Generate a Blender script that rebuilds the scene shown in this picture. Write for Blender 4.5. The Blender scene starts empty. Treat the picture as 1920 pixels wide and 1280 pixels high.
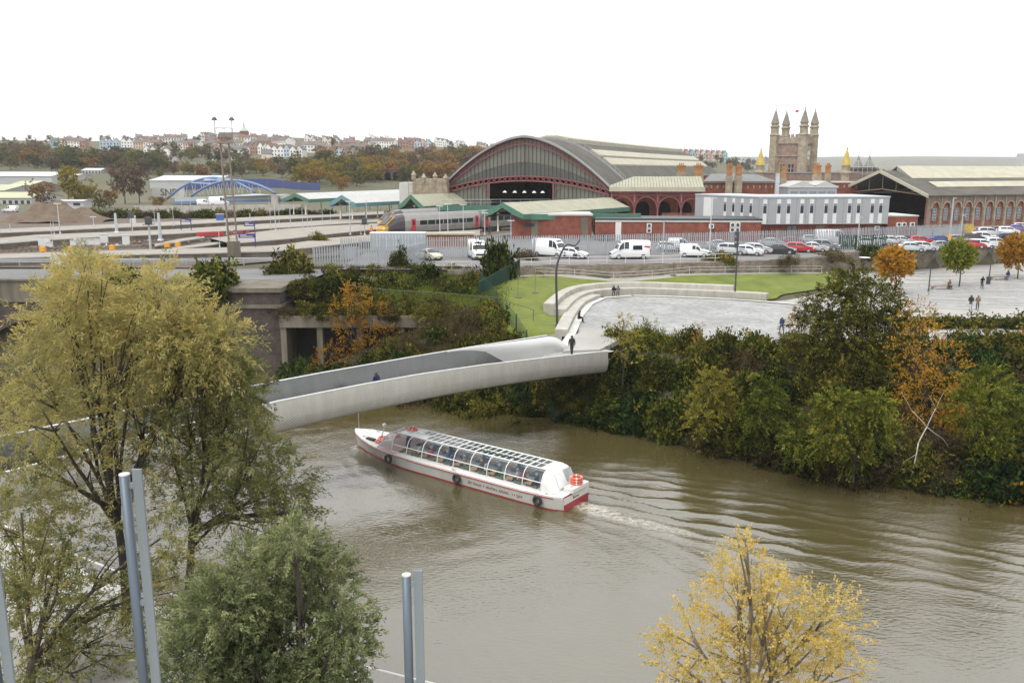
import bpy, bmesh, math, random
import numpy as np
from mathutils import Vector, Matrix
S = bpy.context.scene
col = S.collection
R = math.radians
rnd = random.Random(7)
nr = np.random.RandomState(11)

# ---------------------------------------------------------------- camera
CAM_H = 21.5
TILT = math.atan(322/1600)
cam = bpy.data.cameras.new('camera'); cam.lens = 30.0; cam.sensor_width = 36.0
cam.clip_start = 0.2; cam.clip_end = 20000
camo = bpy.data.objects.new('camera', cam); col.objects.link(camo)
camo.location = (0, 0, CAM_H); camo.rotation_euler = (math.pi/2 - TILT, 0, 0)
S.camera = camo

# ---------------------------------------------------------------- sky and sun
SUN_EL, SUN_AZ = R(60), R(-140)          # azimuth measured from +Y towards +X
w = bpy.data.worlds.new('World'); S.world = w; w.use_nodes = True
wn = w.node_tree; wn.nodes.clear()
wo = wn.nodes.new('ShaderNodeOutputWorld'); wb = wn.nodes.new('ShaderNodeBackground')
sky = wn.nodes.new('ShaderNodeTexSky'); sky.sky_type = 'NISHITA'; sky.sun_disc = False
sky.sun_elevation = SUN_EL; sky.sun_rotation = SUN_AZ % (2*math.pi); sky.dust_density = 4.0
hs = wn.nodes.new('ShaderNodeHueSaturation'); hs.inputs['Saturation'].default_value = 0.12
cl = wn.nodes.new('ShaderNodeMix'); cl.data_type = 'RGBA'; cl.inputs[0].default_value = 0.9
cl.inputs[7].default_value = (9.6, 9.7, 9.9, 1)      # even white cloud deck
cn = wn.nodes.new('ShaderNodeTexNoise'); cn.inputs['Scale'].default_value = 3.0; cn.inputs['Detail'].default_value = 5
ct = wn.nodes.new('ShaderNodeTexCoord')
cm = wn.nodes.new('ShaderNodeMapping'); cm.inputs['Scale'].default_value = (1, 1, 3.5)
cr = wn.nodes.new('ShaderNodeMapRange'); cr.inputs[1].default_value = 0.3; cr.inputs[2].default_value = 0.7
cr.inputs[3].default_value = 0.95; cr.inputs[4].default_value = 1.05
mu = wn.nodes.new('ShaderNodeMix'); mu.data_type = 'RGBA'; mu.blend_type = 'MULTIPLY'; mu.inputs[0].default_value = 1
L = wn.links.new
L(sky.outputs[0], hs.inputs['Color']); L(hs.outputs[0], cl.inputs[6])
L(ct.outputs['Generated'], cm.inputs[0]); L(cm.outputs[0], cn.inputs['Vector']); L(cn.outputs[0], cr.inputs[0])
L(cl.outputs[2], mu.inputs[6]); L(cr.outputs[0], mu.inputs[7]); L(mu.outputs[2], wb.inputs[0])
wb.inputs[1].default_value = 0.11
L(wb.outputs[0], wo.inputs[0])
sun = bpy.data.lights.new('sun', 'SUN'); sun.energy = 1.5; sun.angle = R(35); sun.color = (1, .96, .9)
suno = bpy.data.objects.new('sun', sun); col.objects.link(suno)
sd = Vector((math.sin(SUN_AZ)*math.cos(SUN_EL), math.cos(SUN_AZ)*math.cos(SUN_EL), math.sin(SUN_EL)))
suno.rotation_euler = sd.to_track_quat('Z', 'Y').to_euler(); suno.location = sd*200
S.view_settings.view_transform = 'Standard'; S.view_settings.look = 'None'
S.view_settings.gamma = 1; S.view_settings.use_curve_mapping = False
S.view_settings.exposure = 0.62
S.render.engine = 'CYCLES'
c = S.cycles; c.max_bounces = 6; c.diffuse_bounces = 2; c.glossy_bounces = 3; c.transmission_bounces = 4
c.transparent_max_bounces = 8; c.volume_bounces = 0; c.use_denoising = True
c.caustics_reflective = False; c.caustics_refractive = False

# ---------------------------------------------------------------- helpers: rays through the lens to measured levels
def _ray(px, py):
    dx = (px-960)/1600; dy = (640-py)/1600
    return dx, math.cos(TILT)+dy*math.sin(TILT), -math.sin(TILT)+dy*math.cos(TILT)
def at(px, py, z):
    a = _ray(px, py); s = (z-CAM_H)/a[2]
    return Vector((a[0]*s, a[1]*s, z))
def aty(px, py, Y):
    a = _ray(px, py); s = Y/a[1]
    return Vector((a[0]*s, Y, CAM_H+a[2]*s))

# ---------------------------------------------------------------- materials
M = {}
def mat(name, color, rough=0.7, var=0.0, vscale=1.0, bump=0.0, bscale=None, metal=0.0, spec=0.5, color2=None,
        streak=None, objcolor=False, kind='noise', emit=None):
    m = bpy.data.materials.new(name); m.use_nodes = True; n = m.node_tree; b = n.nodes['Principled BSDF']; l = n.links.new
    b.inputs['Roughness'].default_value = rough; b.inputs['Metallic'].default_value = metal
    b.inputs['Specular IOR Level'].default_value = spec
    c1 = tuple(color)+(1,)
    src = None
    if objcolor:
        oi = n.nodes.new('ShaderNodeObjectInfo'); src = oi.outputs['Color']
    if var or color2:
        tc = n.nodes.new('ShaderNodeTexCoord'); mp = n.nodes.new('ShaderNodeMapping')
        mp.inputs['Scale'].default_value = streak or (1, 1, 1)
        l(tc.outputs['Object'], mp.inputs[0])
        t = n.nodes.new('ShaderNodeTexNoise'); t.inputs['Scale'].default_value = vscale; t.inputs['Detail'].default_value = 6
        t.inputs['Roughness'].default_value = 0.65
        l(mp.outputs[0], t.inputs['Vector'])
        mr = n.nodes.new('ShaderNodeMapRange'); mr.inputs[1].default_value = .3; mr.inputs[2].default_value = .7
        l(t.outputs[0], mr.inputs[0])
        mx = n.nodes.new('ShaderNodeMix'); mx.data_type = 'RGBA'
        l(mr.outputs[0], mx.inputs[0])
        if color2: ca, cb = c1, tuple(color2)+(1,)
        else: ca, cb = tuple(x*(1-var) for x in color)+(1,), tuple(min(1, x*(1+var)) for x in color)+(1,)
        if src is not None:
            mx.blend_type = 'MIX'
            mx.inputs[6].default_value = (1-var,)*3+(1,); mx.inputs[7].default_value = (1,)*3+(1,)
            m2 = n.nodes.new('ShaderNodeMix'); m2.data_type = 'RGBA'; m2.blend_type = 'MULTIPLY'; m2.inputs[0].default_value = 1
            l(src, m2.inputs[6]); l(mx.outputs[2], m2.inputs[7]); l(m2.outputs[2], b.inputs['Base Color'])
        else:
            mx.inputs[6].default_value = ca; mx.inputs[7].default_value = cb
            l(mx.outputs[2], b.inputs['Base Color'])
    elif src is not None: l(src, b.inputs['Base Color'])
    else: b.inputs['Base Color'].default_value = c1
    if bump:
        tc = n.nodes.new('ShaderNodeTexCoord'); t = n.nodes.new('ShaderNodeTexNoise'); t.inputs['Scale'].default_value = bscale or vscale*6
        t.inputs['Detail'].default_value = 4
        l(tc.outputs['Object'], t.inputs['Vector'])
        bp = n.nodes.new('ShaderNodeBump'); bp.inputs['Strength'].default_value = bump; bp.inputs['Distance'].default_value = 0.05
        l(t.outputs[0], bp.inputs['Height']); l(bp.outputs[0], b.inputs['Normal'])
    if emit:
        b.inputs['Emission Color'].default_value = tuple(emit[:3])+(1,); b.inputs['Emission Strength'].default_value = emit[3]
    M[name] = m
    return m
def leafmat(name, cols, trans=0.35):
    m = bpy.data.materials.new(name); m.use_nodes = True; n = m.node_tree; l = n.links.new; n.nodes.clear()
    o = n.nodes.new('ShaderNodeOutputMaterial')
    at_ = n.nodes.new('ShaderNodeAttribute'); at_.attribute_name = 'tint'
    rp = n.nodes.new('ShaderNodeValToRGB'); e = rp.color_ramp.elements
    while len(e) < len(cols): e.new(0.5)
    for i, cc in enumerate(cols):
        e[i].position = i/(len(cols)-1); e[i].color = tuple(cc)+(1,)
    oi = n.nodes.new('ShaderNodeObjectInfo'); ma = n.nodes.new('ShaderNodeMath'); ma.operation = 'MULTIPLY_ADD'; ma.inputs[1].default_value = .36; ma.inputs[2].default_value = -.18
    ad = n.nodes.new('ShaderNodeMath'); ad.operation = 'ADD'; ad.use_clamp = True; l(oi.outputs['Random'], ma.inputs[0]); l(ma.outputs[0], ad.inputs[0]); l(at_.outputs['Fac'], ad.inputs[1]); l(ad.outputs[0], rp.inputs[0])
    d = n.nodes.new('ShaderNodeBsdfDiffuse'); t = n.nodes.new('ShaderNodeBsdfTranslucent'); mx = n.nodes.new('ShaderNodeMixShader')
    mx.inputs[0].default_value = trans
    l(rp.outputs[0], d.inputs[0]); l(rp.outputs[0], t.inputs[0]); l(d.outputs[0], mx.inputs[1]); l(t.outputs[0], mx.inputs[2])
    l(mx.outputs[0], o.inputs[0])
    M[name] = m
    return m
def glass(name, color=(.03, .035, .04), rough=.04, alpha=1.0, spec=.6):
    m = mat(name, color, rough, spec=spec)
    m.node_tree.nodes['Principled BSDF'].inputs['Alpha'].default_value = alpha
    return m

# ---------------------------------------------------------------- mesh builder and tagging
class MB:
    def __init__(s): s.v = []; s.f = []; s.m = []; s.mi = 0
    def mat(s, i): s.mi = i; return s
    def quad(s, *p):
        b = len(s.v); s.v += [tuple(q) for q in p]; s.f.append(tuple(range(b, b+len(p)))); s.m.append(s.mi); return s
    def box(s, x0, x1, y0, y1, z0, z1, T=None):
        b = len(s.v)
        p = [(x0,y0,z0),(x1,y0,z0),(x1,y1,z0),(x0,y1,z0),(x0,y0,z1),(x1,y0,z1),(x1,y1,z1),(x0,y1,z1)]
        if T is not None: p = [tuple(T @ Vector(q)) for q in p]
        s.v += p
        for f in ((3,2,1,0),(4,5,6,7),(0,1,5,4),(1,2,6,5),(2,3,7,6),(3,0,4,7)):
            s.f.append(tuple(b+i for i in f)); s.m.append(s.mi)
        return s
    def bar(s, p0, p1, wd, ht=None, up=(0,0,1)):
        p0 = Vector(p0); p1 = Vector(p1); d = (p1-p0)
        if d.length < 1e-6: return s
        d.normalize(); up = Vector(up)
        if abs(d.dot(up)) > .99: up = Vector((1, 0, 0))
        x = d.cross(up).normalized(); y = x.cross(d).normalized(); ht = ht or wd
        b = len(s.v)
        for p in (p0, p1):
            for sx, sy in ((-1,-1),(1,-1),(1,1),(-1,1)):
                s.v.append(tuple(p + x*sx*wd/2 + y*sy*ht/2))
        for f in ((0,1,2,3),(7,6,5,4),(0,4,5,1),(1,5,6,2),(2,6,7,3),(3,7,4,0)):
            s.f.append(tuple(b+i for i in f)); s.m.append(s.mi)
        return s
    def tube(s, path, r, n=6, caps=True, closed=False):
        path = [Vector(p) for p in path]; k = len(path)
        rs = r if isinstance(r, (list, tuple)) else [r]*k
        b = len(s.v); prev = None
        for i, p in enumerate(path):
            if closed: d = path[(i+1) % k]-path[i-1]
            else: d = path[min(i+1, k-1)]-path[max(i-1, 0)]
            if d.length < 1e-9: d = Vector((0,0,1))
            d.normalize()
            if prev is None:
                up = Vector((0,0,1)) if abs(d.z) < .95 else Vector((1,0,0))
                x = d.cross(up).normalized()
            else:
                x = (prev - d*prev.dot(d))
                x = x.normalized() if x.length > 1e-6 else d.orthogonal().normalized()
            prev = x; y = d.cross(x)
            for j in range(n):
                a = 2*math.pi*j/n
                s.v.append(tuple(p + (x*math.cos(a)+y*math.sin(a))*rs[i]))
        kk = k if closed else k-1
        for i in range(kk):
            i2 = (i+1) % k
            for j in range(n):
                s.f.append((b+i*n+j, b+i*n+(j+1) % n, b+i2*n+(j+1) % n, b+i2*n+j)); s.m.append(s.mi)
        if caps and not closed:
            s.f.append(tuple(b+j for j in reversed(range(n)))); s.m.append(s.mi)
            s.f.append(tuple(b+(k-1)*n+j for j in range(n))); s.m.append(s.mi)
        return s
    def prism(s, poly, z0, z1):                       # plan polygon, counter-clockwise
        b = len(s.v); n = len(poly)
        s.v += [(p[0], p[1], z0) for p in poly]+[(p[0], p[1], z1) for p in poly]
        s.f.append(tuple(b+i for i in reversed(range(n)))); s.m.append(s.mi)
        s.f.append(tuple(b+n+i for i in range(n))); s.m.append(s.mi)
        for i in range(n):
            j = (i+1) % n; s.f.append((b+i, b+j, b+n+j, b+n+i)); s.m.append(s.mi)
        return s
    def extr(s, poly, vec):                           # any planar polygon of 3-D points pushed along vec
        b = len(s.v); n = len(poly); vec = Vector(vec)
        s.v += [tuple(Vector(p)) for p in poly]+[tuple(Vector(p)+vec) for p in poly]
        s.f.append(tuple(b+i for i in reversed(range(n)))); s.m.append(s.mi)
        s.f.append(tuple(b+n+i for i in range(n))); s.m.append(s.mi)
        for i in range(n):
            j = (i+1) % n; s.f.append((b+i, b+j, b+n+j, b+n+i)); s.m.append(s.mi)
        return s
    def loft(s, rings, closed=True, cap=True):
        b = len(s.v); n = len(rings[0]); k = len(rings)
        for r_ in rings: s.v += [tuple(p) for p in r_]
        for i in range(k-1):
            for j in range(n if closed else n-1):
                j2 = (j+1) % n
                s.f.append((b+i*n+j, b+i*n+j2, b+(i+1)*n+j2, b+(i+1)*n+j)); s.m.append(s.mi)
        if cap and closed:
            s.f.append(tuple(b+j for j in reversed(range(n)))); s.m.append(s.mi)
            s.f.append(tuple(b+(k-1)*n+j for j in range(n))); s.m.append(s.mi)
        return s
    def lathe(s, prof, n=12, c=(0,0,0)):
        return s.loft([[(c[0]+r*math.cos(2*math.pi*j/n), c[1]+r*math.sin(2*math.pi*j/n), c[2]+z) for j in range(n)] for r, z in prof])
    def mesh(s, name, mats, smooth=False):
        me = bpy.data.meshes.new(name); me.from_pydata(s.v, [], s.f)
        for m_ in (mats if isinstance(mats, (list, tuple)) else [mats]): me.materials.append(M[m_] if isinstance(m_, str) else m_)
        if any(s.m): me.polygons.foreach_set('material_index', s.m)
        if smooth: me.shade_smooth()
        me.update()
        return me
    def build(s, name, mats, parent=None, smooth=False, loc=None, fix=False):
        me = s.mesh(name, mats, smooth)
        if fix:
            bm = bmesh.new(); bm.from_mesh(me); bmesh.ops.recalc_face_normals(bm, faces=bm.faces); bm.to_mesh(me); bm.free()
        return link(name, me, parent, loc)
def link(name, me, parent=None, loc=None, rz=None, scale=None):
    o = bpy.data.objects.new(name, me); col.objects.link(o)
    if parent is not None: o.parent = parent
    if loc is not None: o.location = loc
    if rz is not None: o.rotation_euler = (0, 0, rz)
    if scale is not None: o.scale = scale if isinstance(scale, (tuple, list)) else (scale,)*3
    return o
def tag(o, label=None, cat=None, group=None, kind=None):
    if label: o['label'] = label
    if cat: o['category'] = cat
    if group: o['group'] = group
    if kind: o['kind'] = kind
    return o
def thing(name, label, cat, loc=(0,0,0), rz=0, group=None):
    o = bpy.data.objects.new(name, None); col.objects.link(o); o.empty_display_size = .2
    o.location = loc; o.rotation_euler = (0, 0, rz)
    return tag(o, label, cat, group)
def struct(o): o['kind'] = 'structure'; return o
KIDS = {}
def kids(o): return [k for k in col.objects if k.parent == o]
def copy_tree(o, parent=None, ch=None):
    c_ = o.copy(); col.objects.link(c_)
    if parent is not None: c_.parent = parent
    for k in o.children: copy_tree(k, c_)
    return c_
def bevel(o, wd=.02, seg=2):
    b = o.modifiers.new('bevel', 'BEVEL'); b.width = wd; b.segments = seg; b.limit_method = 'ANGLE'; return o

# ---------------------------------------------------------------- leaves
def leaf_mesh(name, P, mats, ln=.15, wd=.06, dirs=None, tint=None, matidx=None, jitter=.9, droop=0.0, seed=0):
    """P: (N,3) leaf bases; every leaf is one four-sided blade turned its own way."""
    r_ = np.random.RandomState(seed+5); N = len(P); P = np.asarray(P, float)
    d = r_.normal(size=(N, 3)); d /= np.linalg.norm(d, axis=1)[:, None]
    if dirs is not None: d = dirs*(1-jitter)+d*jitter
    d[:, 2] -= droop; d /= np.linalg.norm(d, axis=1)[:, None]+1e-9
    q = r_.normal(size=(N, 3)); x = np.cross(d, q); x /= np.linalg.norm(x, axis=1)[:, None]+1e-9
    l_ = (ln*(.6+.8*r_.rand(N)))[:, None]; w_ = (wd*(.6+.8*r_.rand(N)))[:, None]
    V = np.empty((N, 4, 3)); V[:, 0] = P; V[:, 1] = P+d*l_*.5+x*w_*.5; V[:, 2] = P+d*l_; V[:, 3] = P+d*l_*.45-x*w_*.5
    me = bpy.data.meshes.new(name)
    me.vertices.add(N*4); me.vertices.foreach_set('co', V.ravel())
    me.loops.add(N*4); me.loops.foreach_set('vertex_index', np.arange(N*4, dtype=np.int32))
    me.polygons.add(N); me.polygons.foreach_set('loop_start', np.arange(0, N*4, 4, dtype=np.int32))
    me.polygons.foreach_set('loop_total', np.full(N, 4, dtype=np.int32))
    for m_ in (mats if isinstance(mats, (list, tuple)) else [mats]): me.materials.append(M[m_])
    if matidx is not None: me.polygons.foreach_set('material_index', np.asarray(matidx, dtype=np.int32))
    a = me.attributes.new('tint', 'FLOAT', 'FACE')
    t = r_.rand(N) if tint is None else np.clip(tint, 0, 1)
    a.data.foreach_set('value', np.asarray(t, dtype=np.float32))
    me.update(calc_edges=True); me.validate()
    return me
def sm(a, b, x):
    t = np.clip((np.asarray(x, float)-a)/(b-a), 0, 1); return t*t*(3-2*t)
# ================================================================ materials of the setting
mat('ground', (.045,.052,.02), .95, color2=(.095,.078,.05), vscale=.35, bump=.6, bscale=3)
mat('far_ground', (.065,.07,.03), .95, color2=(.12,.11,.065), vscale=.012)
mat('asphalt', (.17,.165,.16), .9, var=.18, vscale=.25, bump=.15, bscale=9)
mat('road_asphalt', (.15,.15,.15), .9, var=.2, vscale=.2, bump=.1, bscale=9)
mat('lawn', (.085,.118,.014), .95, color2=(.165,.19,.03), vscale=.45, bump=.8, bscale=14)
mat('paving', (.36,.35,.325), .85, color2=(.29,.28,.255), vscale=.3, bump=.1, bscale=6)
mat('paving_strip', (.47,.465,.44), .8, var=.08, vscale=.6)
mat('concrete', (.46,.44,.40), .85, color2=(.34,.32,.28), vscale=.8, streak=(1,1,.25), bump=.15, bscale=8)
mat('light_concrete', (.46,.44,.395), .8, color2=(.31,.29,.245), vscale=1.1, streak=(1,1,.3), bump=.1, bscale=9)
mat('old_concrete', (.21,.185,.14), .9, color2=(.09,.08,.06), vscale=.7, streak=(1,1,.18), bump=.3, bscale=6)
mat('ballast', (.085,.068,.054), .95, color2=(.15,.122,.098), vscale=1.2, bump=1.0, bscale=12)
mat('platform_top', (.24,.222,.19), .9, color2=(.31,.28,.235), vscale=.35, bump=.1)
mat('platform_wall', (.20,.165,.135), .9, color2=(.09,.075,.062), vscale=.6, streak=(1,1,.3), bump=.3)
mat('platform_edge', (.42,.405,.375), .8, var=.1, vscale=1)
mat('rail_steel', (.22,.17,.14), .45, metal=.7, var=.2, vscale=2)
mat('sleeper', (.22,.19,.16), .9, var=.25, vscale=2)
mat('white_paint', (.62,.62,.605), .6, var=.06, vscale=1)
mat('galv', (.47,.50,.52), .5, metal=.35, var=.12, vscale=1.5)
mat('galv_light', (.33,.36,.385), .5, metal=.15, var=.10, vscale=.6)
mat('dark_green_metal', (.012,.05,.032), .5, var=.15, vscale=1)
mat('dark_metal', (.06,.065,.07), .45, metal=.4, var=.2, vscale=2)

def stone_material(name, c1, c2, mortar, scale, wd=.5, ht=.25, bump=.6, stain=None):
    m = bpy.data.materials.new(name); m.use_nodes = True; n = m.node_tree; b = n.nodes['Principled BSDF']; l = n.links.new
    tc = n.nodes.new('ShaderNodeTexCoord'); sep = n.nodes.new('ShaderNodeSeparateXYZ'); l(tc.outputs['Object'], sep.inputs[0])
    ad = n.nodes.new('ShaderNodeMath'); ad.operation = 'ADD'; l(sep.outputs[0], ad.inputs[0]); l(sep.outputs[1], ad.inputs[1])
    cb = n.nodes.new('ShaderNodeCombineXYZ'); l(ad.outputs[0], cb.inputs[0]); l(sep.outputs[2], cb.inputs[1])
    br = n.nodes.new('ShaderNodeTexBrick'); l(cb.outputs[0], br.inputs['Vector']); br.inputs['Scale'].default_value = scale
    br.inputs['Color1'].default_value = c1+(1,); br.inputs['Color2'].default_value = c2+(1,); br.inputs['Mortar'].default_value = mortar+(1,)
    br.inputs['Brick Width'].default_value = wd; br.inputs['Row Height'].default_value = ht; br.inputs['Mortar Size'].default_value = .015
    no = n.nodes.new('ShaderNodeTexNoise'); no.inputs['Scale'].default_value = .9; no.inputs['Detail'].default_value = 7; l(tc.outputs['Object'], no.inputs['Vector'])
    mr = n.nodes.new('ShaderNodeMapRange'); mr.inputs[1].default_value = .3; mr.inputs[2].default_value = .75; mr.inputs[3].default_value = .65; mr.inputs[4].default_value = 1.2
    l(no.outputs[0], mr.inputs[0])
    mx = n.nodes.new('ShaderNodeMix'); mx.data_type = 'RGBA'; mx.blend_type = 'MULTIPLY'; mx.inputs[0].default_value = 1
    l(br.outputs[0], mx.inputs[6]); l(mr.outputs[0], mx.inputs[7]); l(mx.outputs[2], b.inputs['Base Color'])
    bp = n.nodes.new('ShaderNodeBump'); bp.inputs['Strength'].default_value = bump; bp.inputs['Distance'].default_value = .03
    l(br.outputs[1], bp.inputs['Height']); bp.invert = True; l(bp.outputs[0], b.inputs['Normal'])
    b.inputs['Roughness'].default_value = .9; M[name] = m
    return m
stone_material('red_brick', (.28,.075,.045), (.21,.058,.037), (.24,.14,.10), 2.2)
stone_material('dark_brick', (.10,.072,.06), (.055,.044,.041), (.13,.118,.105), 1.9)
stone_material('rubble', (.27,.225,.17), (.17,.14,.11), (.13,.115,.09), 1.2, .6, .32)
stone_material('pink_stone', (.30,.21,.165), (.235,.165,.13), (.30,.25,.21), 1.4)
stone_material('buff_stone', (.38,.32,.235), (.31,.26,.19), (.27,.23,.18), 1.0, .6, .35)
stone_material('orange_brick', (.34,.115,.06), (.26,.088,.048), (.32,.20,.14), 2.0)

def setts_material():
    m = bpy.data.materials.new('setts'); m.use_nodes = True; n = m.node_tree; b = n.nodes['Principled BSDF']; l = n.links.new
    tc = n.nodes.new('ShaderNodeTexCoord'); vo = n.nodes.new('ShaderNodeTexVoronoi'); vo.feature = 'F1'; vo.inputs['Scale'].default_value = 2.3
    l(tc.outputs['Object'], vo.inputs['Vector'])
    rp = n.nodes.new('ShaderNodeValToRGB'); e = rp.color_ramp.elements; e[0].color = (.25,.25,.245,1); e[1].color = (.36,.36,.35,1)
    hsv = n.nodes.new('ShaderNodeSeparateColor'); l(vo.outputs['Color'], hsv.inputs[0]); l(hsv.outputs[0], rp.inputs[0])
    no = n.nodes.new('ShaderNodeTexNoise'); no.inputs['Scale'].default_value = .25; no.inputs['Detail'].default_value = 5; l(tc.outputs['Object'], no.inputs['Vector'])
    mr = n.nodes.new('ShaderNodeMapRange'); mr.inputs[1].default_value = .35; mr.inputs[2].default_value = .65; mr.inputs[3].default_value = .85; mr.inputs[4].default_value = 1.08
    l(no.outputs[0], mr.inputs[0])
    mx = n.nodes.new('ShaderNodeMix'); mx.data_type = 'RGBA'; mx.blend_type = 'MULTIPLY'; mx.inputs[0].default_value = 1
    l(rp.outputs[0], mx.inputs[6]); l(mr.outputs[0], mx.inputs[7]); l(mx.outputs[2], b.inputs['Base Color'])
    v2 = n.nodes.new('ShaderNodeTexVoronoi'); v2.feature = 'DISTANCE_TO_EDGE'; v2.inputs['Scale'].default_value = 2.3; l(tc.outputs['Object'], v2.inputs['Vector'])
    m3 = n.nodes.new('ShaderNodeMapRange'); m3.inputs[2].default_value = .12; l(v2.outputs['Distance'], m3.inputs[0])
    bp = n.nodes.new('ShaderNodeBump'); bp.inputs['Strength'].default_value = .8; bp.inputs['Distance'].default_value = .05; l(m3.outputs[0], bp.inputs['Height'])
    l(bp.outputs[0], b.inputs['Normal']); b.inputs['Roughness'].default_value = .8; M['setts'] = m
setts_material()

# ================================================================ levels of the land
PLZ, CARP = 6.0, 9.3
FBX = [-300,-60,-24.6,-24.0,-13.7,-6,2,7.8,14.3,20.9,27,33.6,60,120,400]
FBY = [98,91,91,88.5,82,77.5,74,71,65,59,55.6,53,44,25,-60]
NBX = [-300,-150,-70,-45,-30,-20.6,-12.7,-4.8,5,20,60,400]
NBY = [210,130,78,52,40.5,34.7,29.7,25.0,21.0,19,12,-40]
def y_fb(x): return np.interp(x, FBX, FBY)
def y_nb(x): return np.interp(x, NBX, NBY)
WPX = [(900,520,8.4),(1000,515,8.1),(1250,513,8.0),(1430,511,7.6),(1560,510,7.0),(1700,506,6.3),(1888,492,6.5),(2050,482,6.6)]
WP = [at(*p) for p in WPX]
WX = [-400,-60,-22]+[p.x for p in WP]+[400]; WY = [103,103,106]+[p.y for p in WP]+[215]; WZ = [8.9,8.9,8.7]+[p.z for p in WP]+[6.8]
def y_w(x): return np.interp(x, WX, WY)
def z_w(x): return np.interp(x, WX, WZ)
def hill(x, y):
    px = 960+1600*x/np.maximum(y, 1)
    prof = np.interp(y, [0,250,330,450,600,750,950,1250,2200,9000], [9.2,9.2,10.2,17.5,28.5,39.5,53.0,56,48,40])-9.2
    side = np.interp(px, [-4000,-800,0,250,500,750,900,1050,1200,1350,1450,1600,4000], [.9,.9,1.0,.96,1.03,.92,.80,.66,.62,.50,.12,.06,.06])
    far = 85*sm(2600, 5200, y)*np.interp(px, [-3000,300,1500,1800,2100,4000], [1,.85,1.0,1.02,.97,1])
    und = 1.6*np.sin(x*.013+1.3)*np.sin(y*.011)+2.0*np.sin(x*.006+y*.004)
    return 9.2+np.maximum(prof*side, far)+und*sm(330, 700, y)
AR = [at(*p, PLZ) for p in [(1062,652),(1079,626),(1093,593),(1111,571),(1137,559),(1188,555),(1261,557),(1370,562),(1430,566),(1500,572)]]
arx = [p.x for p in AR]; ary = [p.y for p in AR]
def H0(x, y):
    x = np.asarray(x, float); y = np.asarray(y, float)
    d = y-y_fb(x)
    bw = np.interp(x, [-25,-24,-14,0,10,20,35,55,100], [1,6,11,12,12,15,24,36,45])
    land = np.interp(d/bw, [-.25,-.02,.15,.55,.85,1], [-2.5,-.1,1.3,4.3,5.8,6])
    yl0 = np.interp(x, [-24,-5,3]+arx[1:]+[50,60,100], [84,84,84]+[v+1.6 for v in ary[1:]]+[114,116,118]); yw = np.maximum(y_w(x), yl0+3)
    land = land+(z_w(x)-6)*sm(0, 1, (y-yl0)/(yw-yl0))*sm(2, 10, d+0*x)
    da = np.full(np.shape(x+y), 99.0)                      # keep the lawn behind the curved benches
    for i in range(1, 8):
        ax_, ay_, bx_, by_ = arx[i], ary[i], arx[i+1], ary[i+1]
        u = np.clip(((x-ax_)*(bx_-ax_)+(y-ay_)*(by_-ay_))/((bx_-ax_)**2+(by_-ay_)**2), 0, 1)
        da = np.minimum(da, np.hypot(x-ax_-u*(bx_-ax_), y-ay_-u*(by_-ay_)))
    land = np.where(da < 4.0, np.minimum(land, 5.96), np.where(da < 12, np.minimum(land, 6.95+(da-4.0)*.27), land))
    land = np.where((x > -24.4) & (x < -9.2) & (y > 87) & (y < 93.2), -.6, land)
    land = np.where(y > yw+.25, 9.2, land)
    land = np.where(y > 240, hill(x, y), land)
    near = np.where(y < y_nb(x), 4.9, -2.5)
    return np.where(d > -3, land, near)
GY = np.geomspace(225, 6000, 700)
def ground_at(px, py):
    a_ = _ray(px, py); s_ = GY/a_[1]; X_ = a_[0]*s_; Z_r = CAM_H+a_[2]*s_; hz = H0(X_, GY); k = np.nonzero(hz >= Z_r)[0]
    k = k[0] if len(k) else int(np.argmax(hz-Z_r))
    return Vector((X_[k], GY[k], hz[k]))

def ax(lo, hi, step, far_lo, far_hi, g):
    a = list(np.arange(lo, hi+.001, step)); s = step; v = hi
    while v < far_hi: s *= g; v += s; a.append(v)
    s = step; v = lo; b = []
    while v > far_lo: s *= g; v -= s; b.append(v)
    return np.array(b[::-1]+a)
def grid_mesh(name, X, Y, Z, mats, smooth=True, attrs=None):
    ny, nx = X.shape
    me = bpy.data.meshes.new(name); V = np.stack([X, Y, Z], -1).reshape(-1, 3)
    i = np.arange((ny-1)*(nx-1)); r0 = i//(nx-1); c0 = i % (nx-1); a = r0*nx+c0
    F = np.stack([a, a+1, a+nx+1, a+nx], -1).astype(np.int32)
    me.vertices.add(len(V)); me.vertices.foreach_set('co', V.ravel()); me.loops.add(F.size); me.loops.foreach_set('vertex_index', F.ravel())
    me.polygons.add(len(F)); me.polygons.foreach_set('loop_start', np.arange(0, F.size, 4, dtype=np.int32)); me.polygons.foreach_set('loop_total', np.full(len(F), 4, np.int32))
    for m_ in (mats if isinstance(mats, (list, tuple)) else [mats]): me.materials.append(M[m_])
    for k, v in (attrs or {}).items():
        at_ = me.attributes.new(k, 'FLOAT', 'POINT'); at_.data.foreach_set('value', v.ravel().astype(np.float32))
    me.update(calc_edges=True)
    if smooth: me.shade_smooth()
    return me
gx = ax(-100, 100, 1.25, -7000, 7000, 1.16); gy = ax(15, 128, 1.0, -60, 9000, 1.07)
X, Y = np.meshgrid(gx, gy); Z = H0(X, Y)
flat = (Y > y_fb(X)+8) & (Y < 240)
Z = np.where(flat, Z-.14, Z)
gme = grid_mesh('ground', X, Y, Z, ['ground', 'far_ground'])
yc = (Y[:-1,:-1]).ravel(); gme.polygons.foreach_set('material_index', (yc > 235).astype(np.int32))
struct(link('ground', gme))

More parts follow.
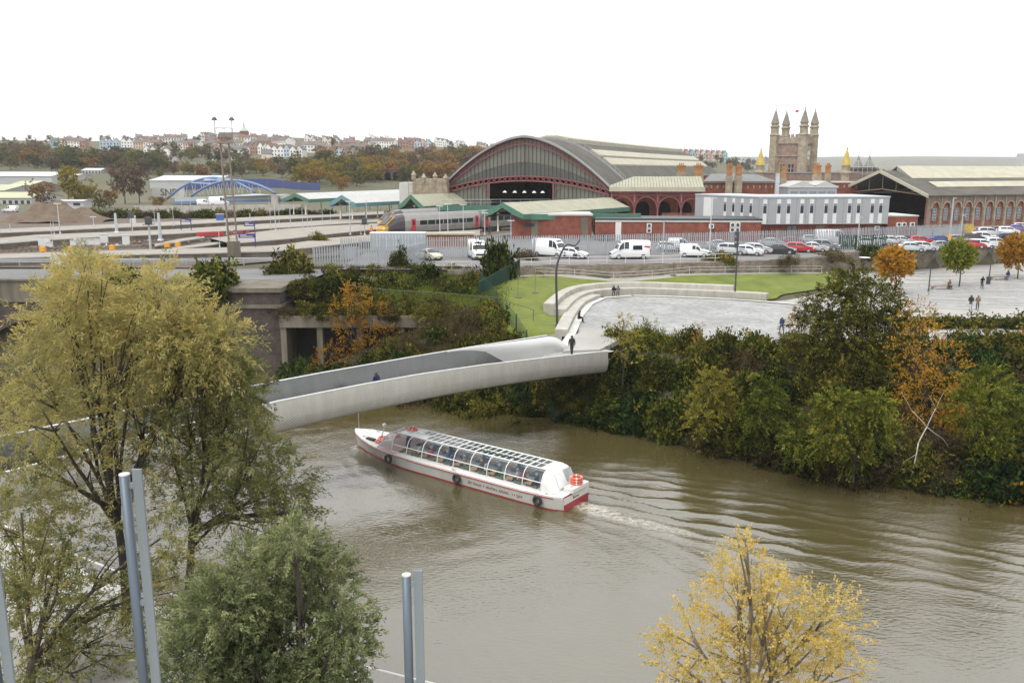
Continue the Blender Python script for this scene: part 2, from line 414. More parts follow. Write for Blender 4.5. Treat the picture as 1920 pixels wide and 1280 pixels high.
# ---------------------------------------------------------------- river
def water_material():
    m = bpy.data.materials.new('river_water'); m.use_nodes = True; n = m.node_tree; b = n.nodes['Principled BSDF']; l = n.links.new
    b.inputs['Roughness'].default_value = .07; b.inputs['IOR'].default_value = 2.5
    tc = n.nodes.new('ShaderNodeTexCoord'); mp = n.nodes.new('ShaderNodeMapping'); l(tc.outputs['Object'], mp.inputs[0])
    mp.inputs['Rotation'].default_value = (0, 0, R(35)); mp.inputs['Scale'].default_value = (1, 2.0, 1)
    n1 = n.nodes.new('ShaderNodeTexNoise'); n1.inputs['Scale'].default_value = 2.6; n1.inputs['Detail'].default_value = 5; l(mp.outputs[0], n1.inputs['Vector'])
    n2 = n.nodes.new('ShaderNodeTexNoise'); n2.inputs['Scale'].default_value = .06; n2.inputs['Detail'].default_value = 3; l(tc.outputs['Object'], n2.inputs['Vector'])
    mr = n.nodes.new('ShaderNodeMapRange'); mr.inputs[1].default_value = .35; mr.inputs[2].default_value = .65; mr.inputs[3].default_value = .15; mr.inputs[4].default_value = 1.0
    l(n2.outputs[0], mr.inputs[0])
    bp = n.nodes.new('ShaderNodeBump'); bp.inputs['Distance'].default_value = .06; l(n1.outputs[0], bp.inputs['Height']); l(mr.outputs[0], bp.inputs['Strength'])
    l(bp.outputs[0], b.inputs['Normal'])
    fo = n.nodes.new('ShaderNodeAttribute'); fo.attribute_name = 'foam'
    n3 = n.nodes.new('ShaderNodeTexNoise'); n3.inputs['Scale'].default_value = 2.6; n3.inputs['Detail'].default_value = 8; n3.inputs['Roughness'].default_value = .75; l(tc.outputs['Object'], n3.inputs['Vector'])
    m2 = n.nodes.new('ShaderNodeMapRange'); m2.inputs[1].default_value = .38; m2.inputs[2].default_value = .62; l(n3.outputs[0], m2.inputs[0])
    mm = n.nodes.new('ShaderNodeMath'); mm.operation = 'MULTIPLY'; l(fo.outputs['Fac'], mm.inputs[0]); l(m2.outputs[0], mm.inputs[1]); mm.use_clamp = True
    n4 = n.nodes.new('ShaderNodeTexNoise'); n4.inputs['Scale'].default_value = .05; n4.inputs['Detail'].default_value = 4; l(tc.outputs['Object'], n4.inputs['Vector'])
    silt = n.nodes.new('ShaderNodeMix'); silt.data_type = 'RGBA'; l(n4.outputs[0], silt.inputs[0])
    silt.inputs[6].default_value = (.062,.049,.017,1); silt.inputs[7].default_value = (.086,.071,.030,1)
    mx = n.nodes.new('ShaderNodeMix'); mx.data_type = 'RGBA'; l(mm.outputs[0], mx.inputs[0]); l(silt.outputs[2], mx.inputs[6]); mx.inputs[7].default_value = (.62,.58,.48,1)
    l(mx.outputs[2], b.inputs['Base Color'])
    r2 = n.nodes.new('ShaderNodeMapRange'); r2.inputs[3].default_value = .07; r2.inputs[4].default_value = .6; l(mm.outputs[0], r2.inputs[0]); l(r2.outputs[0], b.inputs['Roughness'])
    M['river_water'] = m
water_material()
BOW = Vector((-12.3, 65.0, 0)); STERN = Vector((4.2, 52.7, 0)); BU = (BOW-STERN).normalized(); BN = Vector((-BU.y, BU.x, 0))
if BN.y > 0: BN = -BN                                   # towards the camera side
wx = ax(-48, 62, .22, -260, 300, 1.3); wy = ax(22, 92, .2, -40, 130, 1.3)
X, Y = np.meshgrid(wx, wy); Z = np.zeros_like(X)
for k in range(22):
    a_ = R(-100)+nr.normal()*.55; lam = .7+2.2*nr.rand(); am = .0011*lam**1.0
    Z += am*np.sin(2*np.pi*(X*math.cos(a_)+Y*math.sin(a_))/lam+nr.rand()*6.28)
patch = .45+.55*(.5+.5*np.sin(X*.11+1.7*np.sin(Y*.07))*np.sin(Y*.13+.8*np.sin(X*.09)))
Z *= patch
foam = np.zeros_like(X)
a = -((X-BOW.x)*BU.x+(Y-BOW.y)*BU.y); bb = (X-BOW.x)*BN.x+(Y-BOW.y)*BN.y      # a: metres behind the bow, b: towards camera
for sg, org, ang, lam, amp, wdt in ((-1, 16.5, 12, 1.25, .19, 3.4), (1, 17, 14, 1.5, .06, 2.4), (1, -.5, 30, 1.1, .05, 1.0), (-1, -.5, 24, 1.1, .035, 1.0)):
    aa = a-org; b_ = sg*bb; on = sm(0, 3, aa); far = np.exp(-np.maximum(aa, 0)/38.)
    lat = b_-aa*math.tan(R(ang))-1.2
    wob = .35*np.sin(aa*.23+lat*.5)+.18*np.sin(aa*.9+lat*1.3)+.1*np.sin(aa*2.3-lat)
    ph = np.pi*(lat+wob)/(lam*(1+.012*np.maximum(aa, 0))); crestf = np.exp(-(np.sin(ph)/.42)**2)-.35
    mod = .6+.4*np.sin(aa*.27+1.7*np.floor(ph/np.pi+.5))*(.7+.3*np.sin(aa*1.1+2.3*np.floor(ph/np.pi+.5)))
    Z += on*far*amp*1.3*mod*crestf*np.exp(-(lat/(wdt+aa*.10))**2)*(b_ > -2)
st = a-20.3; trail = sm(0, .6, st)*np.exp(-np.maximum(st, 0)/4.2)*np.exp(-(bb/(.55+.05*np.maximum(st, 0)))**2)
foam += 1.5*trail; Z += .02*trail*np.sin(X*9+Y*3)*np.cos(Y*8)
edge = np.exp(-((np.abs(bb)-.35-.42*np.maximum(a, 0)**.8)/.28)**2)*sm(-.6, .3, a)*np.exp(-np.maximum(a, 0)/2.4)
foam += .75*edge; Z += .05*edge
struct(link('river', grid_mesh('river', X, Y, Z, 'river_water', attrs={'foam': foam})))

# ---------------------------------------------------------------- plaza, lawn, paths
def sheet(name, m, fx, fy0, fy1, nx, ny, zoff, z=None):
    xs = np.linspace(fx[0], fx[1], nx); T = np.linspace(0, 1, ny)
    X = np.repeat(xs[None], ny, 0); y0 = fy0(xs); y1 = fy1(xs); Y = y0[None]+(y1-y0)[None]*T[:, None]
    Z = H0(X, Y)+zoff if z is None else np.full_like(X, z)
    return struct(link(name, grid_mesh(name, X, Y, Z, m)))
def lawn_front(x): return np.interp(x, [2.0,arx[0],arx[1],arx[2],arx[3],arx[4],arx[5],arx[6],arx[7],arx[8],50], [78,ary[0]+1.5,ary[1]+2.5,ary[2]+3,ary[3]+3,ary[4]+3,ary[5]+3,ary[6]+3,ary[7]+2.5,ary[8]+1,118])
lawn_o = sheet('lawn', 'lawn', (-3, 46), lambda x: np.maximum(lawn_front(x), y_fb(x)+5), lambda x: y_w(x)-1.3, 70, 40, .03)
def crest(x): return np.maximum(y_fb(x)+np.interp(x, [-5,10,20,35,55,100], [9,10.3,13,21,30,38]), 0)
xs = np.linspace(5.2, 130, 170)
sheet('plaza_setts', 'setts', (5.2, 34), lambda x: crest(x), lambda x: np.interp(x, arx+[60], ary+[104])+.05, 60, 40, .005)
sheet('plaza_paving', 'paving', (27, 31.2), lambda x: crest(x), lambda x: np.interp(x, arx, ary)+.8, 16, 50, -.012); sheet('plaza_paving', 'paving', (31.2, 140), lambda x: crest(x), lambda x: np.minimum(y_w(x)+.1, np.interp(x, [31.2,34.5,50,52], [ary[-1]+3.2,ary[-1]+4.5,119,300])), 110, 60, -.012)
sheet('path', 'paving', (-3, 46), lambda x: y_w(x)-1.3, lambda x: y_w(x)+.1, 60, 4, .03)
pf = MB()                                               # pale apron at the bridge foot
pf.prism([(4.4,72.6),(7.7,73.3),(10.6,79),(9.6,82.5),(7.4,83.5),(5.6,79.0)], 5.6, PLZ+.03)
struct(pf.build('bridge_apron', 'paving'))
kb = MB()                                               # white band round the setts
for i in range(len(AR)-1):
    p, q = AR[i], AR[i+1]; d = (q-p).normalized(); nn = Vector((-d.y, d.x, 0))
    kb.quad(p+Vector((0,0,.055))-nn*.05, q+Vector((0,0,.055))-nn*.05, q+nn*.75+Vector((0,0,.055)), p+nn*.75+Vector((0,0,.055)))
kb.build('band_kerb', 'paving_strip')['kind'] = 'structure'
# curved benches
amp = thing('curved_bench', 'tiered curved pale concrete bench between the setts and the lawn', 'bench', (0,0,0))
def tier(pts, off, wd, z0, z1):
    P = [Vector((p.x, p.y, 0)) for p in pts]; fine = []
    for i in range(len(P)-1):
        for t in np.linspace(0, 1, 6, endpoint=False):
            p0 = P[max(i-1, 0)]; p1 = P[i]; p2 = P[i+1]; p3 = P[min(i+2, len(P)-1)]
            fine.append(.5*((2*p1)+(-p0+p2)*t+(2*p0-5*p1+4*p2-p3)*t*t+(-p0+3*p1-3*p2+p3)*t**3))
    fine.append(P[-1]); rings = []
    for i, p in enumerate(fine):
        d = (fine[min(i+1, len(fine)-1)]-fine[max(i-1, 0)]).normalized(); nn = Vector((-d.y, d.x, 0))
        a_, b_ = p+nn*off, p+nn*(off+wd)
        rings.append([(a_.x,a_.y,z0),(b_.x,b_.y,z0),(b_.x,b_.y,z1),(a_.x,a_.y,z1)])
    return bevel(MB().loft(rings).build('tier', 'light_concrete', amp, fix=True), .04)
tier(AR[1:5], .75, 1.25, 5.7, 6.42); tier(AR[2:9], 1.85, 1.3, 5.7, 6.72); tier(AR[2:8], 3.15, 1.2, 5.7, 7.28)
# paving strips of the right-hand plaza
for i in range(12):
    a0 = at(1610+22*i, 512+4*i, 6.05) ; y = 97+3.3*i
    mb = MB(); x0 = 41+i*1.6+6*math.sin(i); n_ = 14; x1 = 118
    for k in range(n_):
        xa = x0+(x1-x0)*k/n_; xb = x0+(x1-x0)*(k+1)/n_
        def yy(x): return y+(x-60)*.12
        ya, yb = yy(xa), yy(xb)
        if yb > float(y_w(xb))-1 or ya < crest(np.array([xa]))[0]+.5: continue
        za, zb = float(H0(xa, ya))+.024, float(H0(xb, yb))+.024
        mb.quad((xa,ya,za),(xb,yb,zb),(xb,yb+.55,zb),(xa,ya+.55,za))
    if mb.f: struct(mb.build('paving_band', 'paving_strip'))
sx = np.linspace(44, 118, 60)
for i in range(11):                                     # setts between the bands
    y = 97.75+3.3*i; V = []
    mb = MB(); x0 = 46+i*1.4
    for k in range(24):
        xa = x0+(116-x0)*k/24; xb = x0+(116-x0)*(k+1)/24; ya = y+(xa-60)*.12; yb = y+(xb-60)*.12
        if yb > float(y_w(xb))-3.5 or ya < crest(np.array([xa]))[0]+.5: continue
        za, zb = float(H0(xa, ya))+.019, float(H0(xb, yb))+.019
        mb.quad((xa,ya,za),(xb,yb,zb),(xb,yb+2.3,zb),(xa,ya+2.3,za))
    if mb.f: struct(mb.build('setts_panel', 'setts'))

# ---------------------------------------------------------------- car park, road, track bed
xs = np.linspace(-22, 330, 120)
cp = MB(); cp.quad(*([(x, float(y_w(x))+.35, CARP) for x in xs]+[(330,330,CARP),(60,235,CARP),(10,190,CARP),(-22,128,CARP)]))
struct(cp.build('car_park', 'asphalt'))
rd = MB(); rd.quad((-220,97.5,9.32),(-23,95.5,9.32),(-21.8,106.5,9.32),(-60,106.5,9.32),(-220,108.5,9.32)); struct(rd.build('road', 'road_asphalt'))
tb = MB(); tb.quad((-420,112,9.26),(-40,108.3,9.26),(-21.8,128,9.26),(10,190,9.26),(60,235,9.26),(40,330,9.26),(-420,330,9.26)); struct(tb.build('track_bed', 'ballast'))

# retaining wall below the car park
rw = thing('retaining_wall', 'long weathered stone retaining wall below the car park', 'wall', (0,0,0))
xs = [x for x in np.linspace(-6, 140, 90)]
def wall_strip(name, xa, xb, m, top, thick, parent, n=40, base=-.6):
    rings = []
    for x in np.linspace(xa, xb, n):
        y = float(y_w(x)); z0 = float(z_w(x))+base; z1 = top(x)
        rings.append([(x,y-.15,z0),(x,y+thick,z0),(x,y+thick,z1),(x,y-.15,z1)])
    return MB().loft(rings).build(name, m, parent, fix=True)
wall_strip('stone_face', -8, 48, 'rubble', lambda x: 9.28+.12*math.sin(x*.9)*math.sin(x*.37), .5, rw)
wall_strip('tall_stone_face', 48.02, 150, 'rubble', lambda x: 9.75-.006*(x-48), .5, rw, 50)
# ================================================================ footbridge of perforated steel
def steel_material(name, c1, c2, dots=True, metal=.75, rough=.38, hole=(.20,.195,.18)):
    m = bpy.data.materials.new(name); m.use_nodes = True; n = m.node_tree; b = n.nodes['Principled BSDF']; l = n.links.new
    uv = n.nodes.new('ShaderNodeUVMap'); uv.uv_map = 'uv'
    no = n.nodes.new('ShaderNodeTexNoise'); no.inputs['Scale'].default_value = .5; no.inputs['Detail'].default_value = 4; l(uv.outputs[0], no.inputs['Vector'])
    mx = n.nodes.new('ShaderNodeMix'); mx.data_type = 'RGBA'; mx.inputs[6].default_value = c1+(1,); mx.inputs[7].default_value = c2+(1,); l(no.outputs[0], mx.inputs[0])
    b.inputs['Metallic'].default_value = metal; b.inputs['Roughness'].default_value = rough
    ms = n.nodes.new('ShaderNodeMapping'); ms.inputs['Scale'].default_value = (1.1,.3,1); l(uv.outputs[0], ms.inputs[0])
    ns = n.nodes.new('ShaderNodeTexNoise'); ns.inputs['Scale'].default_value = 1.6; ns.inputs['Detail'].default_value = 6; l(ms.outputs[0], ns.inputs['Vector'])
    rs2 = n.nodes.new('ShaderNodeMapRange'); rs2.inputs[1].default_value = .35; rs2.inputs[2].default_value = .7; rs2.inputs[3].default_value = .88; rs2.inputs[4].default_value = 1.04; l(ns.outputs[0], rs2.inputs[0])
    mg = n.nodes.new('ShaderNodeMix'); mg.data_type = 'RGBA'; mg.blend_type = 'MULTIPLY'; mg.inputs[0].default_value = 1; l(mx.outputs[2], mg.inputs[6]); l(rs2.outputs[0], mg.inputs[7])
    out = mg.outputs[2]
    if dots:
        mp = n.nodes.new('ShaderNodeMapping'); mp.inputs['Rotation'].default_value = (0,0,R(45)); mp.inputs['Scale'].default_value = (7.4,7.4,1); l(uv.outputs[0], mp.inputs[0])
        vo = n.nodes.new('ShaderNodeTexVoronoi'); vo.voronoi_dimensions = '2D'; vo.inputs['Randomness'].default_value = 0; vo.inputs['Scale'].default_value = 1; l(mp.outputs[0], vo.inputs['Vector'])
        n2 = n.nodes.new('ShaderNodeTexNoise'); n2.inputs['Scale'].default_value = .35; l(uv.outputs[0], n2.inputs['Vector'])
        sp = n.nodes.new('ShaderNodeSeparateXYZ'); l(uv.outputs[0], sp.inputs[0])
        vr = n.nodes.new('ShaderNodeMapRange'); vr.inputs[1].default_value = 0; vr.inputs[2].default_value = 1.9; vr.inputs[3].default_value = .30; vr.inputs[4].default_value = .16; l(sp.outputs[1], vr.inputs[0])
        lt = n.nodes.new('ShaderNodeMath'); lt.operation = 'LESS_THAN'; l(vo.outputs['Distance'], lt.inputs[0]); l(vr.outputs[0], lt.inputs[1])
        m2 = n.nodes.new('ShaderNodeMix'); m2.data_type = 'RGBA'; l(lt.outputs[0], m2.inputs[0]); l(out, m2.inputs[6]); m2.inputs[7].default_value = hole+(1,); out = m2.outputs[2]
        mm = n.nodes.new('ShaderNodeMath'); mm.operation = 'MULTIPLY_ADD'; l(lt.outputs[0], mm.inputs[0]); mm.inputs[1].default_value = -metal; mm.inputs[2].default_value = metal; l(mm.outputs[0], b.inputs['Metallic'])
    l(out, b.inputs['Base Color'])
    bp = n.nodes.new('ShaderNodeBump'); bp.inputs['Strength'].default_value = .12; bp.inputs['Distance'].default_value = .2; l(no.outputs[0], bp.inputs['Height']); l(bp.outputs[0], b.inputs['Normal'])
    M[name] = m
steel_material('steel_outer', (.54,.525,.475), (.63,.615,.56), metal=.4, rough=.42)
steel_material('steel_inner', (.12,.125,.122), (.19,.19,.185), metal=.9, rough=.25, hole=(.07,.07,.068))  # inner faces coloured darker to imitate steel reflecting dark surroundings
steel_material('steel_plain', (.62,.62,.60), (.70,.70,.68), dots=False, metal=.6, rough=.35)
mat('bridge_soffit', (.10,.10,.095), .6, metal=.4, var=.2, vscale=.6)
mat('bridge_deck', (.30,.30,.29), .7, var=.15, vscale=1.5)
BA = Vector((7.53,71.5,0)); BD = (Vector((-25.33,42.06,0))-BA).normalized(); BP = Vector((BD.y, -BD.x, 0))
if BP.y < 0: BP = -BP                                   # away from the camera
bridge = thing('footbridge', 'silver perforated steel footbridge curving low over the river', 'bridge', (0,0,0))
def zsof(s): return 4.3+1.06*(1-((s-22)/22)**2) if abs(s-22) < 30 else 4.3+1.06*(1-(30/22)**2)
def ztopF(s): return np.interp(s, [-1,0,6.8,13,19,23.5,30,41,44.5,54], [6.1,6.2,6.66,7.05,7.28,7.33,7.3,6.62,6.35,5.9])
def ztopB(s): return np.interp(s, [-2,4,10,16,24,34,46,54], [7.2,7.28,7.38,7.42,7.42,7.3,6.95,6.6])
def strip(name, m, s0, s1, prof, n=60, smooth=True):    # prof(s) -> list of (offset, z); joined into one skin with uv in metres
    me = bpy.data.meshes.new(name); V = []; UV = []; Fc = []
    ss = np.linspace(s0, s1, n); k = len(prof(s0))
    for s in ss:
        pr = prof(s); acc = 0
        for j, (o_, z) in enumerate(pr):
            if j: acc += math.hypot(o_-pr[j-1][0], z-pr[j-1][1])
            p = BA+BD*s+BP*o_; V.append((p.x, p.y, z)); UV.append((s, acc))
    for i in range(n-1):
        for j in range(k-1): Fc.append((i*k+j, (i+1)*k+j, (i+1)*k+j+1, i*k+j+1))
    me.from_pydata(V, [], Fc); u = me.uv_layers.new(name='uv')
    for lp in me.loops: u.data[lp.index].uv = UV[lp.vertex_index]
    me.materials.append(M[m])
    if smooth: me.shade_smooth()
    return link(name, me, bridge)
W_ = 4.5
strip('outer_parapet', 'steel_outer', -1, 54, lambda s: [(.25, zsof(s)), (0, zsof(s)+.25), (-.12, zsof(s)+.9), (-.02, float(ztopF(s)))])
strip('outer_parapet', 'steel_outer', 0, 54, lambda s: [(W_-.25, zsof(s)), (W_+.25, zsof(s)+.3), (W_+.35, zsof(s)+1), (W_+.02, float(ztopB(s)))])
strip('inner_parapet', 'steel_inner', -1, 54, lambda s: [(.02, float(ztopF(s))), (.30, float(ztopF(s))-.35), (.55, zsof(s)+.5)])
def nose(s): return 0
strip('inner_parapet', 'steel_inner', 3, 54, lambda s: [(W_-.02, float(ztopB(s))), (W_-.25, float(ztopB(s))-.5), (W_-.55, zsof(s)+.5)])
strip('deck', 'bridge_deck', -2.5, 55, lambda s: [(.5, max(zsof(s)+.49, 5.9-.03*abs(s)) if s < 4 else zsof(s)+.49), (W_-.5, max(zsof(s)+.49, 5.9-.03*abs(s)) if s < 4 else zsof(s)+.49)])
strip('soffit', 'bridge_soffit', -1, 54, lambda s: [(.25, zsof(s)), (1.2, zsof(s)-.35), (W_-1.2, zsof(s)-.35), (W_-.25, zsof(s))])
strip('handrail', 'steel_plain', -1, 54, lambda s: [(-.05, float(ztopF(s))), (-.03, float(ztopF(s))+.05), (.06, float(ztopF(s))+.05), (.07, float(ztopF(s)))])
strip('handrail', 'steel_plain', 2, 54, lambda s: [(W_-.07, float(ztopB(s))), (W_-.05, float(ztopB(s))+.05), (W_+.05, float(ztopB(s))+.05), (W_+.07, float(ztopB(s)))])
# bulging rounded end of the far parapet
rings = []
for s in np.linspace(13, -.2, 26):
    t = (13-s)/13.2; half = .02+.55*sm(0, 1, t); zt = float(ztopB(s)); zb = zsof(s)+.5
    if t > .80: zt = zb+(zt-zb)*math.sqrt(max(0, 1-((t-.80)/.2)**2))
    rg = []
    for j in range(14):
        a_ = math.pi*j/13; o_ = W_-.03+math.cos(a_)*half-half*.9; z = zb+(zt-zb)*(math.sin(a_)**.6)
        p = BA+BD*s+BP*o_; rg.append((p.x, p.y, z))
    rings.append(rg)
MB().loft(rings, closed=False).build('parapet_end', 'steel_plain', bridge, True)
ab = MB()
P4 = [BA+BD*(-2.5)+BP*(.5), BA+BD*(-2.5)+BP*(W_-.5), BA+BD*(-7)+BP*(W_+2), BA+BD*(-7)+BP*(-2)]
ab.prism([(p.x, p.y) for p in P4], -1, 4.2); ab.build('abutment', 'dark_brick', bridge, fix=True)  # dark brick colour stands in for the shadow at the bridge end
for s in np.arange(2, 54, 4.0):
    pr_ = [(.0,zsof(s)+.25),(-.12,zsof(s)+.9),(-.02,float(ztopF(s)))]; k = MB()
    for j in range(2):
        a_ = BA+BD*s+BP*(pr_[j][0]-.004); b_ = BA+BD*s+BP*(pr_[j+1][0]-.004); k.bar((a_.x,a_.y,pr_[j][1]), (b_.x,b_.y,pr_[j+1][1]), .03, .012)
    k.build('panel_joint', 'galv', bridge)
# ---------------------------------------------------------------- near quay with coping stones
stone_material('quay_stone', (.30,.27,.22), (.22,.20,.165), (.16,.145,.12), .9, .8, .4)
qw = thing('quay_wall', 'grey stone quay wall with pale coping on the near bank', 'wall', (0,0,0))
qx = [-120,-70,-45,-30,-20.6,-12.7,-4.8,5,20,60,120]
for i in range(len(qx)-1):
    p = Vector((qx[i], float(y_nb(qx[i])), 0)); q = Vector((qx[i+1], float(y_nb(qx[i+1])), 0)); d = (q-p).normalized(); nn = Vector((-d.y, d.x, 0))
    MB().extr([p+nn*.1-Vector((0,0,2)), q+nn*.1-Vector((0,0,2)), q+nn*.1+Vector((0,0,4.78)), p+nn*.1+Vector((0,0,4.78))], -nn*.9).build('stone_face', 'quay_stone', qw, fix=True)
    if qx[i] < -71 or qx[i] > 10: continue
    ln = (q-p).length; k = max(1, int(ln/1.6))
    for j in range(k):
        a_ = p+d*(ln*j/k+.008); b_ = p+d*(ln*(j+1)/k-.008)
        bevel(MB().extr([a_+nn*.16+Vector((0,0,4.8)), b_+nn*.16+Vector((0,0,4.8)), b_-nn*.5+Vector((0,0,4.8)), a_-nn*.5+Vector((0,0,4.8))], (0,0,.24+.01*rnd.random())).build('coping_stone', 'paving_strip', qw, fix=True), .03)
struct(sheet('quay_path', 'paving', (-110, 60), lambda x: y_nb(x)-14, lambda x: y_nb(x)-.55, 60, 6, 0, z=4.96))
# railing on the quay
qr = thing('quay_railing', 'slim white steel railing along the near quay edge', 'railing', (0,0,0))
mb = MB(); pts = []
for i in range(3, 8):
    p = Vector((qx[i], float(y_nb(qx[i])), 0)); q = Vector((qx[i+1], float(y_nb(qx[i+1])), 0)); k = int((q-p).length/1.8)
    pts += [p+(q-p)*j/k+Vector((0,-.35,4.9)) for j in range(k)]
MB().tube([p+Vector((0,0,1.1)) for p in pts], .035, 6).build('handrail', 'white_paint', qr)
MB().tube([p+Vector((0,0,.6)) for p in pts], .015, 5).build('wire', 'galv', qr)
for p in pts: MB().tube([p, p+Vector((0,0,1.1))], .025, 5).build('post', 'galv', qr)

# ================================================================ old river bridge and brick pier on the left
ob = thing('river_bridge', 'dark brick and stone road bridge with arches behind the yellow willow', 'bridge', (0,0,0))
def arch_wall(x0, x1, y0, y1, z0, z1, arches, n=14):
    """solid wall with arched openings, as a front profile pushed back"""
    mb = MB(); x = x0
    for (a, b, zs, zc) in arches:
        mb.box(x, a, y0, y1, z0, z1)
        top = []
        for j in range(n+1):
            t = math.pi*j/n; top.append(((a+b)/2-(b-a)/2*math.cos(t), zs+(zc-zs)*math.sin(t)))
        for j in range(n):
            (xa, za), (xb, zb) = top[j], top[j+1]
            mb.extr([(xa,y0,za),(xb,y0,zb),(xb,y0,z1),(xa,y0,z1)], (0,y1-y0,0))
        x = b
    mb.box(x, x1, y0, y1, z0, z1)
    return mb
arch_wall(-150, -33.5, 90.6, 97, -2, 7.6, [(-140,-116,2.0,6.3),(-111,-88,2.0,6.3),(-83,-61,2,6.3),(-57,-38,2,6.3)]).build('arch_wall', 'dark_brick', ob, fix=True)
MB().box(-150, -33.5, 90.3, 91.2, 7.62, 9.9).build('parapet', 'old_concrete', ob)
MB().box(-150, -33.5, 90.1, 91.3, 9.92, 10.1).build('coping', 'old_concrete', ob)
MB().box(-150, -22, 96.9, 97.4, -2, 9.2).build('rear_wall', 'dark_brick', ob)  # added dark back closing the arches, imitates the gloom beneath them
MB().box(-150, -33.5, 91.25, 97.4, 9.0, 9.28).build('deck', 'old_concrete', ob)
pr = thing('brick_pier', 'sooty brown brick pier at the end of the old bridge', 'pier', (0,0,0))
pr_m = MB().box(-33.6, -24.6, 89.6, 96.8, -2, 8.81); pr_m.build('shaft', 'dark_brick', pr)
MB().box(-29.6, -24.5, 89.3, 96, -2, 7.1).build('buttress', 'dark_brick', pr)
MB().box(-29.75, -24.35, 89.1, 96, 7.12, 7.5).build('string_course', 'old_concrete', pr)
MB().box(-29.6, -24.5, 89.3, 96, 7.52, 8.8).build('upper_shaft', 'dark_brick', pr)
MB().box(-33.6, -24.3, 89.0, 96.9, 8.82, 9.3).build('cap', 'old_concrete', pr)
mat('undercroft_shade', (.035,.032,.027), .95, var=.3, vscale=.6)  # near-black colour stands in for the shade inside the concrete frame
uc = thing('concrete_frame', 'open stained concrete frame with dark bays under the left bank bushes', 'undercroft', (0,0,0))
MB().box(-24.3, -9.0, 87.8, 89.0, 5.3, 6.5).build('beam', 'old_concrete', uc)
for x in (-24.0, -20.2, -16.0, -11.5): MB().box(x-.3, x+.3, 88.0, 88.8, -.5, 5.28).build('column', 'old_concrete', uc)
MB().box(-24.3, -9.0, 92.5, 93.0, -1, 6.09).build('rear_wall', 'undercroft_shade', uc)
MB().box(-24.3, -9.0, 89.02, 93.6, 6.1, 6.45).build('slab', 'undercroft_shade', uc)
MB().box(-24.3, -23.8, 89.02, 93.5, -1, 6.1).build('side_wall', 'old_concrete', uc)
# ================================================================ station
mat('slate', (.075,.073,.062), .9, spec=.2, color2=(.13,.124,.104), vscale=.22, streak=(1,1,1), bump=.35, bscale=4)
mat('slate_grey', (.17,.175,.17), .7, var=.2, vscale=.4, bump=.2, bscale=4)
mat('cream_sheet', (.44,.42,.33), .8, color2=(.34,.32,.24), vscale=.5)
mat('lead', (.24,.245,.245), .55, var=.12, vscale=.6)
mat('gable_cladding', (.115,.115,.09), .5, color2=(.17,.17,.135), vscale=.5, streak=(1,1,.2))
mat('gable_dark', (.075,.078,.07), .5, var=.12, vscale=.6)
mat('mullion', (.06,.058,.048), .6)
mat('pink_iron', (.22,.072,.07), .55, var=.15, vscale=1)
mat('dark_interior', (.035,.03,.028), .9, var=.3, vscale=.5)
mat('canopy_green', (.06,.155,.105), .55, var=.12, vscale=.8)
mat('canopy_teal', (.10,.22,.24), .55, var=.12, vscale=.8)
mat('canopy_roof', (.36,.35,.265), .7, color2=(.27,.265,.19), vscale=.6, streak=(1,1,1))
mat('canopy_pale', (.43,.43,.415), .6, var=.08, vscale=.6)
mat('cream_iron', (.66,.63,.52), .55, var=.08, vscale=1)
mat('grey_cladding', (.31,.32,.33), .45, var=.05, vscale=.5)
mat('orange_terracotta', (.36,.175,.07), .85, var=.2, vscale=1.5)
mat('yellow_tile', (.40,.31,.07), .8, var=.25, vscale=1.5)
mat('pale_felt', (.48,.475,.45), .8, var=.08, vscale=.5)
mat('sign_blue', (.035,.035,.16), .5); mat('sign_blue_bright', (.05,.10,.35), .5)
mat('lamp_white', (.8,.8,.78), .4, emit=(1,.97,.9,.45))
mat('black', (.02,.02,.022), .5); mat('orange_box', (.75,.34,.03), .6, var=.1); mat('red_paint', (.45,.04,.05), .5, var=.1)
mat('timber', (.22,.16,.10), .85, var=.25, vscale=1.5)
glass('dark_glass', (.03,.036,.042), .06); glass('grey_glass', (.16,.19,.21), .08)

class Curve:                                            # gently curving axis of the big shed
    def __init__(s, p, th, k): s.p = Vector(p); s.th = th; s.k = k
    def at(s, t, o, z):
        n = 24; p = s.p.copy(); 
        for i in range(n):
            a = s.th+s.k*(t*(i+.5)/n); p += Vector((math.sin(a), math.cos(a), 0))*(t/n)
        a = s.th+s.k*t
        q = p+Vector((math.cos(a), -math.sin(a), 0))*o
        return Vector((q.x, q.y, z))
CX = Curve((2.8, 192, 0), R(19.5), R(6)/150)
HW, ZE, ZC = 19.2, 17.5, 28.6
def zarch(o): return ZE+(ZC-ZE)*(1-abs(o/HW)**1.72)
shed = thing('train_shed', 'great arched station train shed with grey slate roof and glazed gable', 'train shed', (0,0,0))
ss = np.linspace(-.6, 155, 34); oo = [HW*math.sin(math.pi/2*t)*1.0 for t in np.linspace(-1, 1, 33)]
rings = [[CX.at(s, o*1.02, zarch(o)) for o in oo] for s in ss]
MB().loft(rings, closed=False).build('roof', 'slate', shed, True)
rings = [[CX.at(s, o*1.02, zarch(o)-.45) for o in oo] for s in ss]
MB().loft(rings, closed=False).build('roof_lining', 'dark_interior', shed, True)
def roof_strip(name, m, s0, s1, o0, o1, lift, n=30, k=4):
    rr = []
    for s in np.linspace(s0, s1, n):
        top = [CX.at(s, o, zarch(o)+lift) for o in np.linspace(o0, o1, k)]
        rr.append([CX.at(s, o0, zarch(o0)-.2)]+top+[CX.at(s, o1, zarch(o1)-.2)])
    return MB().loft(rr).build(name, m, shed, fix=True)
roof_strip('ridge_lantern', 'cream_sheet', 19.5, 150, -4.2, 4.2, 1.05)
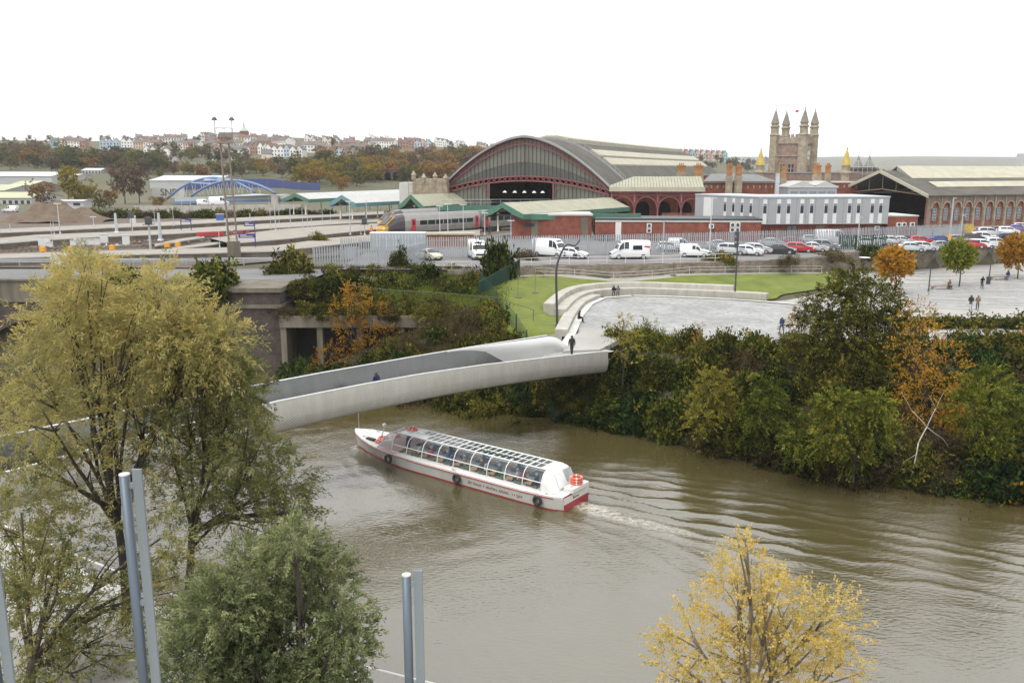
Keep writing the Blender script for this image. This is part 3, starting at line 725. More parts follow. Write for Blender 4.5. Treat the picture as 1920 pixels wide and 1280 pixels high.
for o0, o1 in ((8.6, 10.9), (11.7, 13.9)):
    roof_strip('skylight', 'cream_sheet', 24, 150, o0, o1, .55); roof_strip('skylight', 'cream_sheet', 24, 150, -o1, -o0, .55)
rr = []
for o in np.linspace(-HW, HW, 41):
    rr.append([CX.at(18.3, o*1.02, zarch(o)-.1), CX.at(18.3, o*1.02, zarch(o)+.5), CX.at(19.0, o*1.02, zarch(o)+.5), CX.at(19.0, o*1.02, zarch(o)-.1)])
MB().loft(rr).build('flashing', 'lead', shed, fix=True)
rr = []
for o in np.linspace(-HW, HW, 41):
    rr.append([CX.at(-1.1, o*1.03, zarch(o)-.25), CX.at(-1.1, o*1.03, zarch(o)+.22), CX.at(-.3, o*1.03, zarch(o)+.22), CX.at(-.3, o*1.03, zarch(o)-.25)])
MB().loft(rr).build('verge', 'lead', shed, fix=True)
for sg in (-1, 1):
    rr = [[CX.at(s, sg*(HW+.1), 9), CX.at(s, sg*(HW+.1), ZE+.1), CX.at(s, sg*(HW-.5), ZE+.1), CX.at(s, sg*(HW-.5), 9)] for s in np.linspace(.4, 154, 20)]
    MB().loft(rr).build('side_wall', 'red_brick', shed, fix=True)
rr = [[CX.at(154, o, 9), CX.at(154, o, zarch(o)-.3)] for o in np.linspace(-HW, HW, 21)]
MB().loft(rr, closed=False).build('end_wall', 'dark_interior', shed)  # added to close the far end so the shed mouth stays dark
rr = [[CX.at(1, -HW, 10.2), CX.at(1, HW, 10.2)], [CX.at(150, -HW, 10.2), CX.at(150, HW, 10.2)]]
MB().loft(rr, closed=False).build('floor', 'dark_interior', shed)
def zch(o): return 17.0+2.9*(1-(o/HW)**2)
npan = 42; gb = []
for i in range(npan):
    o0 = -HW+2*HW*i/npan+.03; o1 = -HW+2*HW*(i+1)/npan-.03; om = (o0+o1)/2
    zt0, zt1 = zarch(o0)-.5, zarch(o1)-.5
    lo0, lo1 = zch(o0), zch(o1)
    mid0, mid1 = lo0+(zt0-lo0)*.42, lo1+(zt1-lo1)*.42
    mid0 = min(zt0, lo0+3.2*(1-abs(o0/HW)**1.5)); mid1 = min(zt1, lo1+3.2*(1-abs(o1/HW)**1.5))
    d_ = CX.at(.18, om, 0)-CX.at(0, om, 0)
    if zt0-mid0 > .15 and zt1-mid1 > .15:
        MB().extr([CX.at(0,o0,mid0), CX.at(0,o1,mid1), CX.at(0,o1,zt1), CX.at(0,o0,zt0)], d_).build('glazing_panel', 'gable_cladding', shed, fix=True)
    if mid0-lo0 > .1 and mid1-lo1 > .1:
        MB().extr([CX.at(.05,o0,lo0), CX.at(.05,o1,lo1), CX.at(.05,o1,mid1-.03), CX.at(.05,o0,mid0-.03)], d_).build('glazing_panel', 'gable_dark', shed, fix=True)
    if om < -8.2 or om > 6.6:
        MB().extr([CX.at(0,o0,10.3), CX.at(0,o1,10.3), CX.at(0,o1,lo1-.7), CX.at(0,o0,lo0-.7)], d_).build('glazing_panel', 'gable_cladding', shed, fix=True)
mu_ = MB()
for i in range(npan+1):
    o = -HW+2*HW*i/npan
    mu_.bar(CX.at(-.08, o, zch(o)), CX.at(-.08, o, zarch(o)-.3), .10, .14)
    if o < -8.2 or o > 6.6: mu_.bar(CX.at(-.08, o, 10.3), CX.at(-.08, o, zch(o)-.5), .09, .12)
mu_.bar(CX.at(-.15, .0, zch(0)), CX.at(-.15, 0, zarch(0)), .3, .2)
for a_, b_ in ((-HW, -8.0), (6.8, HW)): mu_.bar(CX.at(-.1, a_, 14.6), CX.at(-.1, b_, 14.6), .12, .1)
mu_.build('mullions', 'mullion', shed)
def lattice(name, top, bot, n, s=-.45, th=.22):
    mb = MB(); P = [-HW+2*HW*i/n for i in range(n+1)]
    for i in range(n):
        a_, b_ = P[i], P[i+1]
        mb.bar(CX.at(s,a_,top(a_)), CX.at(s,b_,top(b_)), th); mb.bar(CX.at(s,a_,bot(a_)), CX.at(s,b_,bot(b_)), th)
        mb.bar(CX.at(s,a_,top(a_)), CX.at(s,b_,bot(b_)), th*.55); mb.bar(CX.at(s,a_,bot(a_)), CX.at(s,b_,top(b_)), th*.55)
    return mb.build(name, 'pink_iron', shed)
lattice('lower_truss', lambda o: zch(o)+.15, lambda o: zch(o)-.85, 30)
lattice('rim_truss', lambda o: zarch(o)-.3, lambda o: zarch(o)-1.25*(1-abs(o/HW)**3)-.35, 34, th=.17)
for o in (-8.3, 6.7):
    mb = MB(); sg = -1 if o < 0 else 1
    mb.bar(CX.at(-.4,o,zch(o)-.8), CX.at(-.4,o,15.5), .3)
    for k in range(6):
        t0, t1 = k/6*math.pi/2, (k+1)/6*math.pi/2
        mb.bar(CX.at(-.4,o+sg*1.6*(1-math.cos(t0)),15.7+1.9*math.sin(t0)), CX.at(-.4,o+sg*1.6*(1-math.cos(t1)),15.7+1.9*math.sin(t1)), .16)
    mb.build('bracket', 'pink_iron', shed)
MB().tube([CX.at(0,0,zarch(0)), CX.at(0,0,zarch(0)+2.2)], .06, 5).build('finial', 'lead', shed)
hr = MB()
for s in np.linspace(20, 40, 9): hr.tube([CX.at(s,1.5,zarch(1.5)+1), CX.at(s,1.5,zarch(1.5)+2.2)], .03, 4)
hr.tube([CX.at(s,1.5,zarch(1.5)+2.2) for s in np.linspace(20,40,9)], .03, 4)
for o in np.linspace(2, HW-1, 14): hr.tube([CX.at(20,o,zarch(o)+.3), CX.at(20,o,zarch(o)+1.4)], .025, 4)
hr.tube([CX.at(20,o,zarch(o)+1.4) for o in np.linspace(2,HW-1,14)], .025, 4)
hr.build('safety_rail', 'galv', shed)
for i, o in enumerate((-5.6,-3.2,-.9,1.4,3.4)):
    t = thing('pendant_lamp', ['leftmost','second from left','middle','second from right','rightmost'][i]+' white pendant lamp in the dark shed mouth', 'lamp', CX.at(2.5,o,16.4), 0, 'lamps in the shed mouth')
    MB().lathe([(.05,.45),(.12,.4),(.5,.05),(.52,0),(.4,.02)], 12).build('shade', 'lamp_white', t, True)
    MB().tube([(0,0,.4),(0,0,3.2)], .02, 4).build('cable', 'black', t)

# ---- pink iron canopy right of the shed, brick arcade behind
pc = thing('iron_canopy', 'pink cast iron canopy with round arches beside the train shed', 'canopy', (20.9,184.5,0), R(-7))
mb = MB()
n = 30
for i in range(n):
    x0, x1 = 19.6*i/n, 19.6*(i+1)/n-.08
    def zr(x): return min(1, max(0, x/6)) if False else 1
    mb.extr([(x0,-.5,17.75),(x1,-.5,17.75),(min(x1+.0,x1),7.5 if x1>5 else 1.5+6*x1/5,19.9 if x1>5 else 18.1+1.8*x1/5),(x0,7.5 if x0>5 else 1.5+6*x0/5,19.9 if x0>5 else 18.1+1.8*x0/5)], (0,0,.12))
mb.build('roof', 'canopy_roof', pc, fix=True)
MB().box(-.2,19.8,-.75,-.5,16.95,17.85).build('fascia', 'cream_sheet', pc)
cx = [.4,5.2,10.1,15.0,19.2]
for x in cx:
    k = MB(); k.lathe([(.32,0),(.32,.5),(.2,.6),(.17,4.2),(.28,4.4),(.2,4.6),(.2,6.6)], 10, (x,0,10.3)); k.build('column', 'pink_iron', pc, True)
for i in range(4):
    a_, b_ = cx[i], cx[i+1]; r_ = (b_-a_)/2-.2; k = MB(); m_ = (a_+b_)/2
    P = [(m_-r_*math.cos(math.pi*j/14), 0, 13.6+r_*math.sin(math.pi*j/14)) for j in range(15)]
    for j in range(14): k.bar(P[j], P[j+1], .22)
    for j in range(1, 14):
        if P[j][2] < 16.6: k.bar(P[j], (P[j][0],0,16.8), .07)
    for j in range(8):
        xa = a_+(b_-a_)*j/8; xb = a_+(b_-a_)*(j+1)/8; k.bar((xa,0,16.1),(xb,0,16.8),.08); k.bar((xa,0,16.8),(xb,0,16.1),.08)
    k.bar((a_,0,16.8),(b_,0,16.8),.18); k.bar((a_,0,16.1),(b_,0,16.1),.12); k.build('arch', 'pink_iron', pc)
ba = thing('brick_arcade', 'red brick arcade in shade behind the pink iron canopy', 'building', (20.9,192,0), R(-7))
arch_wall(1.5, 22, 0, .6, 9.2, 17.6, [(2,5,13,14.6),(6.6,9.6,13,14.6),(11.2,14.2,13,14.6),(15.8,18.8,13,14.6)]).build('wall', 'red_brick', ba, fix=True)
MB().box(1.5,22,3,3.3,9.2,17.6).build('rear_wall', 'dark_interior', ba); MB().box(1.4,22.1,-.2,3.3,17.62,17.95).build('roof', 'slate_grey', ba)
MB().box(12,21,-6,-5.6,9.2,12.4).build('low_wall', 'orange_brick', ba)

# ---- gabled platform canopies
def canopy(name, label, a, b, hw, zr, ze, fas, roofm, base=10.3, bays=4, ribs=26):
    a = Vector(a); b = Vector(b); L_ = (b-a).length; t = thing(name, label, 'canopy', (a.x,a.y,0), math.atan2(b.y-a.y, b.x-a.x), 'station platform canopies')
    rf = thing_part('roof', t)
    for i in range(ribs):
        x0, x1 = L_*i/ribs, L_*(i+1)/ribs-.05
        for sg in (-1, 1):
            MB().extr([(x0,0,zr),(x1,0,zr),(x1,sg*hw,ze),(x0,sg*hw,ze)], (0,0,.1)).build('roof_sheet', roofm, rf, fix=True)
    for sg in (-1, 1):
        MB().box(-.1, L_+.1, sg*(hw+.06)-.06, sg*(hw+.06)+.06, ze-.75, ze+.12).build('fascia', fas, t)
    g = MB(); g.extr([(-.15,-hw,ze-.75),(-.15,-hw*.55,ze-.5+.45*(zr-ze)*.4),(-.15,0,zr-.75),(-.15,hw*.55,ze-.5+.45*(zr-ze)*.4),(-.15,hw,ze-.75),(-.15,hw,ze+.1),(-.15,0,zr+.15),(-.15,-hw,ze+.1)], (.14,0,0)); g.build('gable_board', fas, t, fix=True)
    for i in range(bays):
        x = 1.2+(L_-2.4)*i/max(1, bays-1)
        for y in ((-hw*.45, hw*.45) if hw > 3.5 else (0,)):
            MB().lathe([(.22,0),(.22,.4),(.13,.5),(.11,ze-base-.6),(.22,ze-base-.3),(.3,ze-base+.2)], 8, (x,y,base)).build('column', 'cream_iron', t, True)
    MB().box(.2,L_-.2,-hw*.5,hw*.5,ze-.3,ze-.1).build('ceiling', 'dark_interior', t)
    return t
def thing_part(name, parent):
    o = bpy.data.objects.new(name, None); col.objects.link(o); o.parent = parent; return o
canopy('platform_canopy', 'long pale canopy with dark green gable farthest left on the platforms', (-54,216), (-24,276), 4.2, 15.6, 14.2, 'canopy_green', 'canopy_pale', bays=7)
canopy('platform_canopy', 'pale canopy with blue green gable behind the trains', (-38.5,196), (-19,228), 4.0, 15.7, 14.0, 'canopy_teal', 'canopy_pale', bays=5)
canopy('platform_canopy', 'green gabled canopy directly above the train noses', (-21.5,184), (-11,201), 3.4, 16.2, 13.8, 'canopy_green', 'canopy_roof', bays=3)
canopy('platform_canopy', 'nearest green canopy with ribbed cream roof over the red brick block', (-1.6,154), (21,184), 4.6, 15.6, 13.7, 'canopy_green', 'canopy_roof', bays=5)
fs = thing('canopy_edge', 'long straight green canopy edge running to the shed mouth', 'canopy', (-15.5,182,0), R(4))
MB().box(0,12,0,4,13.75,13.9).build('roof', 'canopy_roof', fs); MB().box(0,12.5,-.3,-.02,13.0,14.1).build('fascia', 'canopy_green', fs)
gr_ = MB()
for x in np.linspace(.5, 24, 12): gr_.tube([(x,3,14),(x,3,15.2)], .03, 4)
gr_.tube([(.5,3,15.2),(24,3,15.2)], .03, 4); gr_.tube([(.5,3,14.6),(24,3,14.6)], .025, 4); gr_.build('guard_rail', 'galv', fs)
gs = thing('canopy_edge', 'straight green fascia right of the nearest canopy', 'canopy', (1.5,152.6,0), R(8))
MB().box(0,21.5,.2,3.6,13.3,13.5).build('roof', 'canopy_roof', gs); MB().box(0,22,-.1,.18,12.75,13.75).build('fascia', 'canopy_green', gs)
# gothic bay building left of the shed
gbld = thing('stone_wing', 'weathered pale stone wing with parapet turrets left of the shed', 'building', (-22.5,196,0), R(-6))
MB().box(0,8,0,8,9.2,19.4).build('wall', 'buff_stone', gbld); MB().box(-3.3,-.1,1,8,9.2,18.6).build('annex_wall', 'pale_felt', gbld)
for x, h in ((.3,20.9),(2.6,20.3),(5.2,20.6),(7.6,20.2)): MB().lathe([(.5,0),(.5,1),(.65,1.1),(.4,1.5),(.15,2)], 8, (x,.2,h-1.7)).build('turret', 'buff_stone', gbld)
for x in (1.6, 5.2):
    wdw = MB().box(x,x+1.3,-.12,.05,13.2,15.8).build('window', 'buff_stone', gbld); MB().box(x+.15,x+.58,-.14,.0,13.4,15.6).build('pane', 'dark_glass', wdw); MB().box(x+.72,x+1.15,-.14,.0,13.4,15.6).build('pane', 'dark_glass', wdw)
sc_ = MB()
for x in np.linspace(-.6,8.6,7): sc_.tube([(x,-1.4,10.3),(x,-1.4,19.8)], .05, 4)
for z in (12.3,14.3,16.3,18.3): sc_.tube([(-.6,-1.4,z),(8.6,-1.4,z)], .05, 4)
tag(sc_.build('scaffold_frame', 'timber', None), 'scaffolding poles round the stone wing left of the shed', 'scaffold'); bpy.data.objects['scaffold_frame'].location = (-22.5,196,0); bpy.data.objects['scaffold_frame'].rotation_euler = (0,0,R(-6))

# ---- low brick blocks
b1 = thing('brick_block', 'single storey red brick block with pale flat roof edge by the palisade fence', 'building', (0,153.5,0), R(-1))
MB().box(0,14.2,0,9,9.2,13.45).build('wall', 'red_brick', b1); MB().box(-.2,14.4,-.2,9.2,13.47,13.75).build('parapet', 'pale_felt', b1)
for x in (3.4, 12.3): MB().box(x,x+1.3,-.08,0,9.3,13.2).build('louvre_panel', 'old_concrete', b1)
MB().box(2.2,4.0,-.3,-.12,11.6,12.1).build('sign_board', 'black', b1)
b2 = thing('brick_range', 'long low red brick range with dark flat roof left of the grey block', 'building', (14.6,150.5,0), R(-3.5))
MB().box(0,28.6,0,9,9.2,12.75).build('wall', 'red_brick', b2); MB().box(0,28.8,.1,9.1,12.77,13.15).build('roof', 'dark_metal', b2); MB().box(-.05,28.65,-.12,0,12.55,12.8).build('coping', 'pale_felt', b2)
MB().box(3.5,4.5,-.1,0,9.3,12.5).build('door_panel', 'white_paint', b2)
def ac(par, x, y, z, k=1):
    for i in range(k):
        u = MB().box(x,x+.85,y-.45,y-.08,z+i*.85,z+i*.85+.75).build('cooling_unit', 'white_paint', par)
        MB().lathe([(.28,0),(.28,.02),(.05,.03)], 12).build('fan_grille', 'dark_metal', u); g_ = u.children[-1] if u.children else None
        g_ = [k_ for k_ in col.objects if k_.parent == u][-1] if g_ is None else g_
        g_.location = (x+.42, y-.46, z+i*.85+.37); g_.rotation_euler = (R(90),0,0)
ac(b2, 8.9, 0, 10.7, 2); ac(b2, 19.6, 0, 11.5, 1); ac(b2, 23.2, 0, 10.9, 2); ac(b2, 24.1, 0, 10.9, 2)
pl = MB()
for x in (0,.8,1.6): pl.box(-1.6+x,-1.0+x,-1.5,-.5,9.3,10.4)
tag(pl.build('plant_box', 'dark_metal', None), 'dark pipework box standing against the red brick range', 'plant box'); bpy.data.objects['plant_box'].location = (16.5,150.3,0)
b3 = thing('brick_kiosk', 'flat brown brick kiosk roof just above the fence left of centre', 'building', (-15.4,138,0), R(2))
MB().box(0,9.2,0,4,9.2,11.15).build('wall', 'orange_brick', b3); MB().box(-.2,9.4,-.2,4.2,11.17,11.4).build('roof', 'canopy_roof', b3)
# ---- grey clad office
gc = thing('clad_office', 'grey clad flat roofed office with white vertical window strips', 'building', (44.3,155.5,0), R(4.7))
MB().box(0,24.6,0,14,11.75,16.5).build('cladding', 'grey_cladding', gc); MB().box(-.1,24.7,-.1,14.1,16.52,16.75).build('roof_edge', 'galv', gc)
MB().box(.6,24.0,1.0,13.5,9.2,11.73).build('base_wall', 'red_brick', gc)
def strip_win(par, T, xs_, y0=-.06):
    for x in xs_:
        mb = MB().box(x-.36,x+.36,y0,0,11.85,16.25,T=T); wn_ = mb.build('window_strip', 'white_paint', par)
        MB().box(x-.3,x+.3,y0-.03,y0+.01,13.75,15.1,T=T).build('pane', 'dark_glass', wn_); MB().box(x-.3,x+.3,y0-.03,y0+.01,15.16,15.45,T=T).build('pane', 'grey_glass', wn_)
strip_win(gc, Matrix(), [1.3,3.9,5.7,8.2,10.0,12.7,14.4,17.1,18.8,21.4,23.0])
for j in range(14): MB().box(.2+j*1.75,.23+j*1.75,-.012,0,11.8,16.45).build('cladding_joint', 'mullion', gc)
for x in (6.1, 7.0): MB().box(x,x+.7,.85,1.0,10.2,11.4).build('window', 'grey_glass', gc)
MB().box(11.5,13.2,.9,1.0,9.3,11.5).build('door', 'timber', gc)
lw = (Vector((36.4,172,0))-Vector((44.3,155.5,0))); LW = lw.length
T2 = Matrix.Rotation(math.atan2(lw.y, lw.x)-R(4.7)+math.pi, 4, 'Z') @ Matrix.Translation((-LW,0,0))
MB().box(0,LW-.02,.1,9,11.75,16.5,T=T2).build('cladding', 'grey_cladding', gc, fix=True); MB().box(-.1,LW+.0,0,9.1,16.53,16.78,T=T2).build('roof_edge', 'galv', gc, fix=True)
strip_win(gc, T2 @ Matrix.Translation((0,.1,0)), [9.2,11.6,14.0,16.4]); MB().box(2.8,5.6,0,.1,11.9,16.2,T=T2).build('white_panel', 'white_paint', gc, fix=True)
MB().box(0,LW-.5,.6,9,9.2,11.7,T=T2).build('base_wall', 'red_brick', gc, fix=True)
b4 = thing('brick_annex', 'small red brick annex with white cooling units right of the grey office', 'building', (69.2,158.5,0), R(4.7))
MB().box(0,5.8,0,9,9.2,13.0).build('wall', 'red_brick', b4); MB().box(-.1,5.9,-.1,9.1,13.02,13.25).build('roof_edge', 'pale_felt', b4)
for x in (1.6,2.6,4.2): ac(b4, x, 0, 11.2, 1)
ac(gc, 22.5, .95, 10.6, 1)
# ---- right-hand shed with arcade
rs = thing('goods_shed', 'low pitched station shed with open dark gable and red brick arcade', 'train shed', (88.7,184,0), math.atan2(.36,.93))
LS, WS = 62, 27.0
for sg in (0, 1):
    y0, y1 = (-.6, 13.5) if sg == 0 else (27.6, 13.5)
    MB().extr([(-.8,y0,15.9),(LS,y0,15.9),(LS,y1,21.0),(-.8,y1,21.0)], (0,0,.25)).build('roof_slope', 'slate_grey' if sg else 'slate', rs, fix=True)
    MB().extr([(-1.0,y0,15.6),(-1.0,y0,16.3),(-1.0,y1,21.45),(-1.0,y1,20.75)], (.3,0,0)).build('barge_board', 'cream_sheet', rs, fix=True)
def slope(y): return 15.9+(y+.6)/14.1*5.1
MB().extr([(4,8.9,slope(8.9)+.2),(LS,8.9,slope(8.9)+.2),(LS,13.5,22.2),(4,13.5,22.2)], (0,0,.12)).build('ridge_lantern', 'cream_sheet', rs, fix=True)
MB().extr([(4,18.1,slope(8.9)+.2),(LS,18.1,slope(8.9)+.2),(LS,13.5,22.2),(4,13.5,22.2)], (0,0,.12)).build('ridge_lantern', 'cream_sheet', rs, fix=True)
MB().extr([(4,8.9,slope(8.9)),(4,13.5,21.2),(4,13.5,22.2),(4,8.9,slope(8.9)+.3)], (.1,0,0)).build('lantern_end', 'lead', rs, fix=True)
MB().extr([(6,3.6,slope(3.6)+.3),(LS,3.6,slope(3.6)+.3),(LS,6.2,slope(6.2)+.45),(6,6.2,slope(6.2)+.45)], (0,0,.12)).build('skylight', 'cream_sheet', rs, fix=True)
MB().box(5,LS,8.6,8.9,slope(8.8)-.1,slope(8.8)+.22).build('lantern_sill', 'old_concrete', rs)
bays = [(.9+3.15*i, .9+3.15*i+2.35) for i in range(18)]
arch_wall(0, LS, 0, .5, 9.0, 15.95, [(a_, b_, 13.3, 14.75) for a_, b_ in bays], 8).build('arcade_wall', 'pink_stone', rs, fix=True)
MB().box(0,LS,.28,.7,9.0,15.9).build('inner_wall', 'orange_brick', rs)
for a_, b_ in bays:
    m_ = (a_+b_)/2; r_ = (b_-a_)/2
    MB().box(b_+.12,b_+.68,-.28,0,9.0,13.2).build('pilaster', 'buff_stone', rs); MB().box(b_+.02,b_+.78,-.36,.0,13.22,13.5).build('pilaster_cap', 'buff_stone', rs)
    MB().box(b_+.25,b_+.55,-.2,0,13.52,15.9).build('upper_pilaster', 'buff_stone', rs)
    k = MB(); P = [(m_-r_*math.cos(math.pi*j/8), -.06, 13.3+1.45*math.sin(math.pi*j/8)) for j in range(9)]
    for j in range(8): k.bar(P[j], P[j+1], .22, .3)
    k.build('arch_trim', 'buff_stone', rs)
    wn_ = MB().box(m_-.5,m_+.5,.16,.3,10.7,13.3).build('window', 'grey_glass', rs)
    k = MB()
    for z in (10.72,11.35,12.0,12.65,13.28): k.box(m_-.5,m_+.5,.12,.155,z-.03,z+.03)
    for x in (m_-.5, m_, m_+.5): k.box(x-.03,x+.03,.10,.118,10.7,13.3)
    k.build('glazing_bars', 'galv', wn_)
MB().box(0,LS,26.6,27,9,15.9).build('rear_wall', 'dark_interior', rs); MB().box(LS-.3,LS,.7,26.6,9,16).build('end_wall', 'dark_interior', rs)
k = MB()
for x in (0.2, 9, 18):
    k.bar((x,0,15.9),(x,13.5,17.2),.2); k.bar((x,27,15.9),(x,13.5,17.2),.2); k.bar((x,13.5,17.2),(x,13.5,21),.14)
    for t in (.35,.7):
        k.bar((x,13.5*t,15.9+5*t),(x,13.5*t,15.9+1.3*t),.14); k.bar((x,27-13.5*t,15.9+5*t),(x,27-13.5*t,15.9+1.3*t),.14)
k.build('roof_truss', 'timber', rs)

# ---- clock tower
mat('spire_stone', (.20,.18,.15), .9, var=.2, vscale=1.2)
tw = thing('clock_tower', 'square stone clock tower with four spired corner turrets', 'tower', (0,0,0))
NC = Vector(((1492-960)/1600*229, 229, 0)); AL = Vector((-math.cos(R(38)), math.sin(R(38)), 0)); A_ = 7.8
tw.location = NC; tw.rotation_euler = (0,0,math.atan2(-AL.y, -AL.x))   # local +x runs from the left corner to the near corner
def tbox(x0,x1,y0,y1,z0,z1,name,m,par=None): return MB().box(x0,x1,y0,y1,z0,z1).build(name, m, par or tw)
tbox(-A_,0,0,A_,9,29.3,'wall','pink_stone')
for z, e in ((24.9,.25),(28.2,.25),(19.2,.2)): tbox(-A_-e,e,-e,A_+e,z,z+.35,'string_course','buff_stone')
tbox(-A_-.15,.15,-.15,A_+.15,28.57,29.9,'parapet','buff_stone')
for i in range(6):
    x = -A_+.9+i*1.2
    tbox(x,x+.65,-.2,.25,29.92,30.6,'merlon','buff_stone'); tbox(-.1,.35,.9+i*1.2,1.55+i*1.2,29.92,30.6,'merlon','buff_stone')
def turret_mesh(m=('buff_stone','slate_grey','lead')):
    pass
for (x, y) in ((0,0),(-A_,0),(0,A_),(-A_,A_)):
    t = MB().lathe([(1.25,9),(1.25,30.2),(1.45,30.4),(1.3,30.6),(1.1,31.0),(1.1,32.3),(1.35,32.5),(1.3,32.8),(1.0,32.95),(1.0,33.4)], 8, (x,y,0)).build('turret', 'turret_stone' if 'turret_stone' in M else 'buff_stone', tw)
    MB().lathe([(1.2,33.4),(1.2,33.5),(.1,37.0),(.08,37.1)], 8, (x,y,0)).build('spire', 'spire_stone', t)
    MB().lathe([(.1,37.0),(.18,37.25),(.06,37.5),(.05,38.5),(.02,38.7)], 6, (x,y,0)).build('finial', 'lead', t); MB().box(x-.3,x+.3,y-.04,y+.04,38.0,38.1).build('cross_arm', 'lead', t)
for x in (-5.2,-2.8):
    f = tbox(x-.75,x+.75,-.1,.05,20.6,22.9,'window','buff_stone')
    for dx in (-.4,.4):
        for z in (20.75,21.9): tbox(x+dx-.28,x+dx+.28,-.13,.02,z,z+.95,'pane','dark_glass',f)
f = tbox(-.05,.12,2.4,5.8,22.6,27.6,'clock_panel','buff_stone'); MB().lathe([(1.05,0),(1.05,.08),(.9,.1),(.0,.1)], 20).build('clock_face', 'pale_felt', f)
cf = [k for k in col.objects if k.parent == f][-1]; cf.location = (.13,4.1,25.2); cf.rotation_euler = (0,R(90),0); cf.scale = (1.25,1,1)
for k_ in range(5):
    for e_ in range(8):
        z = 20.2+e_*1.0+.25*(k_ % 2)
fp = tbox(-4.03,-3.97,3.97,4.03,29.3,37.2,'flagpole','lead'); tbox(-4.0,-3.2,3.99,4.01,36.4,37.0,'flag','red_paint',fp)
def spire_turret(px, Y, ytop, ybase, label, zb=9):
    x = (px-960)/1600*Y; top = aty(px, ytop, Y).z; b_ = aty(px, ybase, Y).z; h = top-b_
    t = thing('spire_turret', label, 'turret', (x,Y,0))
    MB().lathe([(.95,zb),(.95,b_+h*.20),(1.4,b_+h*.24),(1.4,b_+h*.27),(1.05,b_+h*.30),(1.05,b_+h*.44),(1.3,b_+h*.46),(1.2,b_+h*.48)], 8).build('shaft', 'buff_stone', t)
    MB().lathe([(1.15,b_+h*.48),(1.15,b_+h*.5),(.1,b_+h*.95)], 8).build('spire', 'yellow_tile', t); MB().lathe([(.12,b_+h*.94),(.2,b_+h*.96),(.03,b_+h)], 6).build('finial', 'lead', t)
spire_turret(1416,214,278,338,'yellow tiled spire turret left of the clock tower'); spire_turret(1573.5,212,276,340,'yellow tiled spire turret right of the clock tower')
# ---- ranges behind the office
def px_box(name, label, cat, px0, px1, Y, ytop, depth, m, roofm='slate_grey', zb=9.2, rz=0, parts=None):
    x0 = (px0-960)/1600*Y; x1 = (px1-960)/1600*Y; zt = aty(px0, ytop, Y).z
    t = thing(name, label, cat, (x0,Y,0), rz); MB().box(0,x1-x0,0,depth,zb,zt).build('wall', m, t); MB().box(-.15,x1-x0+.15,-.15,depth+.15,zt+.01,zt+.3).build('roof', roofm, t)
    return t, x1-x0, zt
t, wv, zt = px_box('station_range', 'long red brick station range with pale coping behind the grey office', 'building', 1311,1600,205,343,10,'red_brick','pale_felt')
for i in range(26): MB().box(.6+i*wv/26,.95+i*wv/26,-.14,0,zt-1.3,zt-.5).build('dentil', 'buff_stone', t)
hp = MB(); a_, b_ = 0, 17.5
hp.extr([(a_,-.6,zt+.3),(b_,-.6,zt+.3),(b_-4,4.5,zt+2.0),(a_+3,4.5,zt+2.0)], (0,0,.1)); hp.extr([(b_,-.6,zt+.3),(b_,9.6,zt+.3),(b_-4,4.5,zt+2.0)], (0,0,.1)); hp.build('hipped_roof', 'slate_grey', t, fix=True)
t, wv, zt = px_box('roof_plant_room', 'grey flat roofed block with small windows left of the right shed', 'building', 1470,1560,196,352,8,'grey_cladding','pale_felt')
for i in range(5): MB().box(.6+i*2.1,2.2+i*2.1,-.08,0,zt-1.9,zt-.8).build('window', 'grey_glass', t)
for (x, wd_) in ((0,6.5),(5.6,5.6)): MB().extr([(x,0,zt+.3),(x+wd_,0,zt+.3),(x+wd_/2,0,zt+1.5)], (0,8,0)).build('rooflight', 'canopy_pale', t, fix=True)
px_box('stone_range', 'dark stone parapet range at the foot of the clock tower', 'building', 1398,1600,222,325,8,'pink_stone','lead')
t, wv, zt = px_box('shop_block', 'low slate roofed block between shed and clock tower', 'building', 1312,1400,228,330,8,'red_brick','slate_grey')
def chimney(px, Y, ytop, ybase, label, wd=1.5, m='orange_terracotta'):
    x = (px-960)/1600*Y; zt = aty(px, ytop, Y).z; zb = aty(px, ybase, Y).z
    t = thing('chimney', label, 'chimney', (x,Y,0), R(20), 'station chimneys')
    zm = zb+(zt-zb)*.45
    MB().box(-wd/2*1.15,wd/2*1.15,-wd/2,wd/2,zb-3,zm).build('base', 'buff_stone', t); MB().box(-wd/2*.95,wd/2*.95,-wd*.4,wd*.4,zm+.01,zt-.3).build('shaft', m, t)
    MB().box(-wd/2*1.1,wd/2*1.1,-wd*.5,wd*.5,zt-.29,zt).build('cap', m, t)
    for i in (-.45,0,.45): MB().lathe([(.16,0),(.13,.5)], 8, (i*wd*.7,0,zt)).build('pot', m, t)
chimney(1271,200,310,334,'left orange chimney in front of the shed roof end'); chimney(1303,194,310,346,'taller orange chimney just right of the shed roof')
chimney(1360,203,310,346,'orange chimney with stone base left of the mast',1.1); chimney(1377,203,312,344,'paired orange chimney nearest the mast',1.2)
chimney(1460,204,315,350,'orange chimney standing before the tower windows',.9); chimney(1521,204,310,340,'orange chimney below the clock panel',1.4); chimney(1541,204,310,338,'slim orange chimney between tower and right turret',1.0)
mast = thing('grey_mast', 'tall plain grey steel mast in front of the clock tower', 'mast', ((1449-960)/1600*176,176,0)); MB().box(-.35,.35,-.35,.35,12,20.8).build('shaft', 'galv', mast); MB().box(-.4,.4,-.4,.4,20.81,22.4).build('head', 'timber', mast)
sb = thing('scaffolded_hall', 'brick hall with twin pyramid roofs wrapped in scaffolding', 'building', ((1590-960)/1600*300,300,0), R(10))
MB().box(0,9.5,0,8,9,21).build('wall', 'pink_stone', sb)
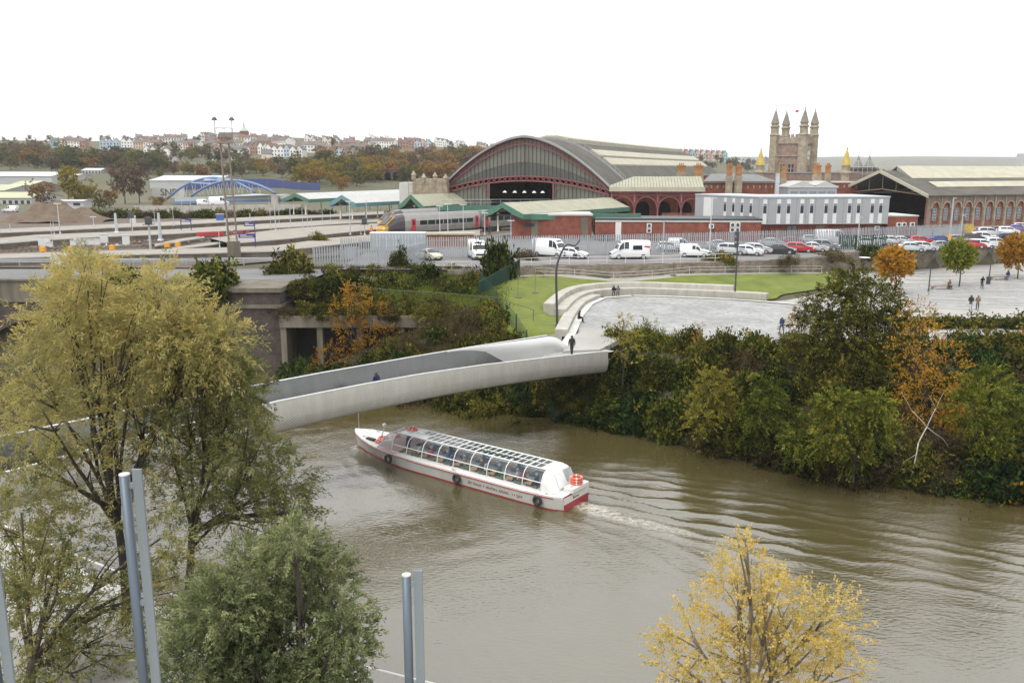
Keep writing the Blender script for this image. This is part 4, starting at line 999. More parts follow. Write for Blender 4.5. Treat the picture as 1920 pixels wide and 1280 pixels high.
for x in (3,7.2): MB().extr([(x-2,1,21),(x+2,1,21),(x+2,5,21),(x-2,5,21)], (0,0,1.2)).build('tower_base', 'dark_brick', sb, fix=True); MB().lathe([(2.4,22.2),(.9,24.2),(.1,26.2),(.04,29)], 4, (x,3,0)).build('pyramid_roof', 'slate_grey', sb)
k = MB()
for x in np.linspace(-1.5,11,8): k.tube([(x,-1.5,9),(x,-1.5,24.5)], .07, 4)
for z in np.linspace(14,24.5,6): k.tube([(-1.5,-1.5,z),(11,-1.5,z)], .07, 4); k.box(-1.5,11,-1.4,-.6,z-.5,z-.42)
k.build('scaffolding', 'pale_felt', sb)
# ================================================================ railway yard
def px_poly(pts, z): return [at(px, py, z) for px, py in pts]
def platform(label, back, front, z=10.3, skirt=1.0):
    t = thing('railway_platform', label, 'platform', (0,0,0), 0, 'station platforms')
    B = px_poly(back, z); Fr = px_poly(front, z); n = len(B)
    top = MB(); wall = MB(); wall2 = MB(); ed = MB()
    for i in range(n-1):
        top.quad(Fr[i], Fr[i+1], B[i+1], B[i])
        dn = Vector((0,0,-skirt)); wall.quad(Fr[i]+dn, Fr[i+1]+dn, Fr[i+1]-Vector((0,0,.16)), Fr[i]-Vector((0,0,.16))); wall2.quad(B[i+1]+dn, B[i]+dn, B[i], B[i+1])
        u = (B[i]-Fr[i]).normalized()*.55; u2 = (B[i+1]-Fr[i+1]).normalized()*.55; o = Vector((0,0,.012))
        ed.extr([Fr[i]-u*.2-Vector((0,0,.16)), Fr[i+1]-u2*.2-Vector((0,0,.16)), Fr[i+1]+u2*.5-Vector((0,0,.16)), Fr[i]+u*.5-Vector((0,0,.16))], (0,0,.18))
    top.build('surface', 'platform_top', t); wall.build('side_wall', 'platform_wall', t); wall2.build('side_wall', 'platform_wall', t); ed.build('edge_coping', 'platform_edge', t, fix=True)
    return t
platform('nearest platform ending in a low brick wall by the road', [(-60,478),(0,476),(150,471.5),(300,467),(420,464),(517,460),(620,446),(720,438),(900,431)], [(-60,485),(0,483),(150,479),(300,475),(420,473),(517,470),(620,459),(720,449),(900,440)], skirt=1.05)
platform('middle platform curving down to a ramp at the far left', [(0,446),(70,440),(200,435),(320,430),(450,422),(560,416),(640,411),(720,408)], [(0,456),(70,450.5),(200,443),(320,438),(450,431),(560,424.5),(640,419),(720,415)])
platform('farthest platform under the pale canopies', [(0,429.5),(100,425),(200,420.5),(320,415.5),(450,408),(560,402.5),(640,399),(720,396)], [(0,436),(100,432),(200,427),(320,422),(450,414.5),(560,409),(640,405),(720,401)])
platform('wide platform with blue name boards right of the light tower', [(395,447),(450,439),(520,430),(600,424),(680,420),(716,418)], [(430,456),(480,452),(540,447),(620,438),(690,431),(722,428)])
platform('short wedge ramp beside the red buffer stop', [(290,457),(340,447),(380,442)], [(290,461),(345,450.5),(384,445)], z=9.9, skirt=.6)
platform('lower wedge ramp before the red buffer stop', [(320,464.5),(380,456.5),(432,450)], [(325,467),(385,460),(436,453)], z=9.9, skirt=.6)
def track(label, pts, z=9.34):
    t = thing('railway_track', label, 'railway track', (0,0,0), 0, 'yard tracks')
    P = px_poly(pts, z); L0 = []; R0 = []; sl = MB(); acc = 0; fine = []
    for i in range(len(P)-1):
        k = max(1, int((P[i+1]-P[i]).length/.75)); fine += [P[i]+(P[i+1]-P[i])*j/k for j in range(k)]
    for i in range(len(fine)-1):
        d = (fine[i+1]-fine[i]).normalized(); nn = Vector((-d.y, d.x, 0)); L0.append(fine[i]+nn*.72+Vector((0,0,.1))); R0.append(fine[i]-nn*.72+Vector((0,0,.1)))
        sl.bar(fine[i]-nn*1.25, fine[i]+nn*1.25, .26, .14)
    s_ = sl.build('sleepers', 'sleeper', t); s_['kind'] = 'stuff'
    for Q in (L0, R0):
        mb = MB()
        for i in range(len(Q)-1): mb.bar(Q[i], Q[i+1], .07, .16)
        mb.build('rail', 'rail_steel', t)
track('track running just behind the nearest platform', [(-40,473),(150,467),(300,462),(430,458),(520,454),(640,441),(716,433)])
track('second track behind the nearest platform', [(-40,467),(150,460),(300,454),(420,448)])
track('track between the wedge ramps', [(-40,461),(120,455),(280,450),(370,446)])
track('track in front of the middle platform', [(-40,464),(100,452),(220,446),(340,441),(460,434),(560,428),(700,420)])
track('track behind the middle platform', [(-40,443),(100,436),(220,431),(340,426),(460,418),(560,413),(700,405)])
track('track by the low road wall', [(-40,492),(150,487),(300,483),(520,476)])
bs = thing('buffer_stop', 'red buffer stop at the end of the wedge tracks', 'buffer stop', at(395,449,9.3), R(40))
MB().box(-2.4,2.4,-.2,.2,.7,1.35).build('beam', 'red_paint', bs)
for x in (-1.6,1.6): MB().box(x-.15,x+.15,-.1,1.2,0,.69).build('strut', 'red_paint', bs)
for k, x in enumerate((4.2,5.6,7)):
    MB().box(x-.35,x+.35,-.15,.15,.2,1.2).build('red_panel', 'red_paint', bs)
# ---- trains
mat('train_silver', (.36,.35,.335), .4, metal=.3, var=.12, vscale=.6); mat('train_roof', (.24,.235,.23), .6, var=.12, vscale=.6); mat('train_plum', (.075,.065,.075), .35); mat('train_yellow', (.46,.27,.04), .5, var=.08, vscale=1)
mat('train_red', (.50,.035,.06), .45); mat('underframe', (.04,.038,.036), .8)
def train_car(name, label, loc, rz, group='passenger trains at the platform'):
    t = thing(name, label, 'train', loc, rz, group); hw = 1.37
    sec = [(0.0,.55,1.05,1.25),(.35,.35,1.45,1.27),(1.0,.3,2.0,1.3),(1.9,.28,2.65,1.33),(2.8,.28,3.15,1.35),(3.6,.28,3.45,1.36),(4.8,.28,3.6,1.37),(6,.28,3.62,1.37),(14,.28,3.62,1.37),(23.6,.28,3.62,1.37)]
    rings = []
    for x, z0, z1, w_ in sec:
        f = .9 if x < .2 else 1
        h = z1-z0
        rings.append([(x,-w_*.88*f,z0),(x,-w_*f,z0+h*.25),(x,-w_*f,z0+h*.6),(x,-w_*.86*f,z0+h*.86),(x,-w_*.5*f,z0+h*.98),(x,0,z1),(x,w_*.5*f,z0+h*.98),(x,w_*.86*f,z0+h*.86),(x,w_*f,z0+h*.6),(x,w_*f,z0+h*.25),(x,w_*.88*f,z0)])
    mb = MB(); mb.loft(rings); mm = []
    for f in mb.f:
        cx_ = sum(mb.v[i][0] for i in f)/len(f); cz = sum(mb.v[i][2] for i in f)/len(f)
        mm.append(2 if cx_ < 1.0 else (1 if cx_ < 5.4 and cz < 3.3 else (3 if cz > 3.25 else 0)))
    mb.m = mm; mb.build('body', ['train_silver','train_plum','train_yellow','train_roof'], t, fix=True)
    MB().extr([(.55,-.95,1.72),(.55,.95,1.72),(2.3,.85,2.98),(2.3,-.85,2.98)], (-.1,0,.1)).build('windscreen', 'dark_glass', t, fix=True)
    for y in (-.95,.95):
        MB().box(.15,.3,y-.25,y+.25,1.0,1.2).build('headlight', 'white_paint', t)
        MB().extr([(.45,y*1.15-.12,1.5),(.45,y*1.15+.12,1.5),(2.6,y*1.12+.12,3.05),(2.6,y*1.12-.12,3.05)], (-.06,0,.12)).build('yellow_pillar', 'train_yellow', t, fix=True)
    for sg in (-1, 1):
        y = sg*(hw+.012)
        for x0, x1 in ((6.3,7.3),(22.3,23.2)):
            dr = MB().box(x0,x1,min(y,y-sg*.06),max(y,y-sg*.06),.5,2.62).build('door', 'train_red', t); MB().box(x0+.3,x1-.3,min(y,y+sg*.01),max(y,y+sg*.01),1.5,2.3).build('door_window', 'dark_glass', dr)
        for i in range(7):
            x0 = 8.3+i*1.95; MB().box(x0,x0+1.7,min(y,y-sg*.06),max(y,y-sg*.06),1.45,2.25).build('window', 'dark_glass', t)
    MB().box(1.4,23.2,-1.2,1.2,-.15,.27).build('underframe', 'underframe', t)
    for bx in (3.4,20):
        bg = MB().box(bx-1.5,bx+1.5,-1.15,1.15,-.5,-.16).build('bogie', 'underframe', t)
        for x in (bx-1.1,bx+1.1):
            for y in (-1.16,1.16):
                k = MB(); k.tube([(x,y-.05,-.35),(x,y+.05,-.35)], .42, 12); k.build('wheel', 'underframe', bg)
    return t
TR = math.atan2(20, 17.8)
tr1 = train_car('passenger_train', 'nearer yellow nosed express train with plum cab and red doors', (-23.9,155,9.95), TR-R(3))
tr1b = copy_tree(tr1); tr1b.location = Vector((-23.9,155,9.95))+Vector((math.cos(TR-R(3)),math.sin(TR-R(3)),0))*48.2; tr1b.rotation_euler = (0,0,TR-R(3)+math.pi); tr1b['label'] = 'rear carriage coupled behind the nearer train, partly under the canopy'
tr2 = copy_tree(tr1); tr2.location = (-26.2,171.5,9.95); tr2.rotation_euler = (0,0,TR); tr2['label'] = 'farther yellow nosed train mostly hidden behind the nearer one'
# ---- light tower
lt = thing('light_tower', 'tall rusty lattice light tower with caged top and two lamps', 'light tower', at(440,488,9.3), R(10))
mat('rust_steel', (.17,.125,.095), .7, color2=(.26,.215,.18), vscale=1.2, streak=(1,1,.2)); 
H_ = 15.6
for x, y in ((-.55,-.45),(.55,-.45),(.55,.45),(-.55,.45)): MB().bar((x,y,0),(x*.95-.35,y*.9,H_),.11).build('leg', 'rust_steel', lt)
k = MB()
for i in range(16):
    z0, z1 = i*H_/16, (i+1)*H_/16; q = lambda x, y, z: (x*(1-.05*z/H_)-.35*z/H_, y*(1-.1*z/H_), z)
    for (x, y, x2, y2) in ((-.55,-.45,.55,-.45),(.55,-.45,.55,.45),(.55,.45,-.55,.45),(-.55,.45,-.55,-.45)):
        k.bar(q(x,y,z0), q(x2,y2,z1), .03); k.bar(q(x,y,z1), q(x2,y2,z1), .03)
k.build('bracing', 'rust_steel', lt)
MB().box(-.8,.8,-.6,.6,0,2.6).build('ladder_guard', 'old_concrete', lt)
cg = MB(); cg.box(-1.45,.75,-.7,.7,H_,H_+.3)
for x in (-1.4,-.35,.7):
    for y in (-.65,.65): cg.bar((x,y,H_+.3),(x,y,H_+2.0),.05)
for z in (1.1,2.0):
    for y in (-.65,.65): cg.bar((-1.4,y,H_+z),(.7,y,H_+z),.05)
cg.build('cage', 'rust_steel', lt)
for x in (-1.45,.75):
    MB().tube([(x,0,H_+.2),(x,0,H_+3.0)], .05, 6).build('lamp_arm', 'rust_steel', lt)
    s_ = 1 if x > 0 else -1
    MB().lathe([(.12,.35),(.25,.2),(.42,-.1),(.3,-.12)], 10, (x+s_*.0,0,H_+3.1)).build('lamp_head', 'dark_metal', lt)
# ---- yard furniture
def post(px, yb, yt, z, label, r=.07, m='galv', head=None, cat='post', name='platform_post'):
    p = at(px, yb, z); zt = aty(px, yt, p.y).z-z; t = thing(name, label, cat, p, 0, 'platform lamp posts' if cat == 'lamp post' else 'yard posts')
    MB().tube([(0,0,0),(0,0,zt)], [r*1.2, r*.8], 6).build('pole', m, t)
    MB().lathe([(r*2.2,0),(r*2.2,.12),(r*1.3,.3)], 8).build('base', m, t)
    if head == 'lamp': MB().box(-.6,.6,-.12,.12,zt-.02,zt+.09).build('lamp_head', 'white_paint', t)
    if head == 'box': MB().box(-.4,.4,-.35,.35,zt,zt+1.0).build('signal_head', 'dark_metal', t); MB().box(-.7,.7,-.5,.5,zt-.1,zt-.01).build('cradle', 'dark_metal', t)
    if head == 'yellow': MB().box(-.35,.35,-.3,.3,zt-.35,zt+.35).build('lantern_box', 'orange_box', t)
    return t
for px, yb, yt, z, l_ in [(113,438,382,10.3,'lamp post left of the dirt mound on the far platform'),(176,424,407,10.3,'short lamp post on the far platform near the mound'),(840,441,383,10.3,'double lamp post in front of the train windows'),(869,441,384,10.3,'twin headed lamp post by the second red door'),(825,441,387,10.3,'thin lamp post before the train doors'),(657,440,378,10.3,'lamp post beside the open platform'),(688,425,376,10.3,'lamp post just left of the train noses'),(909,440,400,10.3,'lamp post beside the canopy column'),(958,455,414,9.3,'small lamp post at the red brick block corner')]:
    post(px, yb, yt, z, l_, .08, 'galv', 'lamp', 'lamp post', 'lamp_post')
ORD = 'first second third fourth fifth sixth seventh eighth ninth tenth eleventh twelfth thirteenth fourteenth fifteenth sixteenth seventeenth eighteenth nineteenth twentieth twenty-first twenty-second twenty-third twenty-fourth twenty-fifth twenty-sixth twenty-seventh twenty-eighth twenty-ninth thirtieth'.split()
for i, (px, yb, yt, z) in enumerate(sorted([(20,436,420,10.3),(102,440,415,10.3),(99,460,415,9.4),(250,448,410,9.4),(302,452,400,10.3),(219,436,399,10.3),(291,424,398,10.3),(326,424,385,10.3),(425,440,414,10.3),(412,464,432,10.3),(508,430,390,10.3),(517,432,385,10.3),(545,425,392,10.3),(568,432,388,10.3),(577,432,382,10.3),(605,421,392,10.3),(620,418,395,10.3),(640,410,389,10.3),(470,428,400,10.3),(543,436,420,10.3),(585,436,410,10.3),(358,392,362,10),(342,398,360,10),(505,392,368,10),(677,440,414,10.3),(524,423,380,10.3)])):
    post(px, yb, yt, z, ('slim' if i % 3 else 'stout')+' grey steel post on the left platforms, '+ORD[i]+' from the left', .05 if i % 3 else .08)
sg = post(283,473,420,9.4,'black railway signal with cradle left of the light tower',.16,'galv','box','signal','railway_signal')
post(248,432,408,10.3,'dark signal head on a rusty post near the mound',.08,'rust_steel','box','signal','railway_signal')
post(684,441,420,10.3,'signal head on a short post near the train nose',.08,'galv','box','signal','railway_signal')
for (px, yb, yt) in ((219,437,400),(301,451,399)): post(px, yb, yt, 10.3, 'thick pale signal gantry post '+('left of' if px < 250 else 'right of')+' the black signal', .24, 'galv', None, 'post', 'gantry_post')
for i, (px, py) in enumerate([(81,474),(131,474),(211,471),(314,466),(334,465)]):
    post(px, py, py-7, 9.4, ['leftmost orange','second orange','middle orange','fourth orange','rightmost orange'][i]+' lantern box on the yard tracks', .05, 'dark_metal', 'yellow', 'lantern', 'track_lantern')
for i, (px, py, w_, h_) in enumerate([(84,463,1.2,1.1),(94,464,.6,.5),(138,462,.6,.6),(145,461,.55,.7),(153,461,.6,.6),(168,460,1.1,.6),(183,460,.6,.65),(196,457,.8,1.0),(237,459,.75,1.0),(9,464,.7,.6),(106,497,1.0,1.0),(250,420,.6,.9)]):
    p = at(px, py, 9.34); t = thing('track_cabinet', ['large pale','small pale','low pale','upright pale'][i % 4]+' grey equipment cabinet, number one from the left '.replace('number one from the left ','')+['leftmost by the big one','beside it','in the row of three','tallest of the row','right of the row','long','at row end','square near the ramps','near the signal foot','at the far left','by the road rail','on the far platform'][i], 'cabinet', p, R(15), 'trackside cabinets')
    s_ = p.y/100
    MB().box(-w_*s_/2,w_*s_/2,-.35,.35,.1,h_*s_+.1).build('casing', 'white_paint', t); MB().box(-w_*s_/2-.04,w_*s_/2+.04,-.4,.4,h_*s_+.11,h_*s_+.18).build('lid', 'galv', t)
    MB().box(-w_*s_/2,w_*s_/2,-.3,.3,-.05,.1).build('plinth', 'concrete', t)
def name_board(px0, px1, yt, yb, yfoot, z, label, both=True):
    p = at((px0+px1)/2, yfoot, z); k = p.y/1600; hw = (px1-px0)/2*k; z0 = aty(px0, yb, p.y).z-z; z1 = aty(px0, yt, p.y).z-z
    t = thing('platform_sign', label, 'sign', p, R(8), 'blue platform signs')
    b_ = MB().box(-hw,hw,-.05,.05,z0,z1).build('board', 'sign_blue', t)
    MB().box(-hw*.8,hw*.7,-.06,-.052,z0+(z1-z0)*.28,z0+(z1-z0)*.42).build('lettering', 'white_paint', b_); MB().box(-hw*.8,-hw*.1,-.06,-.052,z0+(z1-z0)*.6,z0+(z1-z0)*.74).build('lettering', 'white_paint', b_)
    for x in ((-hw+.06, hw-.06) if both else (hw-.1,)): MB().box(x-.07,x+.07,-.07,.07,0,z1).build('post', 'sign_blue', t)
name_board(340,359,410.5,416,431,10.3,'dark blue two legged platform sign left of the light tower'); name_board(459,479,416,424,439,10.3,'dark blue platform sign behind the light tower',False); name_board(449,480,438,446,463,10.3,'long dark blue platform sign right of the light tower',False); name_board(438,444,432,438,448,10.3,'small blue square sign inside the light tower legs',False)
t = thing('litter_kiosk', 'small blue kiosk box on the far platform', 'kiosk', at(413,413,10.3), R(10)); MB().box(-.8,.8,-.4,.4,0,1.3).build('body', 'sign_blue_bright', t); MB().box(-.9,.9,-.5,.5,1.31,1.42).build('roof', 'galv', t)
for i, (px, py) in enumerate([(60,466),(112,468),(228,462),(262,456),(285,462),(350,455),(372,451),(200,449),(160,447)]):
    p = at(px, py, 9.3); t = thing('rubble_heap', ['low heap of old sleepers','small ballast heap','scatter of broken concrete'][i % 3]+' on the yard tracks, '+['left of the big cabinet','right of the big cabinet','below the black signal','by the rusty post','at the signal foot','between the wedge ramps','before the buffer stop','on the middle track','left of the gantry post'][i], 'rubble', p, R(20*i), 'rubble on the yard tracks'); r_ = np.random.RandomState(i); k = MB()
    for j in range(9): x, y = r_.normal(size=2)*(1.1,.5); a_ = r_.rand()*3; L_ = .3+.7*r_.rand(); k.bar((x-L_*math.cos(a_),y-L_*math.sin(a_),.1+.2*r_.rand()),(x+L_*math.cos(a_),y+L_*math.sin(a_),.1+.3*r_.rand()),.2)
    o_ = k.build('pieces', ['timber','ballast','concrete'][i % 3], t); o_['kind'] = 'stuff'
# dirt mound
N = 46; mx_, my_ = np.meshgrid(np.linspace(-1,1,N), np.linspace(-1,1,N)); r_ = np.hypot(mx_, my_)
mz = .75*np.clip(1.15-r_**1.3,0,.8)*(1+.35*np.sin(5*mx_+2)*np.cos(4*my_)+.2*np.sin(11*mx_+7*my_))+.16*np.random.RandomState(3).rand(N,N)*np.maximum(0,1-r_)
mat('dirt', (.095,.066,.046), .95, color2=(.16,.12,.085), vscale=.6, bump=1.0, bscale=3)
mo = at(108,415,9.3); o = link('dirt_mound', grid_mesh('dirt_mound', mx_*12.5, my_*8, mz*5.4-.15, 'dirt', False), None, mo); tag(o, 'brown dirt mound behind the far platform', 'dirt mound')
# blue road bridge beyond the platforms
mat('bridge_blue', (.12,.19,.34), .5, var=.15, vscale=.3); mat('bridge_blue_pale', (.30,.42,.60), .5, var=.1, vscale=.3); mat('bridge_grey', (.38,.40,.42), .7, var=.1, vscale=.3)
bb_ = thing('arch_bridge', 'blue twin arched steel road bridge beyond the platforms', 'bridge', (0,0,0))
def arch3(p0, p1, zc, nm):
    p0 = Vector(p0); p1 = Vector(p1); k = MB(); P = [p0+(p1-p0)*t+Vector((0,0,4*(zc-p0.z)*t*(1-t))) for t in np.linspace(0,1,21)]
    k.tube(P, .42, 8); k.build('arch', nm, bb_, True); h = MB()
    for i in range(2, 19):
        b_ = p0+(p1-p0)*((i+.5*(-1)**i)/20)+Vector((0,0,.2)); h.bar(P[i], b_, .13)
    h.build('hangers', 'bridge_grey', bb_)
a0, a1 = aty(357,369,285), aty(517,363,268); c0, c1 = aty(313,373,300), aty(478,361,285)
arch3(a0, a1, 17.3, 'bridge_blue'); arch3(c0, c1, 17.4, 'bridge_blue')
dk = MB(); dk.quad(a0-Vector((0,0,.4)), a1-Vector((0,0,.4)), c1-Vector((0,0,.4)), c0-Vector((0,0,.4))); dk.extr([a0-Vector((6,-2,1.6)), a1-Vector((-6,0,1.6)), a1-Vector((-6,0,.3)), a0-Vector((6,-2,.3))], (0,.3,0)); dk.build('deck', 'bridge_grey', bb_, fix=True)
MB().extr([a0-Vector((7,-2,2.4)), a1-Vector((-6,0,2.4)), a1-Vector((-6,0,1.62)), a0-Vector((7,-2,1.62))], (0,.4,0)).build('girder', 'bridge_blue', bb_, fix=True)
for t_ in (.3,.45,.6): MB().bar(a0+(a1-a0)*t_+Vector((0,0,4*(17.3-a0.z)*t_*(1-t_))), c0+(c1-c0)*t_+Vector((0,0,4*(17.3-c0.z)*t_*(1-t_))), .4).build('wind_brace', 'bridge_blue_pale', bb_)
for t_ in (.02,.98): p = a0+(a1-a0)*t_; MB().box(p.x-1,p.x+1,p.y,p.y+14,8,p.z-.5).build('pier', 'concrete', bb_)
# industrial sheds and walls on the left
mat('shed_white', (.42,.43,.43), .6, var=.08, vscale=.1); mat('shed_roof_pale', (.5,.5,.49), .6, var=.08, vscale=.1); mat('shed_roof_green', (.36,.37,.24), .7, color2=(.46,.46,.32), vscale=.08); mat('blue_hoarding', (.055,.07,.20), .6, var=.15, vscale=.1)
def shedb(label, px0, px1, yb, ye, yr, Y, depth, wm, rm, name='warehouse', wins=0):
    x0 = (px0-960)/1600*Y; x1 = (px1-960)/1600*Y; zb = aty(px0,yb,Y).z; ze = aty(px0,ye,Y).z; zr = aty(px0,yr,Y+depth/2).z; t = thing(name, label, 'building', (x0,Y,0)); L_ = x1-x0
    MB().box(0,L_,0,depth,zb-3,ze).build('wall', wm, t)
    for sg in (0,1): MB().extr([(-.3,-.3 if sg==0 else depth+.3,ze+.02),(L_+.3,-.3 if sg==0 else depth+.3,ze+.02),(L_+.3,depth/2,zr),(-.3,depth/2,zr)], (0,0,.2)).build('roof_slope', rm, t, fix=True)
    for s_ in (0, L_-.2): MB().extr([(s_,0,ze),(s_,depth,ze),(s_,depth/2,zr)], (.2,0,0)).build('gable', wm, t, fix=True)
    for i in range(wins): MB().box(L_*(i+.25)/wins,L_*(i+.75)/wins,-.1,0,ze-(ze-zb)*.55,ze-(ze-zb)*.2).build('window', 'dark_glass', t)
    return t
shedb('long white roofed warehouse at the far left edge',-30,112,342,331,323,400,25,'shed_white','shed_roof_pale')
shedb('white warehouse right of the long one',105,152,338,331,327,420,20,'shed_white','shed_roof_pale')
shedb('olive roofed factory bay at the far left',-30,22,382,358,347,330,30,'grey_cladding','shed_roof_green')
shedb('olive roofed factory with graffiti wall near the mound',-30,70,392,372,361,300,22,'shed_white','shed_roof_green',wins=9)
shedb('second olive roofed factory bay by the willow',18,58,362,352,340,345,30,'pink_stone','shed_roof_green')
shedb('small white house like office with a window row in the trees',169,204,329,320,316,470,10,'shed_white','shed_roof_pale',wins=6)
shedb('long low white building high in the trees',248,297,315,311,309,620,10,'shed_white','shed_roof_pale')
shedb('pale warehouse with a broad gable behind the blue bridge',292,415,346,339,330,380,34,'shed_white','shed_roof_pale')
shedb('white site cabin behind the dirt mound',116,166,391,378,375.5,250,5,'shed_white','shed_roof_pale','site_cabin',wins=2)
shedb('long pale low shed right of the blue hoarding',450,540,352,346,342,420,14,'shed_white','shed_roof_pale')
bh = thing('blue_hoarding', 'wavy topped blue hoarding behind the arch bridge', 'hoarding', (0,0,0)); 
hp_ = [(345,351,345),(400,347,338),(440,346,337),(470,346,335),(500,346,335),(530,347,338),(560,350,342),(600,351,343)]
for i in range(len(hp_)-1):
    (xa,ba,ta),(xb,bb2,tb2) = hp_[i], hp_[i+1]; Y0 = 345
    MB().extr([aty(xa+1,ba+6,Y0), aty(xb,bb2+6,Y0), aty(xb,tb2,Y0), aty(xa+1,ta,Y0)], (0,.4,0)).build('panel', 'blue_hoarding', bh, fix=True)
gw = thing('graffiti_wall', 'pale wall with black SNP graffiti beyond the tracks', 'wall', (0,0,0))
MB().extr([aty(285,372,310), aty(345,370,310), aty(345,349,310), aty(285,352,310)], (0,.4,0)).build('panel', 'pale_felt', gw, fix=True)
def text(txt, size, m, name, parent, mw, ext=.005):
    cu = bpy.data.curves.new(name, 'FONT'); cu.body = txt; cu.size = size; cu.extrude = ext; cu.align_x = 'CENTER'; cu.align_y = 'CENTER'
    tmp = bpy.data.objects.new('tmp_text', cu); col.objects.link(tmp); dg = bpy.context.evaluated_depsgraph_get(); me = bpy.data.meshes.new_from_object(tmp.evaluated_get(dg)); bpy.data.objects.remove(tmp)
    me.materials.clear(); me.materials.append(M[m]); o = link(name, me, parent); o.matrix_basis = mw; return o
text('SNP', 3.4, 'dark_metal', 'lettering', gw, Matrix.Translation(aty(316,361,309.7)) @ Matrix.Rotation(R(90),4,'X'))
# low walls, hedges of the far side are planted later
fw = thing('concrete_wall', 'long pale concrete boundary wall beyond the far platform', 'wall', (0,0,0))
for i in range(15):
    xa = 250+i*21; P = [aty(xa,402-.55*i,232), aty(xa+20.7,402-.55*(i+1),232), aty(xa+20.7,386-.2*i,232), aty(xa,386-.2*i,232)]
    MB().extr(P, (0,.3,0)).build('wall_panel', 'concrete' if i % 3 else 'light_concrete', fw, fix=True)
# ================================================================ fences
def pale_mesh(h, wd=.16):
    mb = MB(); mb.extr([(-wd/2,.02,.05),(-wd*.25,-.03,.05),(wd*.25,-.03,.05),(wd/2,.02,.05),(wd*.5,.02,h-.16),(wd*.2,-.02,h-.02),(0,.0,h),(-wd*.2,-.02,h-.02),(-wd/2,.02,h-.16)][:0] or [(-wd/2,0,.05),(wd/2,0,.05),(wd/2,0,h-.18),(0,0,h),(-wd/2,0,h-.18)], (0,.035,0)); return mb.mesh('pale', M['galv_light'])
def palisade(label, pts, h, pitch, m='galv_light', limit=300, name='palisade_fence', wd=.16, lean=.015):
    t = thing(name, label, 'fence', (0,0,0)); me = pale_mesh(h, wd); me.materials.clear(); me.materials.append(M[m]); n = 0; rest = MB()
    for i in range(len(pts)-1):
        p, q = Vector(pts[i]), Vector(pts[i+1]); d = q-p; L_ = d.length; d.normalize(); rz = math.atan2(d.y, d.x); k = int(L_/pitch)
        for z in (.45, h-.55): MB().bar(p+Vector((0,0,z))+Vector((-d.y,d.x,0))*.06, q+Vector((0,0,z))+Vector((-d.y,d.x,0))*.06, .05, .06).build('rail', m, t)
        for j in range(int(L_/2.75)+1): 
            c_ = p+d*min(L_, j*2.75)+Vector((-d.y,d.x,0))*.11; MB().box(c_.x-.05,c_.x+.05,c_.y-.05,c_.y+.05,c_.z-.2,c_.z+h-.1).build('post', m, t)
        for j in range(k):
            c_ = p+d*(j+.5)*pitch
            if n < limit:
                o_ = link('pale', me, t, c_, rz+rnd.uniform(-.06,.06)); o_.scale = (1,1,1+rnd.uniform(-lean,lean)); o_.rotation_euler[1] = rnd.uniform(-lean,lean); n += 1
            else: rest.extr([c_-d*wd/2+Vector((0,0,.05)), c_+d*wd/2+Vector((0,0,.05)), c_+d*wd/2+Vector((0,0,h-.18)), c_+Vector((0,0,h)), c_-d*wd/2+Vector((0,0,h-.18))], Vector((-d.y,d.x,0))*.035)
    if rest.f: rest.build('pale', m, t)['kind'] = 'stuff'
    return t
palisade('long grey steel palisade fence behind the parked vehicles', [at(*p, CARP) for p in [(640,486),(795,484),(1000,481),(1250,475),(1500,466.5),(1660,459),(1822,451)]], 3.0, .33)
palisade('short grey palisade enclosure left of the parked vans', [at(*p, CARP) for p in [(588,500),(762,499),(800,487)]], 2.6, .33)
palisade('dark green palisade fence between the car park rows', [at(*p, CARP) for p in [(1573,468),(1662,467)]], 2.3, .3, 'dark_green_metal')
def mesh_fence(label, pts, hs, m='dark_green_metal', name='mesh_fence', solid=True):
    t = thing(name, label, 'fence', (0,0,0))
    for i in range(len(pts)-1):
        p, q = pts[i], pts[i+1]; d = (q-p); L_ = d.length; k = int(L_/.22); mb = MB()
        for j in range(k):
            c_ = p+d*(j/k); hh = hs[i]+(hs[i+1]-hs[i])*j/k; mb.bar(c_, c_+Vector((0,0,hh)), .10 if solid else .022)
        for z in np.linspace(.1,1,8 if solid else 5): mb.bar(p+Vector((0,0,hs[i]*z)), q+Vector((0,0,hs[i+1]*z)), .05 if solid else .02)
        mb.build('mesh_panel', m, t)
    for p, h in zip(pts, hs): MB().box(p.x-.07,p.x+.07,p.y-.07,p.y+.07,p.z-.4,p.z+h+.08).build('post', m, t)
    return t
def gp(x, y, dz=0): return Vector((x, y, float(H0(x, y))+dz))
A0 = at(974,516,8.35); A1 = at(898,562,7.0)
mesh_fence('tall dark green mesh fence climbing the bank left of the lawn', [A0+(A1-A0)*t for t in np.linspace(0,1,7)], [2.0]*7)
mesh_fence('low see-through green mesh fence with posts down the lawn edge', [gp(*at(px,py,6.6).xy) for px, py in [(902,562),(932,580),(950,592),(968,602),(987,612),(1006,626),(1026,636),(1043,648)]], [1.9,1.9,1.8,1.7,1.7,1.6,1.5,1.3], solid=False)
def rail_fence(label, pts, h, m, name='railing', rails=(1.0,.5), r=.03, step=2.0, cat='railing'):
    t = thing(name, label, cat, (0,0,0)); P = []
    for i in range(len(pts)-1):
        k = max(1, int((pts[i+1]-pts[i]).length/step)); P += [pts[i]+(pts[i+1]-pts[i])*j/k for j in range(k)]
    P.append(pts[-1])
    for z in rails: MB().tube([p+Vector((0,0,h*z)) for p in P], r, 5).build('rail', m, t)
    for p in P: MB().tube([p-Vector((0,0,.2)), p+Vector((0,0,h))], r*1.1, 5).build('post', m, t)
    return t
rail_fence('thin white railing along the front of the car park', [Vector((x, float(y_w(x))+.6, CARP)) for x in np.linspace(-10, 30, 9)], 1.0, 'white_paint')
